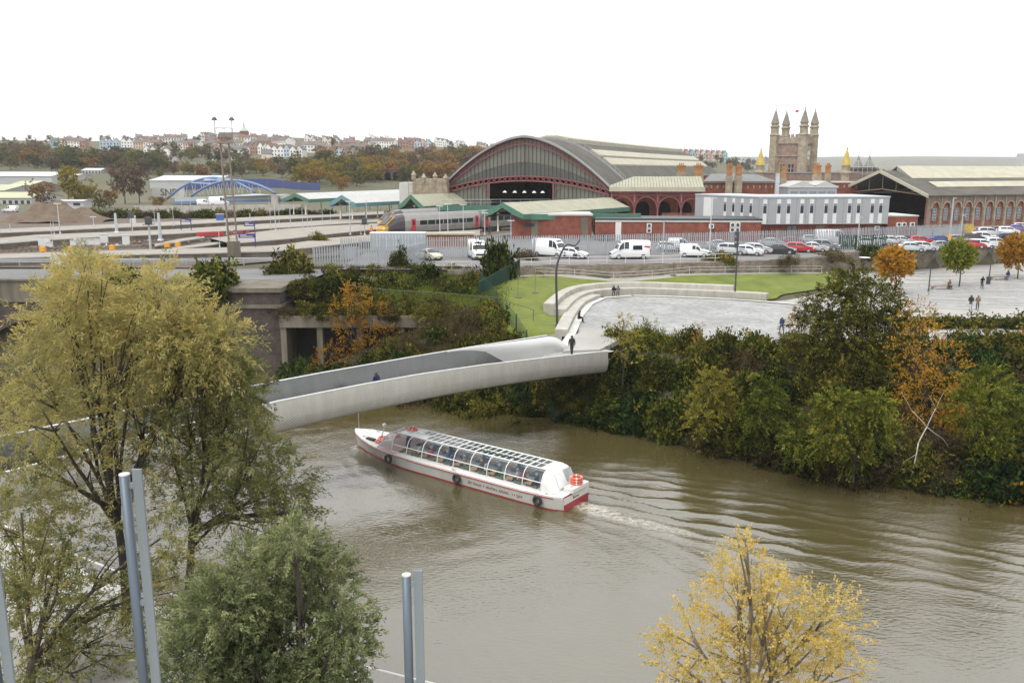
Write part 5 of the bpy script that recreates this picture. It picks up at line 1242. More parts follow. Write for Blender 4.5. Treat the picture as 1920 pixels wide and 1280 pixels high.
rail_fence('dark post and wire fence beside the lawn path', [Vector((x, float(y_w(x))-.9, float(H0(x, float(y_w(x))-.9)))) for x in np.linspace(3, 44, 9)], 1.0, 'white_paint', 'wire_fence', (1.0,.6), .02, 3.2, 'fence')
rail_fence('grey handrail over the overgrown left bank', [at(560,546,8.0), at(600,548,8.0), at(735,563,7.4), at(800,566,7.3), at(930,577,6.9), at(1000,600,6.2)], 1.1, 'dark_metal', 'handrail', (1.0,), .03, 9)
rail_fence('white guard rail beside the left road', [at(-20,498,9.35), at(150,496.5,9.35), at(350,496,9.35), at(510,494,9.35)], .75, 'galv_light', 'guard_rail', (1.0,.8,.55), .06, 3.0)
rail_fence('thin wire fence at the right plaza edge', [gp(x, y) for x, y in zip(np.linspace(38,110,12), crest(np.linspace(38,110,12))+.8)], 1.35, 'dark_metal', 'wire_fence', (1.0,.55), .018, 3.5, 'fence')
# container behind the fence
ct_ = thing('site_container', 'pale grey steel container behind the palisade fence', 'container', at(688,476,CARP)+Vector((0,3.0,0)), R(1))
MB().box(0,8.3,0,2.5,.15,2.75).build('box_body', 'galv', ct_)
for i in range(17): MB().box(.2+i*.48,.42+i*.48,-.04,0,.25,2.6).build('corrugation', 'galv_light', ct_)
MB().box(-.05,8.35,-.06,2.56,2.76,2.86).build('roof_rim', 'white_paint', ct_)
# ================================================================ vehicles
def paint(name, c_, r_=.25): 
    m = mat(name, c_, r_, spec=.5); m.node_tree.nodes['Principled BSDF'].inputs['Coat Weight'].default_value = .5
for nm, c_ in dict(car_white=(.72,.73,.73), car_silver=(.48,.50,.52), car_grey=(.20,.21,.22), car_black=(.03,.03,.035), car_red=(.45,.025,.03), car_darkred=(.22,.02,.03), car_blue=(.03,.06,.22), car_navy=(.025,.03,.08), car_gold=(.52,.50,.40), car_purple=(.16,.12,.30)).items(): paint(nm, c_)
mat('tyre', (.025,.025,.026), .85); mat('rim', (.42,.43,.44), .35, metal=.6); mat('car_trim', (.035,.035,.038), .6); mat('tail_red', (.40,.02,.02), .3); mat('lamp_glass', (.65,.66,.66), .15); mat('plate', (.7,.66,.35), .5)
KINDS = {
 'hatch': dict(L=4.0,W=1.74,g=.16,st=[(0,.62,.66),(.06,.90,.95),(.38,1.0,1.36),(1.0,1.0,1.47),(2.1,.98,1.45),(2.55,.97,1.30),(3.1,.95,.98),(3.75,.80,.83),(4.0,.60,.63)],side=(.45,2.6),ws=(2.15,3.02),rw=(.1,.42),ax=(.72,3.2),r=.31),
 'saloon': dict(L=4.5,W=1.78,g=.15,st=[(0,.70,.72),(.08,.95,.97),(.75,1.0,1.03),(1.25,1.0,1.34),(1.8,1.0,1.44),(2.6,.98,1.42),(3.0,.97,1.22),(3.45,.95,.97),(4.2,.80,.82),(4.5,.60,.62)],side=(.9,3.05),ws=(2.62,3.4),rw=(.8,1.28),ax=(.95,3.65),r=.32),
 'estate': dict(L=4.5,W=1.78,g=.16,st=[(0,.65,.68),(.06,.95,1.0),(.45,1.0,1.42),(1.2,1.0,1.50),(2.5,.98,1.46),(2.95,.97,1.26),(3.45,.95,.97),(4.2,.82,.84),(4.5,.62,.64)],side=(.5,3.0),ws=(2.55,3.4),rw=(.1,.48),ax=(.85,3.6),r=.32),
 'suv': dict(L=4.45,W=1.85,g=.22,st=[(0,.75,.80),(.06,1.05,1.12),(.40,1.12,1.58),(1.1,1.12,1.70),(2.5,1.10,1.66),(2.95,1.08,1.42),(3.4,1.05,1.08),(4.2,.95,.98),(4.45,.70,.74)],side=(.45,2.95),ws=(2.52,3.36),rw=(.1,.45),ax=(.85,3.55),r=.36),
 'small_van': dict(L=4.3,W=1.8,g=.18,st=[(0,1.05,1.75),(.05,1.1,1.82),(1.4,1.1,1.84),(2.3,1.08,1.80),(2.75,1.06,1.52),(3.3,1.03,1.06),(4.0,.85,.88),(4.3,.62,.66)],side=(1.75,2.85),ws=(2.38,3.2),rw=None,ax=(.75,3.5),r=.32),
 'van': dict(L=5.5,W=1.98,g=.2,st=[(0,1.3,2.42),(.06,1.35,2.52),(2.2,1.35,2.58),(3.6,1.33,2.55),(3.95,1.32,2.42),(4.3,1.30,2.0),(4.75,1.22,1.26),(5.3,.95,.98),(5.5,.66,.70)],side=(3.0,4.35),ws=(4.02,4.68),rw=None,ax=(1.0,4.45),r=.36),
}
def car_meshes(kind):
    K = KINDS[kind]; W2 = K['W']/2; xs_ = [s[0] for s in K['st']]; be = [s[1] for s in K['st']]; ro = [s[2] for s in K['st']]; tall = max(ro)
    def prof(x):
        b_ = float(np.interp(x, xs_, be)); r_ = float(np.interp(x, xs_, ro)); k = max(0, min(1, (r_-b_)/(tall-1.0 if tall < 2 else 1.2)))
        wb = W2*float(np.interp(x, [0,.35,K['L']-.6,K['L']], [.93,1,1,.84])); return b_, r_, wb, wb*(1-.20*k if tall < 1.75 else 1-.09*k)
    fx = sorted(set(xs_+list(np.linspace(0, K['L'], 19))))
    rings = []
    for x in fx:
        b_, r_, wb, wr = prof(x); g_ = K['g']+(.10 if x < .15 or x > K['L']-.15 else 0)
        rings.append([(x,-wb*.90,g_),(x,-wb,g_+.22),(x,-wb*.995,b_*.75),(x,-wb*.965,b_),(x,-wr,r_-.03),(x,-wr*.75,r_+.02),(x,0,r_+.045),(x,wr*.75,r_+.02),(x,wr,r_-.03),(x,wb*.965,b_),(x,wb*.995,b_*.75),(x,wb,g_+.22),(x,wb*.90,g_)])
    body = MB().loft(rings)
    def pan(x0, x1, t0, t1, sg, e=.015):
        rr = []
        for x in np.linspace(x0, x1, 7):
            b_, r_, wb, wr = prof(x); z0 = b_+(r_-b_)*t0; z1 = b_+(r_-.05-b_)*t1
            y0 = wb*.965+(wr-wb*.965)*t0; y1 = wb*.965+(wr-wb*.965)*t1; rr.append([(x,sg*(y0+e),z0),(x,sg*(y1+e),z1)])
        return MB().loft(rr, closed=False)
    def screen(x0, x1, fr, e):
        rr = []
        for x in (x0, (x0+x1)/2, x1):
            b_, r_, wb, wr = prof(x); rr.append([(x,-wr*fr,r_+.0+e),(x,-wr*.5*fr,r_+.03+e),(x,0,r_+.045+e),(x,wr*.5*fr,r_+.03+e),(x,wr*fr,r_+e)])
        return MB().loft(rr, closed=False)
    a_, b_ = K['side']; mid = a_+(b_-a_)*.52; out = [('body', body, None, True)]
    for sg in (-1, 1):
        out += [('side_window', pan(a_+.05, mid-.04, .12, .93, sg), 'dark_glass', True), ('side_window', pan(mid+.04, b_, .12, .93, sg), 'dark_glass', True)]
        k = MB().box(K['L']-.30,K['L']-.06,sg*W2*.78-.16,sg*W2*.78+.16,be[-2]-.17,be[-2]-.01); out.append(('headlight', k, 'lamp_glass', False))
        k = MB().box(-.02,.10,sg*W2*.84-.10,sg*W2*.84+.10,.70,1.0 if kind != 'van' else 1.4); out.append(('tail_light', k, 'tail_red', False))
        out.append(('mirror', MB().box(b_-.12,b_+.08,sg*(W2+.01),sg*(W2+.17),be[4]+.02,be[4]+.17+(.15 if tall > 2 else 0)), 'car_trim', False))
        out.append(('sill', MB().box(K['ax'][0]+.4,K['ax'][1]-.4,sg*W2*.98-.02,sg*W2*.98+.02,K['g']+.0,K['g']+.14), 'car_trim', False))
        for x in K['ax']: 
            k = MB(); k.tube([(x,sg*(W2-.20),K['r']),(x,sg*(W2-.02),K['r'])], K['r']+.07, 16); out.append(('wheel_arch', k, 'car_trim', False))
    out.append(('windscreen', screen(*K['ws'], .88, .012), 'dark_glass', True))
    if K['rw']: out.append(('rear_window', screen(*K['rw'], .82, .015), 'dark_glass', True))
    out += [('front_bumper', MB().box(K['L']-.12,K['L']+.03,-W2*.8,W2*.8,K['g']+.06,K['g']+.30), 'car_trim', False), ('number_plate', MB().box(K['L']+.03,K['L']+.045,-.26,.26,K['g']+.18,K['g']+.29), 'plate', False)]
    if kind == 'van': out.append(('grille', MB().box(K['L']-.05,K['L']+.01,-.6,.6,.62,.9), 'car_trim', False))
    ms = [(n_, b2.mesh(n_, M[m_] if m_ else M['car_white'], sm_), m_) for n_, b2, m_, sm_ in out]
    for n_, me, m_ in ms:
        bm = bmesh.new(); bm.from_mesh(me); bmesh.ops.recalc_face_normals(bm, faces=bm.faces); bm.to_mesh(me); bm.free()
    r_ = K['r']
    ty = MB(); ty.tube([(0,-.1,0),(0,.1,0)], r_, 18); rim = MB(); rim.tube([(0,-.106,0),(0,.106,0)], r_*.64, 14)
    return ms, ty.mesh('tyre', M['tyre']), rim.mesh('rim', M['rim'])
CM = {k: car_meshes(k) for k in KINDS}; BODY = {}
def vehicle(kind, colr, loc, yaw, label, name='parked_car', cat='car', group='vehicles parked along the fence'):
    ms, ty, rim = CM[kind]; K = KINDS[kind]; t = thing(name, label, cat, loc, yaw, group); c_, s_ = math.cos(yaw), math.sin(yaw); L2 = K['L']/2
    t.location = Vector(loc)-Vector((c_*L2, s_*L2, 0))
    for n_, me, m_ in ms:
        if m_ is None:
            if (kind, colr) not in BODY: b_ = me.copy(); b_.materials.clear(); b_.materials.append(M[colr]); BODY[kind, colr] = b_
            me = BODY[kind, colr]
        link(n_, me, t)
    for x in K['ax']:
        for sg in (-1, 1):
            w_ = link('wheel', ty, t, (x, sg*(K['W']/2-.10), K['r'])); link('rim', rim, w_)
    return t
Z_ = CARP+.01
def V(px, py): return at(px, py, Z_)
G1 = 'vehicles parked along the fence'
vehicle('saloon','car_gold',V(803,488)+Vector((0,1,0)),R(-50),'pale gold saloon at the left end of the parked vehicles')
vehicle('van','car_white',V(893,487)+Vector((0,2,0)),R(-78),'white high roofed van facing us with a roof rack','parked_van','van')
vehicle('hatch','car_red',V(930,486)+Vector((0,2.2,0)),R(-80),'red car hidden behind the round bush')
vehicle('van','car_white',V(1034,484)+Vector((0,2,0)),R(-38),'white van with red flash parked beside a small white hatchback','parked_van','van')
vehicle('hatch','car_white',V(1078,486)+Vector((0,1.6,0)),R(-35),'small white hatchback between two white vans')
v_ = vehicle('van','car_white',V(1182,487)+Vector((0,1.2,0)),R(186),'white long van side on with red flash and rear window','parked_van','van')
for vv, sg in ((v_,-1),(v_,1)):
    MB().box(1.2,2.5,sg*1.0-.004,sg*1.0+.004,1.35,1.95).build('side_window', 'dark_glass', vv); MB().extr([(.1,sg*1.0-.004,1.6),(1.0,sg*1.0-.004,1.75),(.8,sg*1.0-.004,1.9),(.1,sg*1.0-.004,1.85)], (0,.008,0)).build('red_flash', 'train_red', vv, fix=True)
vehicle('small_van','car_white',V(1309,484)+Vector((0,1.6,0)),R(-25),'small white delivery van near the fence gap','parked_van','van')
rows = [('suv','car_silver',1377,479,-28,'silver off roader right of the small white van'),('hatch','car_white',1409,480,-25,'white hatchback beside the silver off roader'),('estate','car_silver',1425,476,-26,'silver estate behind the white hatchback'),
 ('saloon','car_black',1468,477,-24,'black saloon in the middle of the front row'),('estate','car_red',1504,474,-24,'bright red estate right of the black saloon'),('saloon','car_silver',1530,473,-24,'silver saloon right of the red estate'),('suv','car_grey',1552,471,-24,'dark grey off roader at the end of the front row'),
 ('saloon','car_silver',1352,468,-10,'silver saloon seen through the fence behind the off roader'),('hatch','car_white',1258,472,-15,'white hatchback seen through the fence'),('small_van','car_white',1282,470,-15,'white small van seen through the fence'),
 ('saloon','car_silver',1450,464,-12,'silver saloon in the second row behind the black one'),('hatch','car_darkred',1492,461,-12,'dark red hatchback in the second row'),('estate','car_silver',1532,458,-12,'silver estate in the second row'),('van','car_white',1565,461,-8,'white van parked left of the green fence'),
 ('saloon','car_white',1630,463,-15,'white saloon just behind the green fence'),('hatch','car_silver',1655,461,-15,'silver hatchback just behind the green fence'),('estate','car_silver',1676,460,-18,'silver estate right of the green fence'),('saloon','car_silver',1695,460,-18,'silver saloon left of the dark blue hatchback'),
 ('hatch','car_navy',1714,459,-15,'dark blue hatchback next to the small red one'),('hatch','car_red',1733,460,-15,'small bright red hatchback near the lamp post'),('saloon','car_blue',1768,458,-8,'blue saloon beside the lamp post'),('saloon','car_grey',1800,457,-8,'grey saloon behind the green plaza tree'),
 ('estate','car_black',1832,455,-10,'black estate right of the grey saloon'),('suv','car_white',1850,454,-12,'white off roader next to the black estate'),('saloon','car_navy',1890,453,-5,'navy saloon above the orange plaza tree'),
 ('hatch','car_red',1832,446,-15,'red hatchback in the back row by the brick arcade'),('suv','car_silver',1860,444,-15,'silver off roader in the back row'),('saloon','car_black',1882,438,-15,'black saloon under the brick arcade'),('hatch','car_white',1896,440,-15,'white hatchback under the brick arcade'),('saloon','car_purple',1912,435,-15,'purple saloon at the right edge of the back row'),('estate','car_silver',1925,432,-15,'silver estate cut by the right edge'),
 ('saloon','car_silver',1712,473,-8,'silver saloon close behind the stone wall, leftmost there'),('hatch','car_silver',1738,472,-8,'silver hatchback close behind the stone wall'),('saloon','car_grey',1772,470,-6,'dark silver saloon close behind the stone wall'),('saloon','car_red',1826,467,-6,'red saloon roof just over the stone wall'),('estate','car_white',1846,467,-6,'white estate roof just over the stone wall'),('hatch','car_silver',1876,464,-6,'silver hatchback roof over the stone wall near the orange tree')]
for kind, c_, px, py, yw, l_ in rows: vehicle(kind, c_, V(px, py)+Vector((0,1.2,0)), R(yw), l_, 'parked_van' if 'van' in kind else 'parked_car', 'van' if 'van' in kind else 'car')
mb = at(1888,449,CARP)
for i, (px, py, l_) in enumerate([(20,398,'white van parked near the far left factory'),(385,386,'white small van beyond the boundary wall'),(412,386,'white van beside the far small van')]):
    p = aty(px, py, 245); vehicle('small_van' if i < 2 else 'van', 'car_white', (p.x,p.y,p.z), R(10 if i else 175), l_, 'parked_van', 'van', 'distant vans')
# roof rack on the first van
# ================================================================ street lamps and masts near the plaza
def lamp_curve():
    p = at(1045,607,6.2); p.z = float(H0(p.x,p.y)); tip = aty(1088,449,p.y)-p
    t = thing('curved_lamp', 'tall dark lamp post bending to the right beside the curved bench', 'lamp post', p)
    P = [Vector((0,0,0)), Vector((-.1,0,3)), Vector((-.15,0,5.6)), Vector((.15,0,7.0)), Vector((.8,0,8.2)), Vector((tip.x*.75,0,tip.z*.93)), tip]
    F_ = []
    for i in range(len(P)-1):
        for t_ in np.linspace(0,1,5,endpoint=False):
            p0,p1,p2,p3 = P[max(i-1,0)],P[i],P[i+1],P[min(i+2,len(P)-1)]; F_.append(.5*((2*p1)+(-p0+p2)*t_+(2*p0-5*p1+4*p2-p3)*t_*t_+(-p0+3*p1-3*p2+p3)*t_**3))
    F_.append(P[-1]); n_ = len(F_); MB().tube(F_, [.13-.06*i/n_ for i in range(n_)], 8).build('pole', 'dark_metal', t, True)
    MB().lathe([(.25,0),(.25,.1),(.16,.25)], 10).build('base', 'dark_metal', t)
    for k_, s_ in ((.82,.0),(.9,.1)): MB().box(tip.x*k_-.3,tip.x*k_+.1,-.25,.25,tip.z*k_-.1,tip.z*k_+.15).build('spotlight', 'dark_metal', t)
lamp_curve()
p = at(1378,553,6.3); t = thing('spotlight_mast', 'straight dark mast with three stacked spotlights on the lawn edge', 'lamp post', p); zt = aty(1378,430,p.y).z-p.z
MB().tube([(0,0,0),(0,0,zt)], [.11,.08], 8).build('pole', 'dark_metal', t)
for z in (zt-.5,zt-1.2,zt-1.9): MB().box(-.35,.1,-.25,.25,z-.25,z+.25).build('spotlight', 'dark_metal', t)
def mastl(px, yb, z, yt, label, r=.07, m='galv', arm=0, band=None):
    p = at(px, yb, z); h = aty(px, yt, p.y).z-z; t = thing('lamp_post', label, 'lamp post', p, 0, 'car park and plaza lamp posts'); MB().tube([(0,0,0),(0,0,h)], [r*1.2,r*.8], 7).build('pole', m, t)
    MB().lathe([(r*2,0),(r*2,.1),(r*1.3,.3)], 8).build('base', m, t)
    if arm: MB().box(-.1,arm,-.1,.1,h-.02,h+.1).build('lamp_head', m if arm < .9 else 'white_paint', t)
    if band: MB().lathe([(r*1.7,1.0),(r*1.7,2.0)], 8).build('band', band, t)
    return t
mastl(1330,478,CARP,372,'grey lamp post in front of the grey office left face',.09,'galv',.7); mastl(1243,478,CARP,416,'short pale lamp post before the brick range',.12,'galv_light',.4); mastl(1607,470,CARP,408,'grey lamp post before the right end of the office',.08,'galv',.5)
mastl(1779,462,CARP,372,'tall pale lamp post with a yellow band by the brick arcade',.14,'galv_light',.5,'orange_box'); mastl(1800,455,CARP,404,'thin grey lamp post before the arcade windows',.07,'galv',.5)
mastl(1741,546,6.1,470,'dark lamp post left of the plaza bench',.07,'dark_metal',.5); mastl(1854,528,6.3,462,'dark lamp post right of the green plaza tree',.07,'dark_metal',.4)
ys = thing('yellow_sign', 'square yellow sign at the right end of the palisade fence', 'sign', at(1815,452,CARP)-Vector((0,.3,0))); MB().box(-1.0,.6,0,.05,1.5,2.9).build('panel', 'yellow_tile', ys); MB().box(-.3,-.2,.06,.14,0,2.9).build('post', 'galv', ys)
ld = at(1695,492,7); t = thing('plaza_lamp', 'dark post with a flat white disc lamp by the orange plaza tree', 'lamp post', at(1615,560,6.1)); zt = aty(1615,483,t.location.y).z-6.1; MB().tube([(0,0,0),(0,0,zt)], .06, 7).build('pole', 'dark_metal', t); MB().lathe([(.05,.1),(.65,.04),(.65,0),(.1,-.03)], 16, (0,0,zt)).build('disc', 'white_paint', t)
# ================================================================ people
mat('skin_tone', (.45,.28,.21), .6); mat('hair_dark', (.035,.027,.022), .8); mat('hair_brown', (.11,.065,.04), .8); mat('hair_grey', (.42,.41,.39), .8); mat('hair_fair', (.45,.33,.18), .8)
for nm, c_ in dict(cloth_black=(.018,.018,.021), cloth_navy=(.02,.03,.09), cloth_jeans=(.07,.10,.19), cloth_palejeans=(.34,.38,.44), cloth_red=(.5,.03,.04), cloth_white=(.62,.62,.60), cloth_brown=(.17,.12,.085), cloth_grey=(.17,.17,.18), cloth_blue=(.05,.17,.42), cloth_orange=(.75,.20,.02), cloth_green=(.06,.16,.08), cloth_tan=(.42,.32,.2), shoe=(.025,.022,.02)).items(): mat(nm, c_, .85, var=.15, vscale=8)
def limb(a, b, t): a = Vector(a); b = Vector(b); return tuple(a+(b-a)*t)
def pose(kind):
    J = dict(pel=(0,0,.95), sp=(0,0,1.15), ch=(0,.01,1.36), nk=(0,.015,1.5), hd=(0,.03,1.62), ht=(0,.02,1.71))
    for s, g in (('l',-1),('r',1)):
        J['sh'+s] = (g*.18,0,1.42); J['hp'+s] = (g*.10,0,.92)
        if kind == 'stand': a = dict(el=(g*.23,-.02,1.13), wr=(g*.24,.06,.88), kn=(g*.11,.02,.50), an=(g*.12,-.02,.09))
        elif kind == 'walk': a = dict(el=(g*.24,-.06*g,1.14), wr=(g*.22,.16*-g+.04,.92), kn=(g*.10,.14*g+.04,.50), an=(g*.10,.26*g-.06,.10+.03*(g<0)))
        elif kind == 'coat': a = dict(el=(g*.25,-.03,1.14), wr=(g*.16,.16,1.0), kn=(g*.10,.12*g+.03,.50), an=(g*.10,.2*g-.03,.09))
        elif kind == 'sit': a = dict(el=(g*.24,.05,1.14), wr=(g*.10,.32,1.06), kn=(g*.12,.46,.97), an=(g*.12,.50,.52))
        elif kind == 'table': a = dict(el=(g*.25,.10,1.13), wr=(g*.13,.36,1.18), kn=(g*.11,.45,.96), an=(g*.11,.42,.52))
        elif kind == 'cycle': a = dict(el=(g*.24,.26,1.20), wr=(g*.22,.52,1.12), kn=(g*.10,.36+.1*g,.86+.14*g), an=(g*.10,.14+.1*g,.46+.16*g))
        for k, v in a.items(): J[k+s] = v
        w_ = Vector(J['wr'+s]); d = (w_-Vector(J['el'+s])).normalized(); J['pm'+s] = tuple(w_+d*.07)
        for i in range(4): J['f%d%s' % (i, s)] = tuple(w_+d*(.165+.012*(1-abs(i-1.3)))+Vector((g*.006*(i-1.5), .022*(i-1.5)+.012, 0)))
        J['f4'+s] = tuple(w_+d*.09+Vector((-g*.045,.04,0)))
        an = Vector(J['an'+s]); J['to'+s] = tuple(an+Vector((g*.02,.17,-.05)))
    if kind in ('sit','table','cycle'):
        if kind == 'sit': lean = .14
        elif kind == 'table': lean = .06
        else: lean = .34
        for k in list(J):
            v = J[k]
            if k[:2] in ('sp','ch','nk','hd','ht','sh'): J[k] = (v[0], v[1]+lean*(v[2]-.95)/.6, v[2]-.05*lean)
    return J
BONES = [('pel','sp','top'),('sp','ch','top'),('ch','nk','top'),('nk','hd','skin'),('hd','ht','skin')]
for s in 'lr':
    BONES += [('ch','sh'+s,'top'),('sh'+s,'el'+s,'top'),('el'+s,'wr'+s,'top'),('wr'+s,'pm'+s,'skin'),('pel','hp'+s,'leg'),('hp'+s,'kn'+s,'leg'),('kn'+s,'an'+s,'leg'),('an'+s,'to'+s,'shoe')]+[('pm'+s,'f%d%s' % (i, s),'skin') for i in range(5)]
RAD = dict(pel=(.16,.12), sp=(.155,.11), ch=(.165,.115), nk=(.058,.06), hd=(.085,.105), ht=(.06,.07), sh=(.075,.075), el=(.055,.055), wr=(.038,.038), pm=(.042,.028), hp=(.10,.10), kn=(.07,.07), an=(.05,.05), to=(.045,.035))
PM = {}
def body_mesh(kind, coat=False):
    if (kind, coat) in PM: return PM[kind, coat]
    J = pose(kind); names = list(J); me = bpy.data.meshes.new('person_body'); ix = {n: i for i, n in enumerate(names)}
    me.from_pydata([J[n] for n in names], [(ix[a], ix[b]) for a, b, _ in BONES], [])
    o = bpy.data.objects.new('tmp_body', me); col.objects.link(o)
    sk = o.modifiers.new('skin', 'SKIN'); sk.use_smooth_shade = True; sd_ = o.modifiers.new('sub', 'SUBSURF'); sd_.levels = 1; sd_.render_levels = 1
    for n, v in zip(names, me.skin_vertices[0].data):
        r_ = (.0105,.0105) if n[0] == 'f' else RAD[n[:2] if n[:2] in RAD else n]
        if n in ('pel','sp','ch','nk','hd','ht'): r_ = RAD[n]
        if coat and n in ('pel','sp','ch'): r_ = (r_[0]*1.18, r_[1]*1.25)
        if coat and n[:2] in ('el','sh'): r_ = (r_[0]*1.2, r_[1]*1.2)
        v.radius = r_; v.use_root = (n == 'pel')
    dg = bpy.context.evaluated_depsgraph_get(); out = bpy.data.meshes.new_from_object(o.evaluated_get(dg)); bpy.data.objects.remove(o)
    co = np.empty(len(out.polygons)*3); out.polygons.foreach_get('center', co); co = co.reshape(-1, 3); best = np.full(len(co), 9e9); idx = np.zeros(len(co), int)
    cl_ = dict(skin=0, top=1, leg=2, shoe=3)
    for a, b, t in BONES:
        A = np.array(J[a]); B = np.array(J[b]); d = B-A; u = np.clip(((co-A)@d)/(d@d), 0, 1); ds = np.linalg.norm(co-(A+u[:, None]*d), axis=1)
        if t == 'top' and a in ('pel','sp','ch'): ds -= .07
        k = ds < best; best[k] = ds[k]; idx[k] = cl_[t]
    if coat: idx[(idx == 2) & (co[:, 2] > (.72 if kind in ('stand','walk','coat') else 9))] = 1
    out.polygons.foreach_set('material_index', idx.astype(np.int32)); PM[kind, coat] = (out, J, idx.astype(np.int32)); return PM[kind, coat]
PB = {}
def person(kind, loc, yaw, label, top, leg, hair='hair_dark', coat=False, sc=1.0, group=None, bag=None):
    src, J, mi_ = body_mesh(kind, coat); key = (kind, coat, top, leg)
    if key not in PB:
        m_ = src.copy(); m_.materials.clear()
        for n in ('skin_tone', top, leg, 'shoe'): m_.materials.append(M[n])
        m_.polygons.foreach_set('material_index', mi_); m_.shade_smooth(); PB[key] = m_
    t = thing('person', label, 'person', loc, yaw, group); t.scale = (sc,)*3; link('body', PB[key], t)
    h = Vector(J['hd']); k = MB(); rings = []
    for i in range(7):
        ph = math.pi/2*i/6; r_ = .118*math.cos(ph)+.001; rings.append([(h.x+r_*.92*math.cos(a), h.y-.022+r_*1.05*math.sin(a), h.z+.0+.135*math.sin(ph)-(.07 if math.sin(a) < .2 and i == 0 else 0)) for a in np.linspace(0, 2*math.pi, 13)[:-1]])
    k.loft(rings).build('hair', hair, t, True, fix=True)
    f = MB(); f.extr([(h.x-.014,h.y+.085,h.z-.03),(h.x+.014,h.y+.085,h.z-.03),(h.x,h.y+.085,h.z+.02)], (0,.03,-.005)); f.build('nose', 'skin_tone', t, fix=True)
    if bag: MB().box(-.16,.16,-.30,-.14,1.02,1.42).build('backpack', bag, t)
    return t
P_ = 6.0
p = at(1072,666,5.95); person('walk', (p.x,p.y,5.93), R(10), 'person in black walking off the far end of the footbridge', 'cloth_black','cloth_black', coat=True)
best = min((abs((960+1600*(BA+BD*s+BP*1.6).x/((BA+BD*s+BP*1.6).y*math.cos(TILT)+15*math.sin(TILT)))-706), s) for s in np.linspace(0,44,300))[1]
q = BA+BD*best+BP*1.6; person('walk', (q.x,q.y,zsof(best)+.5), R(-135), 'person with dark jacket showing head and shoulders above the bridge parapet', 'cloth_navy','cloth_jeans','hair_brown')
p = at(1091,606,6.0); person('sit', (p.x-.35,p.y+.3,6.42-.86+.0), R(-75), 'lone person in black sitting on the low end of the curved bench', 'cloth_black','cloth_black', coat=False)
for px, l_, tp in ((1152,'left of two people in black seated together on the curved bench','cloth_black'),(1160,'right of two people in black seated together on the curved bench','cloth_grey')):
    p = at(px,553,6.5); person('sit', (p.x,p.y+.6,6.72-.84), R(170), l_, tp,'cloth_black')
p = at(1465,626,6.0); person('coat', (p.x,p.y,P_), R(120), 'person in a navy coat walking across the setts', 'cloth_navy','cloth_jeans','hair_grey',True)
p = at(1508,606,6.0); person('walk', (p.x,p.y,P_), R(90), 'person in bright blue half hidden by orange leaves', 'cloth_blue','cloth_black')
p = at(1819,582,6.0); person('coat', (p.x,p.y,float(H0(p.x,p.y))+.02), R(150), 'walker in a black coat and pale jeans on the right plaza', 'cloth_black','cloth_palejeans','hair_dark',True)
p = at(1832,581,6.0); person('coat', (p.x,p.y,float(H0(p.x,p.y))+.02), R(150), 'walker in a brown and cream coat beside the one in black', 'cloth_brown','cloth_black','hair_brown',True,.94,bag='cloth_tan')
# benches, cyclist
def bench(px, py, label, yaw):
    p = at(px, py, 6.1); p.z = float(H0(p.x,p.y))+.02; t = thing('plaza_bench', label, 'bench', p, yaw, 'plaza benches')
    for i in range(5): MB().box(-1.6,1.6,-.35+i*.145,-.22+i*.145,.38,.45).build('slat', 'timber', t)
    for x in (-1.1,1.1): MB().box(x-.15,x+.15,-.3,.32,0,.375).build('leg', 'concrete', t)
    return p
p = bench(1765,541,'backless timber bench under the green plaza tree',R(6)); person('sit', (p.x+.9,p.y-.1,p.z+.45-.86), R(185), 'person in dark clothes sitting on the bench by the green tree', 'cloth_brown','cloth_black','hair_brown')
p = bench(1874,524,'backless timber bench near the right edge of the plaza',R(6)); person('sit', (p.x+1.1,p.y-.1,p.z+.45-.86), R(140), 'person in navy sitting on the right hand plaza bench', 'cloth_navy','cloth_jeans')
def bicycle(loc, yaw, label):
    t = thing('bicycle', label, 'bicycle', loc, yaw)
    for y in (-.5,.5):
        w_ = MB(); w_.tube([(0,y+.33*math.cos(a),.34+.33*math.sin(a)) for a in np.linspace(0,2*math.pi,25)[:-1]], .02, 6, closed=True); w = w_.build('wheel', 'tyre', t)
        s_ = MB()
        for a in np.linspace(0,math.pi,7)[:-1]: s_.bar((0,y-.32*math.cos(a),.34-.32*math.sin(a)),(0,y+.32*math.cos(a),.34+.32*math.sin(a)),.006)
        s_.build('spokes', 'galv', w)
    f = MB(); N_ = dict(r=(0,-.5,.34), f=(0,.5,.34), bb=(0,-.06,.30), st=(0,-.2,.82), hd=(0,.36,.80), hb=(0,.34,.98))
    for a, b in (('r','bb'),('r','st'),('bb','st'),('bb','hd'),('st','hd'),('f','hd'),('hd','hb')): f.tube([N_[a],N_[b]], .018, 6)
    f.build('frame', 'dark_metal', t); MB().tube([(-.24,.42,1.0),(0,.34,1.0),(.24,.42,1.0)], .014, 6).build('handlebar', 'dark_metal', t); MB().box(-.07,.07,-.34,-.08,.83,.88).build('saddle', 'black', t)
p = at(1841,540,6.1); z = float(H0(p.x,p.y))+.02; bicycle((p.x,p.y,z), R(165), 'dark bicycle being ridden across the right plaza'); person('cycle', (p.x+.02,p.y+.18,z-.06), R(165), 'cyclist in black riding across the right plaza', 'cloth_black','cloth_black')
bn = at(1853,530,6.2); t = thing('litter_bin', 'slim dark litter bin by the lamp post on the plaza', 'litter bin', (bn.x,bn.y,float(H0(bn.x,bn.y))+.02)); MB().lathe([(.26,0),(.3,.9),(.33,.92),(.3,1.0),(.2,1.0)], 12).build('body', 'dark_metal', t); MB().lathe([(.34,1.02),(.1,1.12)], 12).build('lid', 'dark_metal', t)
p = at(697,442,10.3); person('stand', (p.x,p.y,10.3), R(180), 'track worker in orange standing before the train nose', 'cloth_orange','cloth_orange')
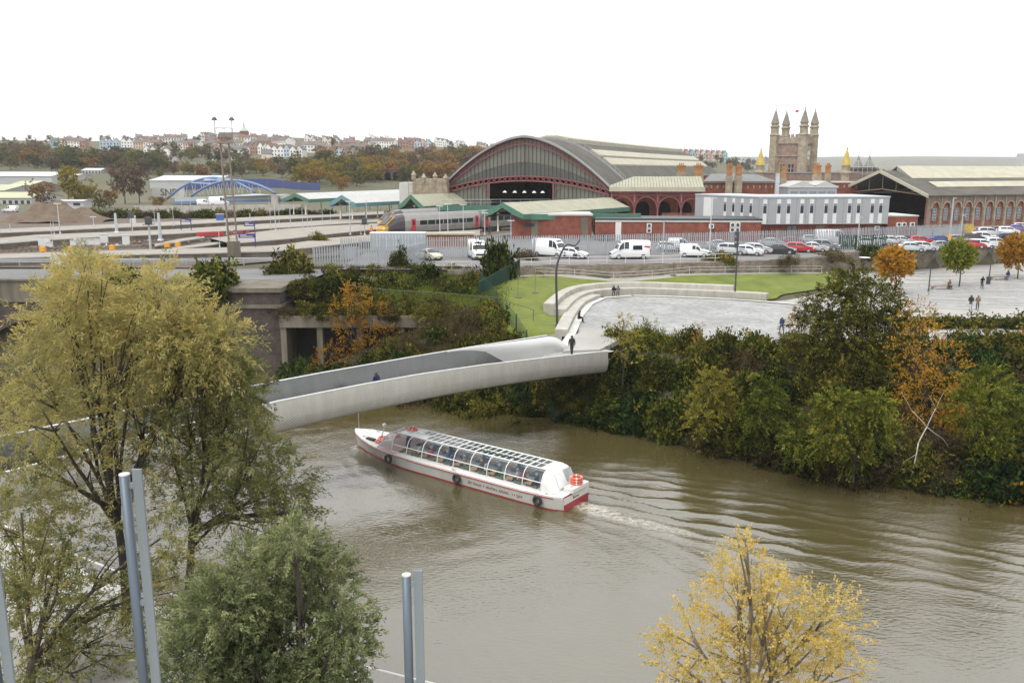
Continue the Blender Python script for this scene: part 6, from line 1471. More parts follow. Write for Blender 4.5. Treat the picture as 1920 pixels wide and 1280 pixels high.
p = at(918,441,10.3); person('stand', (p.x,p.y,10.3), R(150), 'person in black waiting beside the train under the canopy', 'cloth_black','cloth_black')
p = at(1880,459,CARP); person('stand', (p.x,p.y,CARP), R(150), 'person in black standing among the right hand cars', 'cloth_black','cloth_black'); p = at(1886,458,CARP); person('stand', (p.x,p.y,CARP), R(200), 'second person in dark clothes among the right hand cars', 'cloth_navy','cloth_black')

# ================================================================ tour boat
mat('boat_white', (.70,.70,.68), .35, color2=(.60,.595,.565), vscale=.9, streak=(1,1,.3)); mat('boat_side', (.58,.585,.565), .4, color2=(.45,.45,.42), vscale=1.2, streak=(.6,1,.3)); mat('boat_red', (.33,.035,.045), .45, var=.15, vscale=2); mat('boat_pinkdeck', (.55,.36,.34), .6, var=.15, vscale=2)
mat('buoy_orange', (.66,.13,.075), .5, var=.08, vscale=4); mat('frame_white', (.70,.72,.72), .4); mat('lettering_red', (.16,.03,.035), .6); mat('rubber', (.03,.03,.032), .8); mat('boat_floor', (.12,.11,.10), .8); mat('table_tan', (.42,.28,.14), .6); mat('seat_green', (.10,.14,.10), .8)
glass('pane_tint', (.06,.085,.12), .05, .38); glass('pane_clear', (.35,.38,.40), .05, .10); glass('roof_glass', (.05,.065,.055), .08, .6); glass('windscreen_glass', (.42,.45,.46), .06, .55)
YAW = math.atan2(BU.y, BU.x)
boat = thing('tour_boat', 'long white glass roofed river tour boat heading under the footbridge', 'boat', STERN, YAW)
LB = 20.7
def hb(x): return float(np.interp(x, [0,.4,1.2,3,13,15.5,17.5,19,20.2,20.7], [1.55,1.75,1.88,1.95,1.95,1.85,1.55,1.12,.55,.12]))
def sheer(x): return float(np.interp(x, [0,4,12,17,20.7], [.98,.93,.93,1.05,1.35]))
xs = list(np.linspace(0,20.7,36)); rings = []
for x in xs:
    b_ = hb(x); z = sheer(x); wl = b_*float(np.interp(x,[0,1,14,20.7],[.93,.95,.93,.45])); rk = .25*sm(18,20.7,x)
    rings.append([(x-rk*2.2,-wl*.6,-.35),(x-rk,-wl,.0),(x-rk*.8,-wl*1.005,.09),(x,-b_,z-.12),(x,-b_,z),(x,0,z+.03),(x,b_,z),(x,b_,z-.12),(x-rk*.8,wl*1.005,.09),(x-rk,wl,.0),(x-rk*2.2,wl*.6,-.35)])
mb = MB().loft(rings); mm = []
n_ = 11
for i in range(len(xs)-1):
    for j in range(n_): mm.append({0:2,1:2,2:1,3:0,4:0,5:0,6:0,7:1,8:2,9:2,10:2}[j])
mb.m = mm+[2,1]; hull = mb.build('hull', ['boat_white','boat_side','boat_red'], boat, fix=True)
for sg in (-1,1):
    MB().tube([(x, sg*(hb(x)+.015), sheer(x)-.13) for x in xs[1:-1]], .03, 6).build('rubbing_strake', 'boat_red', boat, True)
MB().box(-.04,0,-1.45,1.45,-.1,.42).build('transom_boot', 'boat_red', boat)
MB().box(-.035,.0,-1.5,1.5,.43,.86).build('transom_panel', 'boat_white', boat)
text('Bristol Packet Boat Trips', .46, 'lettering_red', 'lettering', boat, Matrix.Translation((5.3,1.905,.50)) @ Matrix.Rotation(R(180),4,'Z') @ Matrix.Rotation(R(88),4,'X'))
text('Bristol', .26, 'lettering_red', 'lettering', boat, Matrix.Translation((-.045,.1,.64)) @ Matrix.Rotation(R(-90),4,'Z') @ Matrix.Rotation(R(90),4,'X'))
# cabin hoops: (y, z) outline from gunwale to roof edge
HP = [(1.58,.95),(1.55,1.28),(1.49,1.55),(1.40,1.80),(1.26,2.03),(1.04,2.19),(.82,2.24)]
X0, X1, NB_ = 1.75, 15.2, 9; bx = [X0+(X1-X0)*i/NB_ for i in range(NB_+1)]
for sg in (-1,1):
    for i, x in enumerate(bx): MB().tube([(x,sg*y,z) for y,z in HP], .033, 6).build('hoop', 'frame_white', boat, True)
    MB().tube([(x,sg*HP[2][0],HP[2][1]) for x in (X0,X1)], .035, 6).build('mid_rail', 'frame_white', boat); MB().bar((X0-.2,sg*.82,2.26),(X1+.1,sg*.82,2.26),.11,.06).build('roof_rail', 'frame_white', boat)
    MB().bar((X0,sg*1.57,1.0),(X1,sg*1.57,1.0),.08,.12).build('sill', 'boat_white', boat)
    for i in range(NB_):
        a_, b_ = bx[i]+.05, bx[i+1]-.05
        MB().loft([[(a_,sg*y,z) for y,z in HP[2:]],[(b_,sg*y,z) for y,z in HP[2:]]], closed=False).build('upper_pane', 'pane_tint', boat, True)
        MB().quad((a_,sg*HP[0][0],1.02),(b_,sg*HP[0][0],1.02),(b_,sg*HP[2][0],HP[2][1]),(a_,sg*HP[2][0],HP[2][1])).build('lower_pane', 'pane_clear', boat)
rp = 26
for i in range(rp+1):
    x = X0+(X1-X0)*i/rp
    MB().bar((x,-.8,2.25),(x,.8,2.25),.06 if i % 3 else .11,.05).build('roof_bar', 'frame_white', boat)
    if i < rp:
        m_ = 'boat_white' if i >= 23 or (i == 0) else 'roof_glass'
        MB().box(x+.04,x+(X1-X0)/rp-.04,-.78,.78 if i < 21 else .0,2.225,2.245).build('roof_pane', m_, boat)
        if i >= 21: MB().box(x+.04,x+(X1-X0)/rp-.04,.01,.78,2.225,2.245).build('roof_panel', 'boat_white', boat)
MB().bar((X0,0,2.28),(X1,0,2.28),.05,.04).build('roof_spine', 'frame_white', boat)
pole = MB().tube([(4.4,.35,2.32),(7.4,.45,2.32)], .035, 6).build('boat_hook', 'dark_green_metal', boat)
# front and rear ends of the cabin
FR = [(y,z) for y,z in HP]+[(-y,z) for y,z in reversed(HP)]
MB().loft([[(X1,y,z) for y,z in FR],[(X1+.9,y*.93,.98+(z-.98)*.88) for y,z in FR],[(X1+1.5,y*.86,.98+(z-.98)*.45) for y,z in FR],[(X1+1.9,y*.80,1.02) for y,z in FR]], closed=False).build('windscreen', 'windscreen_glass', boat, True)
for sg in (-1,1):
    for s_ in ((0,),(1,)):
        MB().tube([(X1+.0,sg*1.40,1.80),(X1+.9,sg*1.32,1.62),(X1+1.75,sg*1.2,1.1)], .035, 6).build('screen_bar', 'frame_white', boat, True) if s_[0] else None
    MB().tube([(X1+.95,sg*1.45,.98),(X1+.9,sg*1.2,1.95),(X1+.85,sg*.7,2.09)], .03, 6).build('screen_bar', 'frame_white', boat, True)
MB().tube([(X1+.85,-.75,2.09),(X1+.85,.75,2.09)], .03, 6).build('screen_bar', 'frame_white', boat)
MB().loft([[(X0,y,z) for y,z in FR],[(X0-.35,y*.98,.98+(z-.98)*.98) for y,z in FR],[(X0-1.05,y*.93,1.0) for y,z in FR]], closed=False).build('rear_bulkhead', 'boat_white', boat, True)
MB().extr([(X0-.48,-1.15,1.98),(X0-.48,-.25,2.06),(X0-.86,-.25,1.38),(X0-.86,-1.1,1.36)], (-.05,0,.05)).build('rear_window', 'windscreen_glass', boat, fix=True)
MB().extr([(X0-.50,.15,2.08),(X0-.50,.75,2.06),(X0-1.0,.85,1.12),(X0-1.0,.15,1.12)], (-.04,0,.04)).build('rear_door', 'frame_white', boat, fix=True)
bevel(MB().box(-.2,.55,-1.25,.7,.98,1.32).build('stern_locker', 'boat_white', boat), .05); MB().box(.1,.12,-1.2,.65,1.33,1.36).build('locker_handle', 'galv', boat)
MB().box(X0,X1,-1.5,1.5,.70,.74).build('cabin_floor', 'boat_floor', boat)
wl_ = MB(); wl_.box(X0,X1,-1.6,-1.5,.6,1.0); wl_.build('cabin_sill', 'boat_white', boat)
dkp = MB(); dkp.quad(*[(x,y,sheer(x)+.045) for x,y in ((14.6,1.88),(16.3,1.72),(16.9,1.2),(17.05,0),(16.9,-1.2),(16.3,-1.72),(14.6,-1.88))]); dkp.build('foredeck_patch', 'boat_pinkdeck', boat)
bevel(MB().box(17.7,18.55,.72,1.02,1.14,1.30).build('deck_hatch', 'black', boat), .03)
mast = MB().tube([(18.0,-.15,1.15),(17.75,-.15,1.75),(17.6,-.15,2.4)], [.05,.04,.02], 6).build('bow_mast', 'galv', boat); MB().box(17.55,17.75,-.25,-.05,2.1,2.28).build('mast_lamp', 'lamp_glass', mast)
fp = MB().tube([(20.35,0,1.3),(20.35,0,3.0)], .02, 5).build('flagstaff', 'galv', boat); MB().extr([(20.35,0,2.72),(20.05,.03,2.75),(20.05,.03,2.98),(20.35,0,3.0)], (0,.012,0)).build('flag', 'buoy_orange', fp, fix=True)
for x, y in ((19.0,.75),(19.0,-.75),(16.6,1.6),(1.2,1.7),(1.2,-1.7),(9,1.82)):
    b_ = MB().box(x-.12,x+.12,y-.03,y+.03,sheer(x)+.03,sheer(x)+.10); b_.build('cleat', 'galv', boat)
for sg in (-1,1):
    MB().tube([(18.4,sg*.55,sheer(18.4)+.25),(19.4,sg*.35,sheer(19.4)+.25)], .02, 5).build('bow_rail', 'galv', boat)
# seats and tables
for i in range(8):
    x = X0+1.3+i*1.55
    for sg in (-1,1):
        MB().box(x-.3,x+.3,sg*.9-.42,sg*.9+.42,1.13,1.17).build('table', 'table_tan', boat)
        for dx in (-.62,.62): MB().box(x+dx-.16,x+dx+.16,sg*.9-.45,sg*.9+.45,.75,1.1).build('seat', 'seat_green', boat)
BM = Matrix.Translation(STERN) @ Matrix.Rotation(YAW, 4, 'Z')
def on_boat(x, y, z): return BM @ Vector((x, y, z))
tops = ['cloth_black','cloth_red','cloth_white','cloth_navy','cloth_green','cloth_white','cloth_brown','cloth_black','cloth_tan','cloth_grey','cloth_blue','cloth_black','cloth_red','cloth_white']; nm = ['black','red','white','navy','green','white','brown','black','tan','grey','blue','black','red','white']
hrs = ['hair_grey','hair_dark','hair_fair','hair_brown']
for i in range(14):
    x = X0+1.3+(i//2)*1.55+(.62 if i % 2 else -.62); y = .95 if i % 4 < 3 else -.8
    pl_ = 'counting from the stern, '+ORD[i]+' of the boat passengers'
    person('table', on_boat(x, y, 1.10-.84), YAW+(R(90) if i % 2 else R(-90)), 'seated passenger in '+nm[i]+', '+ORD[i]+' from the stern of the tour boat', tops[i],'cloth_black',hrs[i % 4],group='tour boat passengers', sc=.95)
person('stand', on_boat(14.7,.3,.74-.25), YAW-R(90), 'boat pilot in dark clothes behind the front windscreen', 'cloth_navy','cloth_black', sc=.95)
# lifebuoys and tyre fenders: things that hang or lie on the boat
def lifebuoy(loc, rx, label, big=.32):
    t = thing('lifebuoy', label, 'lifebuoy', loc, YAW, 'lifebuoys on the tour boat'); t.rotation_euler = (rx, 0, YAW)
    MB().tube([(big*math.cos(a), big*math.sin(a), 0) for a in np.linspace(0,2*math.pi,25)[:-1]], .085, 8, closed=True).build('ring', 'buoy_orange', t, True)
    for k in range(4):
        a = k*math.pi/2+.6; MB().tube([(big*math.cos(a+d), big*math.sin(a+d), 0) for d in (-.13,0,.13)], .092, 8).build('band', 'white_paint', t, True)
lifebuoy(on_boat(17.6,.05,1.2), 0, 'orange lifebuoy lying flat on the white foredeck'); lifebuoy(on_boat(X1-.35,-.35,2.34), 0, 'orange lifebuoy on the front of the boat roof'); lifebuoy(on_boat(17.35,.78,1.18), 0, 'small orange lifebuoy beside the black deck hatch', .22); lifebuoy(on_boat(17.3,-1.0,1.18), 0, 'orange lifebuoy on the far side of the foredeck',.28)
for k, l_ in enumerate(('bottom','middle','top')): lifebuoy(on_boat(.2,-.3,1.41+k*.17), 0, l_+' lifebuoy of the stack on the stern locker', .34)
def fender(x, label):
    t = thing('tyre_fender', label, 'tyre', on_boat(x, hb(x)+.12, .52), YAW, 'tyre fenders on the tour boat'); t.rotation_euler = (R(90), 0, YAW)
    MB().tube([(.26*math.cos(a), .26*math.sin(a), 0) for a in np.linspace(0,2*math.pi,25)[:-1]], .10, 8, closed=True).build('tyre', 'rubber', t, True); MB().tube([(0,.3,-.05),(0,.62,-.12)], .015, 5).build('rope', 'pale_felt', t)
fender(1.7, 'black tyre fender hanging nearest the stern of the boat'); fender(8.5, 'black tyre fender hanging amidships on the boat'); fender(15.2, 'black tyre fender hanging nearest the bow of the boat')
# ================================================================ vegetation
mat('bark', (.10,.08,.06), .9, color2=(.18,.15,.115), vscale=3, streak=(1,1,.3), bump=.5); mat('bark_dark', (.045,.036,.028), .9, var=.3, vscale=3); mat('bark_pale', (.52,.49,.43), .8, var=.2, vscale=3)
leafmat('willow_yellow', [(.14,.15,.055),(.31,.295,.11),(.46,.40,.16),(.53,.42,.15)], .45); leafmat('willow_olive', [(.10,.115,.045),(.23,.235,.09),(.36,.33,.13),(.44,.34,.11)], .45); leafmat('willow_green', [(.085,.11,.05),(.21,.24,.11),(.34,.36,.18),(.44,.41,.2)], .45)
leafmat('birch_yellow', [(.36,.31,.10),(.58,.46,.15),(.74,.56,.19),(.70,.46,.14)], .5)
leafmat('bramble', [(.008,.014,.004),(.03,.045,.009),(.09,.105,.02),(.26,.22,.04)], .18); leafmat('bramble_olive', [(.014,.018,.005),(.052,.057,.012),(.135,.13,.026),(.28,.22,.045)], .18); leafmat('dry_scrub', [(.025,.02,.010),(.065,.05,.026),(.13,.095,.045),(.10,.10,.03)], .18); leafmat('laurel', [(.007,.015,.005),(.022,.042,.012),(.06,.095,.025),(.17,.20,.05)], .18)
leafmat('acacia', [(.03,.033,.008),(.09,.092,.018),(.20,.185,.035),(.34,.26,.045)], .18); leafmat('acacia_bright', [(.025,.035,.007),(.08,.10,.016),(.18,.19,.03),(.30,.26,.04)], .18); leafmat('orange_leaf', [(.16,.09,.02),(.32,.17,.025),(.46,.24,.035),(.42,.29,.05)], .45); leafmat('yellow_leaf', [(.14,.13,.03),(.28,.24,.05),(.40,.30,.06),(.45,.26,.04)], .45); leafmat('plane_orange', [(.20,.10,.015),(.42,.21,.025),(.56,.31,.04),(.50,.34,.06)], .4); leafmat('plane_green', [(.07,.10,.014),(.16,.20,.022),(.28,.29,.035),(.46,.33,.04)], .4)
leafmat('far_olive', [(.07,.075,.03),(.13,.125,.045),(.19,.165,.06)]); leafmat('far_orange', [(.13,.085,.035),(.24,.14,.05),(.33,.19,.065)]); leafmat('far_dark', [(.04,.05,.028),(.075,.085,.04),(.12,.12,.055)]); leafmat('far_brown', [(.10,.075,.055),(.16,.12,.085),(.21,.16,.11)]); leafmat('far_yellow', [(.13,.115,.025),(.24,.19,.035),(.33,.25,.05)]); leafmat('far_bare', [(.14,.11,.11),(.19,.155,.15),(.23,.19,.18)])

def rs_(seed): return np.random.RandomState(seed)
def unit(v): return v/(np.linalg.norm(v, axis=-1, keepdims=True)+1e-9)
def spray_leaves(C, Rr, n_spray, per, length, r_, up=.35, droop=.5, Wt=None):
    """feathery sprays through a crown of ellipsoids: C (k,3) centres, Rr (k,3) radii"""
    C = np.asarray(C, float); Rr = np.asarray(Rr, float); wgt = Rr.prod(1)**(2/3)*(1 if Wt is None else np.array(Wt)); k = r_.choice(len(C), n_spray, p=wgt/wgt.sum())
    d = unit(r_.normal(size=(n_spray, 3))); rad = (.35+.65*r_.rand(n_spray)**.5)[:, None]
    S0 = C[k]+d*rad*Rr[k]*.92
    out = unit(d+np.array([0,0,up])+.35*r_.normal(size=d.shape)); ln_ = length*(.55+.9*r_.rand(n_spray))
    t = np.linspace(.05, 1, per); P = S0[:, None]+out[:, None]*(t[None, :, None]*ln_[:, None, None]); P[..., 2] -= droop*(t[None]**2)*ln_[:, None]*.6
    P += r_.normal(size=P.shape)*.06*length
    D = np.repeat(out[:, None], per, 1).copy(); D[..., 2] -= droop*t[None]*1.1
    tone = np.repeat(r_.normal(size=n_spray)[:, None], per, 1)
    depth = np.repeat(rad, per, 1)
    return P.reshape(-1,3), unit(D.reshape(-1,3)), tone.ravel(), depth.ravel(), S0
def limb_tube(mb, a, b, r0, r1, r_, bend=.12, n=7):
    a = Vector(a); b = Vector(b); L_ = (b-a).length; off = Vector(r_.normal(size=3))*L_*bend; off.z = abs(off.z)*.3
    mid = a+(b-a)*.5+off; P = []
    for i in range(n):
        t = i/(n-1); P.append(a*(1-t)**2+mid*2*t*(1-t)+b*t*t)
    mb.tube(P, [r0+(r1-r0)*i/(n-1) for i in range(n)], 6); return P
def big_tree(name, label, base, blobs, Y, leafm, n_spray, per, length, lw, seed, barkm='bark_dark', trunk_r=.22, fork=.3, up=.35, droop=.5, hgrad=None, jit=1.6, twigs=2, cat='tree'):
    r_ = rs_(seed); t = thing(name, label, cat, base); base = Vector(base); C = []; Rr = []; Wt = []
    for px, py, rp, *wt in blobs:
        Wt.append(wt[0] if wt else 1.0); y = Y+r_.uniform(-jit, jit); c_ = aty(px, py, y)-base; q = rp*y/1600; C.append(tuple(c_)); Rr.append((q, q*1.1, q))
    mb = MB(); top = Vector(np.mean(C, 0)); fk = Vector((top.x*.25, top.y*.25, max(1.0, top.z*fork))); tp = limb_tube(mb, (0,0,-.2), fk, trunk_r, trunk_r*.75, r_, .04)
    lb = MB()
    for c_, q in zip(C, Rr):
        a = tp[-1] if r_.rand() < .75 else tp[-2]
        P = limb_tube(lb, a, Vector(c_), trunk_r*.42, .03, r_, .10)
        for k in range(twigs*2):
            s_ = P[r_.randint(3, 6)]; e = Vector(c_)+Vector(unit(r_.normal(size=3)))*q[0]*.85; limb_tube(lb, s_, e, .035, .01, r_, .12, 5)
    mb.build('trunk', barkm, t, True); lb.build('branches', barkm, t, True)
    P, D, tone, dep, _ = spray_leaves(C, Rr, n_spray, per, length, r_, up, droop, Wt)
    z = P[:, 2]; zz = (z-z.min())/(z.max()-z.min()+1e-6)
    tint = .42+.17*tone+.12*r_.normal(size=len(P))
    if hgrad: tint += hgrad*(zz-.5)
    me = leaf_mesh('crown', P, leafm, lw[0], lw[1], D, tint, jitter=.45, seed=seed); link('crown', me, t); return t
QZ = 4.95
def qbase(px, py): p = at(px, py, QZ); return (p.x, p.y, QZ)
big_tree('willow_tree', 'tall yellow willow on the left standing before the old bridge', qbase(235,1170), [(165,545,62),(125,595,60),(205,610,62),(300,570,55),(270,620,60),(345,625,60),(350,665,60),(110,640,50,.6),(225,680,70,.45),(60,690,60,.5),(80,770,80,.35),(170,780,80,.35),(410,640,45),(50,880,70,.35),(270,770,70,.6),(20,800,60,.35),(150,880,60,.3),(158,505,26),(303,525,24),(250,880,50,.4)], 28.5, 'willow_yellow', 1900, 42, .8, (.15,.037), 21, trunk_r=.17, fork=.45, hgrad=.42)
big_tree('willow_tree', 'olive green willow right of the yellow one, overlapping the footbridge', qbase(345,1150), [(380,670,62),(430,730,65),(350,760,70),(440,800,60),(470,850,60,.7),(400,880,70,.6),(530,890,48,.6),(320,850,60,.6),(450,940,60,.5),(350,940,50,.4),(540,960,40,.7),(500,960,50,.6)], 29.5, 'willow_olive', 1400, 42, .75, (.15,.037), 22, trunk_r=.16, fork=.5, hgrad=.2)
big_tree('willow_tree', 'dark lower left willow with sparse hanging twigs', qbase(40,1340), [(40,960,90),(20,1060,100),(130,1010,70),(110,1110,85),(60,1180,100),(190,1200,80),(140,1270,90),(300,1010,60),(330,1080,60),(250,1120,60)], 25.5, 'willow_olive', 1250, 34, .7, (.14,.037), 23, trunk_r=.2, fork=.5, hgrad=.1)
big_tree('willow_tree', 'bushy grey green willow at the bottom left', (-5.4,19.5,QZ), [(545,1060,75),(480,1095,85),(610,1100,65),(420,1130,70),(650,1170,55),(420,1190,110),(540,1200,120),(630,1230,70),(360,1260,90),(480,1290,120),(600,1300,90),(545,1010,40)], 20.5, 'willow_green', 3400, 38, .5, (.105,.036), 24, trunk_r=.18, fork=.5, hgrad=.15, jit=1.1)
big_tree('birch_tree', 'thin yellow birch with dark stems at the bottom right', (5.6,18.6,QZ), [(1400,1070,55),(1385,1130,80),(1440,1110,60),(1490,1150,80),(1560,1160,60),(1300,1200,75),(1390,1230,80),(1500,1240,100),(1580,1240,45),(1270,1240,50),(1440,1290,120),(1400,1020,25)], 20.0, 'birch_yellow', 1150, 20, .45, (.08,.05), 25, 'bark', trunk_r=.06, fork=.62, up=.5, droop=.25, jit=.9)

# ---- shrub prototypes
SHP = {}
def shrub_mesh(kind, leafm, n_clump, per, seed, ln_, wd_, flat_=.75, rough=.35, crown_only=False):
    r_ = rs_(seed); d = unit(r_.normal(size=(n_clump, 3))); d[:, 2] = np.abs(d[:, 2])*1.05-.12
    lump = 1+rough*np.sin(3.1*d[:, 0]+seed)*np.cos(2.7*d[:, 1]+seed*2)+.22*r_.normal(size=n_clump)
    P0 = d*((.5+.5*r_.rand(n_clump)**.5)*lump)[:, None]; P0[:, 2] *= flat_
    per_c = per; P = np.repeat(P0, per_c, 0)+r_.normal(size=(n_clump*per_c, 3))*.10; D = unit(np.repeat(d, per_c, 0)+np.array([0,0,.3]))
    tint = .42+np.repeat(r_.normal(size=n_clump)*.20, per_c)+.12*r_.normal(size=len(P))
    me = leaf_mesh('foliage', P, leafm, ln_, wd_, D, tint, jitter=.6, seed=seed)
    st = MB()
    for i in range(9): 
        e = P0[r_.randint(n_clump)]*.8; limb_tube(st, (r_.uniform(-.15,.15),r_.uniform(-.15,.15),-.35), Vector(e), .03, .008, r_, .1, 5)
    SHP[kind] = (me, st.mesh('stems', M['bark_dark'], True))
for i, (k, m_, ln_, wd_) in enumerate([('bramble_a','bramble',.17,.11),('bramble_b','bramble',.15,.10),('olive_a','bramble_olive',.16,.08),('olive_b','bramble_olive',.18,.07),('laurel_a','laurel',.20,.10),('laurel_b','laurel',.22,.10),('scrub_a','dry_scrub',.12,.045),('frond_a','acacia',.20,.05),('frond_b','acacia_bright',.20,.05),('orange_a','orange_leaf',.10,.075),('yellow_a','yellow_leaf',.10,.05)]):
    shrub_mesh(k, m_, 210 if k[:3] not in ('ora','yel') else 120, 20 if k[:3] not in ('ora','yel') else 9, 40+i, ln_, wd_)
DES = {'bramble':'dense dark green bramble bush','olive':'olive green scrub bush','laurel':'glossy dark green laurel like bush','scrub':'dry brown twiggy bush','frond':'yellow green bush with feathery fronds','orange':'sparse orange leaved bush','yellow':'pale yellow sapling bush'}
def shrub(kind, loc, sc, label, group=None, rz=None, name='bank_bush'):
    me, st = SHP[kind]; t = thing(name, label, 'bush', loc, rnd.uniform(0,6.28) if rz is None else rz, group); t.scale = sc if isinstance(sc, tuple) else (sc*rnd.uniform(.85,1.1),sc*rnd.uniform(.85,1.1),sc*rnd.uniform(.75,1.5))
    link('foliage', me, t); link('stems', st, t); return t
r_ = rs_(99)
def bank(x0, x1, step, dmax, kinds, wh, sc0, sc1, d0=-.5, lim=None, ymax=None, side='right bank'):
    x = x0; ci = -1
    while x < x1:
        dm = dmax(x); d = d0; ci += 1; ri = -1
        while d < dm:
            xx = x+r_.uniform(-.5,.5)*step; y = float(y_fb(xx))+d+r_.uniform(-.5,.5); 
            if (ymax is None or y < ymax(xx)) and (lim is None or lim(xx, y)):
                k = kinds[r_.choice(len(kinds), p=None)]; s_ = r_.uniform(sc0, sc1)
                z = max(-.1, float(H0(xx, y)))-.15
                ri += 1; shrub(k, (xx, y, z), s_, DES[k.split('_')[0]]+', '+ORD[ci]+' from left, '+ORD[ri]+' up from water, '+side, k.split('_')[0]+' bushes '+wh)
            d += step*1.0*(.9 if d < 2 else 1.25)
        x += step
clear_br = lambda x, y: not (abs((Vector((x,y,0))-BA).dot(BP)-2.2) < 3.6 and (Vector((x,y,0))-BA).dot(BD) > -3.5)
bank(9.0, 30, 2.1, lambda x: np.interp(x,[8,14,20,30],[5.5,8.5,11,16]), ['bramble_a','bramble_b','olive_a','scrub_a','laurel_a','olive_b','bramble_b','scrub_a','yellow_a','bramble_a'], 'on the right bank near the footbridge', 1.3, 2.2, d0=.5, lim=lambda x, y: clear_br(x, y))
bank(30, 62, 2.7, lambda x: np.interp(x,[30,45,62],[17,25,31]), ['bramble_a','scrub_a','olive_a','laurel_a','laurel_b','frond_a','olive_b','orange_a','scrub_a','bramble_b'], 'on the right bank beyond the orange tree', 1.6, 2.7, d0=1.4, side='far right bank')
for i, x in enumerate(np.linspace(9.5, 46, 24)):
    k = ['laurel_a','laurel_b','frond_b','laurel_a','bramble_a','frond_a'][i % 6]; s_ = rnd.uniform(1.0,1.5); shrub(k, (x, float(y_fb(x))+rnd.uniform(.6,1.5), -.1), s_, DES[k.split('_')[0]]+' overhanging the water, '+ORD[i]+' from the left', k.split('_')[0]+' bushes along the waterline')
for i, x in enumerate(np.linspace(10, 47, 30)):
    k = ['olive_a','bramble_a','olive_b','bramble_b','frond_b','olive_a'][i % 6]; y = float(crest(np.array([x]))[0])+rnd.uniform(-.4,.4); s_ = rnd.uniform(1.05,1.6); shrub(k, (x, y, float(H0(x, y))-.4), (s_,s_,s_*rnd.uniform(.7,1.4)), DES[k.split('_')[0]]+' in the plaza rim hedge, '+ORD[i]+' from the left', k.split('_')[0]+' bushes in the plaza hedge')
# under and beside the bridge, left bank
bank(-22, 10, 1.9, lambda x: 4.2, ['bramble_a','laurel_a','olive_a','bramble_b'], 'at the water below the footbridge', 1.1, 1.6, lim=lambda x, y: not (-24.5 < x < -11 and y > 86.5), side='under the footbridge')
def off_fence(x, y):
    d = A1-A0; u = max(-.3, min(1.3, ((x-A0.x)*d.x+(y-A0.y)*d.y)/(d.x**2+d.y**2))); return math.hypot(x-A0.x-u*d.x, y-A0.y-u*d.y) > 2.6
def left_ok(x, y): return clear_br(x, y) and off_fence(x, y) and not (-24.4 < x < -8.8 and 87 < y < 94.5)
bank(-11, 3.6, 1.9, lambda x: np.interp(x,[-11,-4,0,4],[12,14,10,4]), ['olive_a','scrub_a','olive_b','bramble_b','scrub_a'], 'on the left bank above the footbridge', 1.3, 1.8, d0=3, lim=left_ok, side='left bank')
for i in range(46):                                      # over the concrete frame and up to the road
    px = r_.uniform(520, 905); tt = r_.rand(); z = 6.6+2.3*tt; py = 590-85*tt-(px-520)*.02*(1-tt)+r_.uniform(-6,6); p = at(px, py, z)
    if p.y > 109 or not off_fence(p.x, p.y): continue
    k = ['olive_a','scrub_a','bramble_b','olive_b','bramble_a'][i % 5]; shrub(k, (p.x, p.y, z-.5), r_.uniform(1.1,1.7), DES[k.split('_')[0]]+' above the concrete frame, '+('far up' if tt > .66 else 'halfway up' if tt > .33 else 'low')+' the slope, '+('left' if px < 650 else 'middle' if px < 780 else 'right')+' part', k.split('_')[0]+' bushes above the concrete frame')
def pxbush(kind, px, py, z, sc, label): 
    p = at(px, py, z); return shrub(kind, p, sc, label)
pxbush('yellow_a',548,520,8.6,(2.6,2.2,4.4),'tall yellow green bush left of the palisade enclosure'); pxbush('olive_a',545,522,8.6,(2.7,2.4,3.2),'olive bush at the foot of the tall yellow green bush')
pxbush('olive_b',600,462,9.3,(1.9,1.6,2.2),'green bush behind the palisade enclosure'); pxbush('bramble_a',395,545,8.8,(3.4,2.4,3.4),'dark round bush on the road edge right of the willow'); pxbush('bramble_b',235,540,9.2,(2.6,2.0,2.6),'dark bush on the road edge between the willow tops')
pxbush('bramble_a',935,515,8.7,(1.8,1.6,4.4),'round green bush before the red car left of the vans'); pxbush('olive_a',750,505,8.9,(1.4,1.2,2.6),'small round bush before the palisade enclosure'); pxbush('scrub_a',985,486,9.3,(2.4,.8,1.6),'low scrub along the fence left of the first van'); pxbush('olive_a',1350,493,9.0,(2.2,1.2,1.4),'low green bush on the car park edge'); pxbush('scrub_a',1480,492,8.8,(4.0,1.0,1.3),'straggling dry hedge below the front row of cars'); pxbush('scrub_a',1560,486,8.9,(3.6,1.0,1.5),'dry hedge beside the green fence'); pxbush('bramble_b',1632,482,8.9,(2.0,1.2,1.8),'dark bush below the green fence')
for i, px in enumerate(range(590,900,26)): pxbush(['scrub_a','olive_b','scrub_a'][i % 3], px, 512, 8.7, (1.7,1.1,1.1), 'low '+DES[['scrub','olive','scrub'][i % 3]]+' on the bank, '+ORD[i]+' from the left below the enclosure')
pxbush('orange_a',655,585,6.5,(1.9,1.6,2.9),'orange and yellow bush climbing over the concrete frame'); pass
for px, py in ((560,705),(600,712),(660,705),(715,700)): pxbush('laurel_a', px, py, .2, 1.5, 'dark evergreen bush by the water under the concrete frame, at '+{560:'the left end',600:'left of centre',660:'right of centre',715:'the right end'}[px])
for i, x in enumerate(np.linspace(-23.6, -9.6, 9)):
    k = ['scrub_a','olive_a','olive_b'][i % 3]; shrub(k, (x, 88.9+.4*(i % 2), 6.35), (1.5,1.25,1.3), DES[k.split('_')[0]]+' hanging over the concrete beam, '+ORD[i]+' from the left')
for px, py, l_ in ((572,548,'left'),(612,545,'middle'),(655,540,'right')): pxbush('olive_a' if px < 600 else 'bramble_b', px, py, 8.3, (2.0,1.5,1.7), 'low spreading bush on the wall top beside the brick pier, '+l_+' of three')
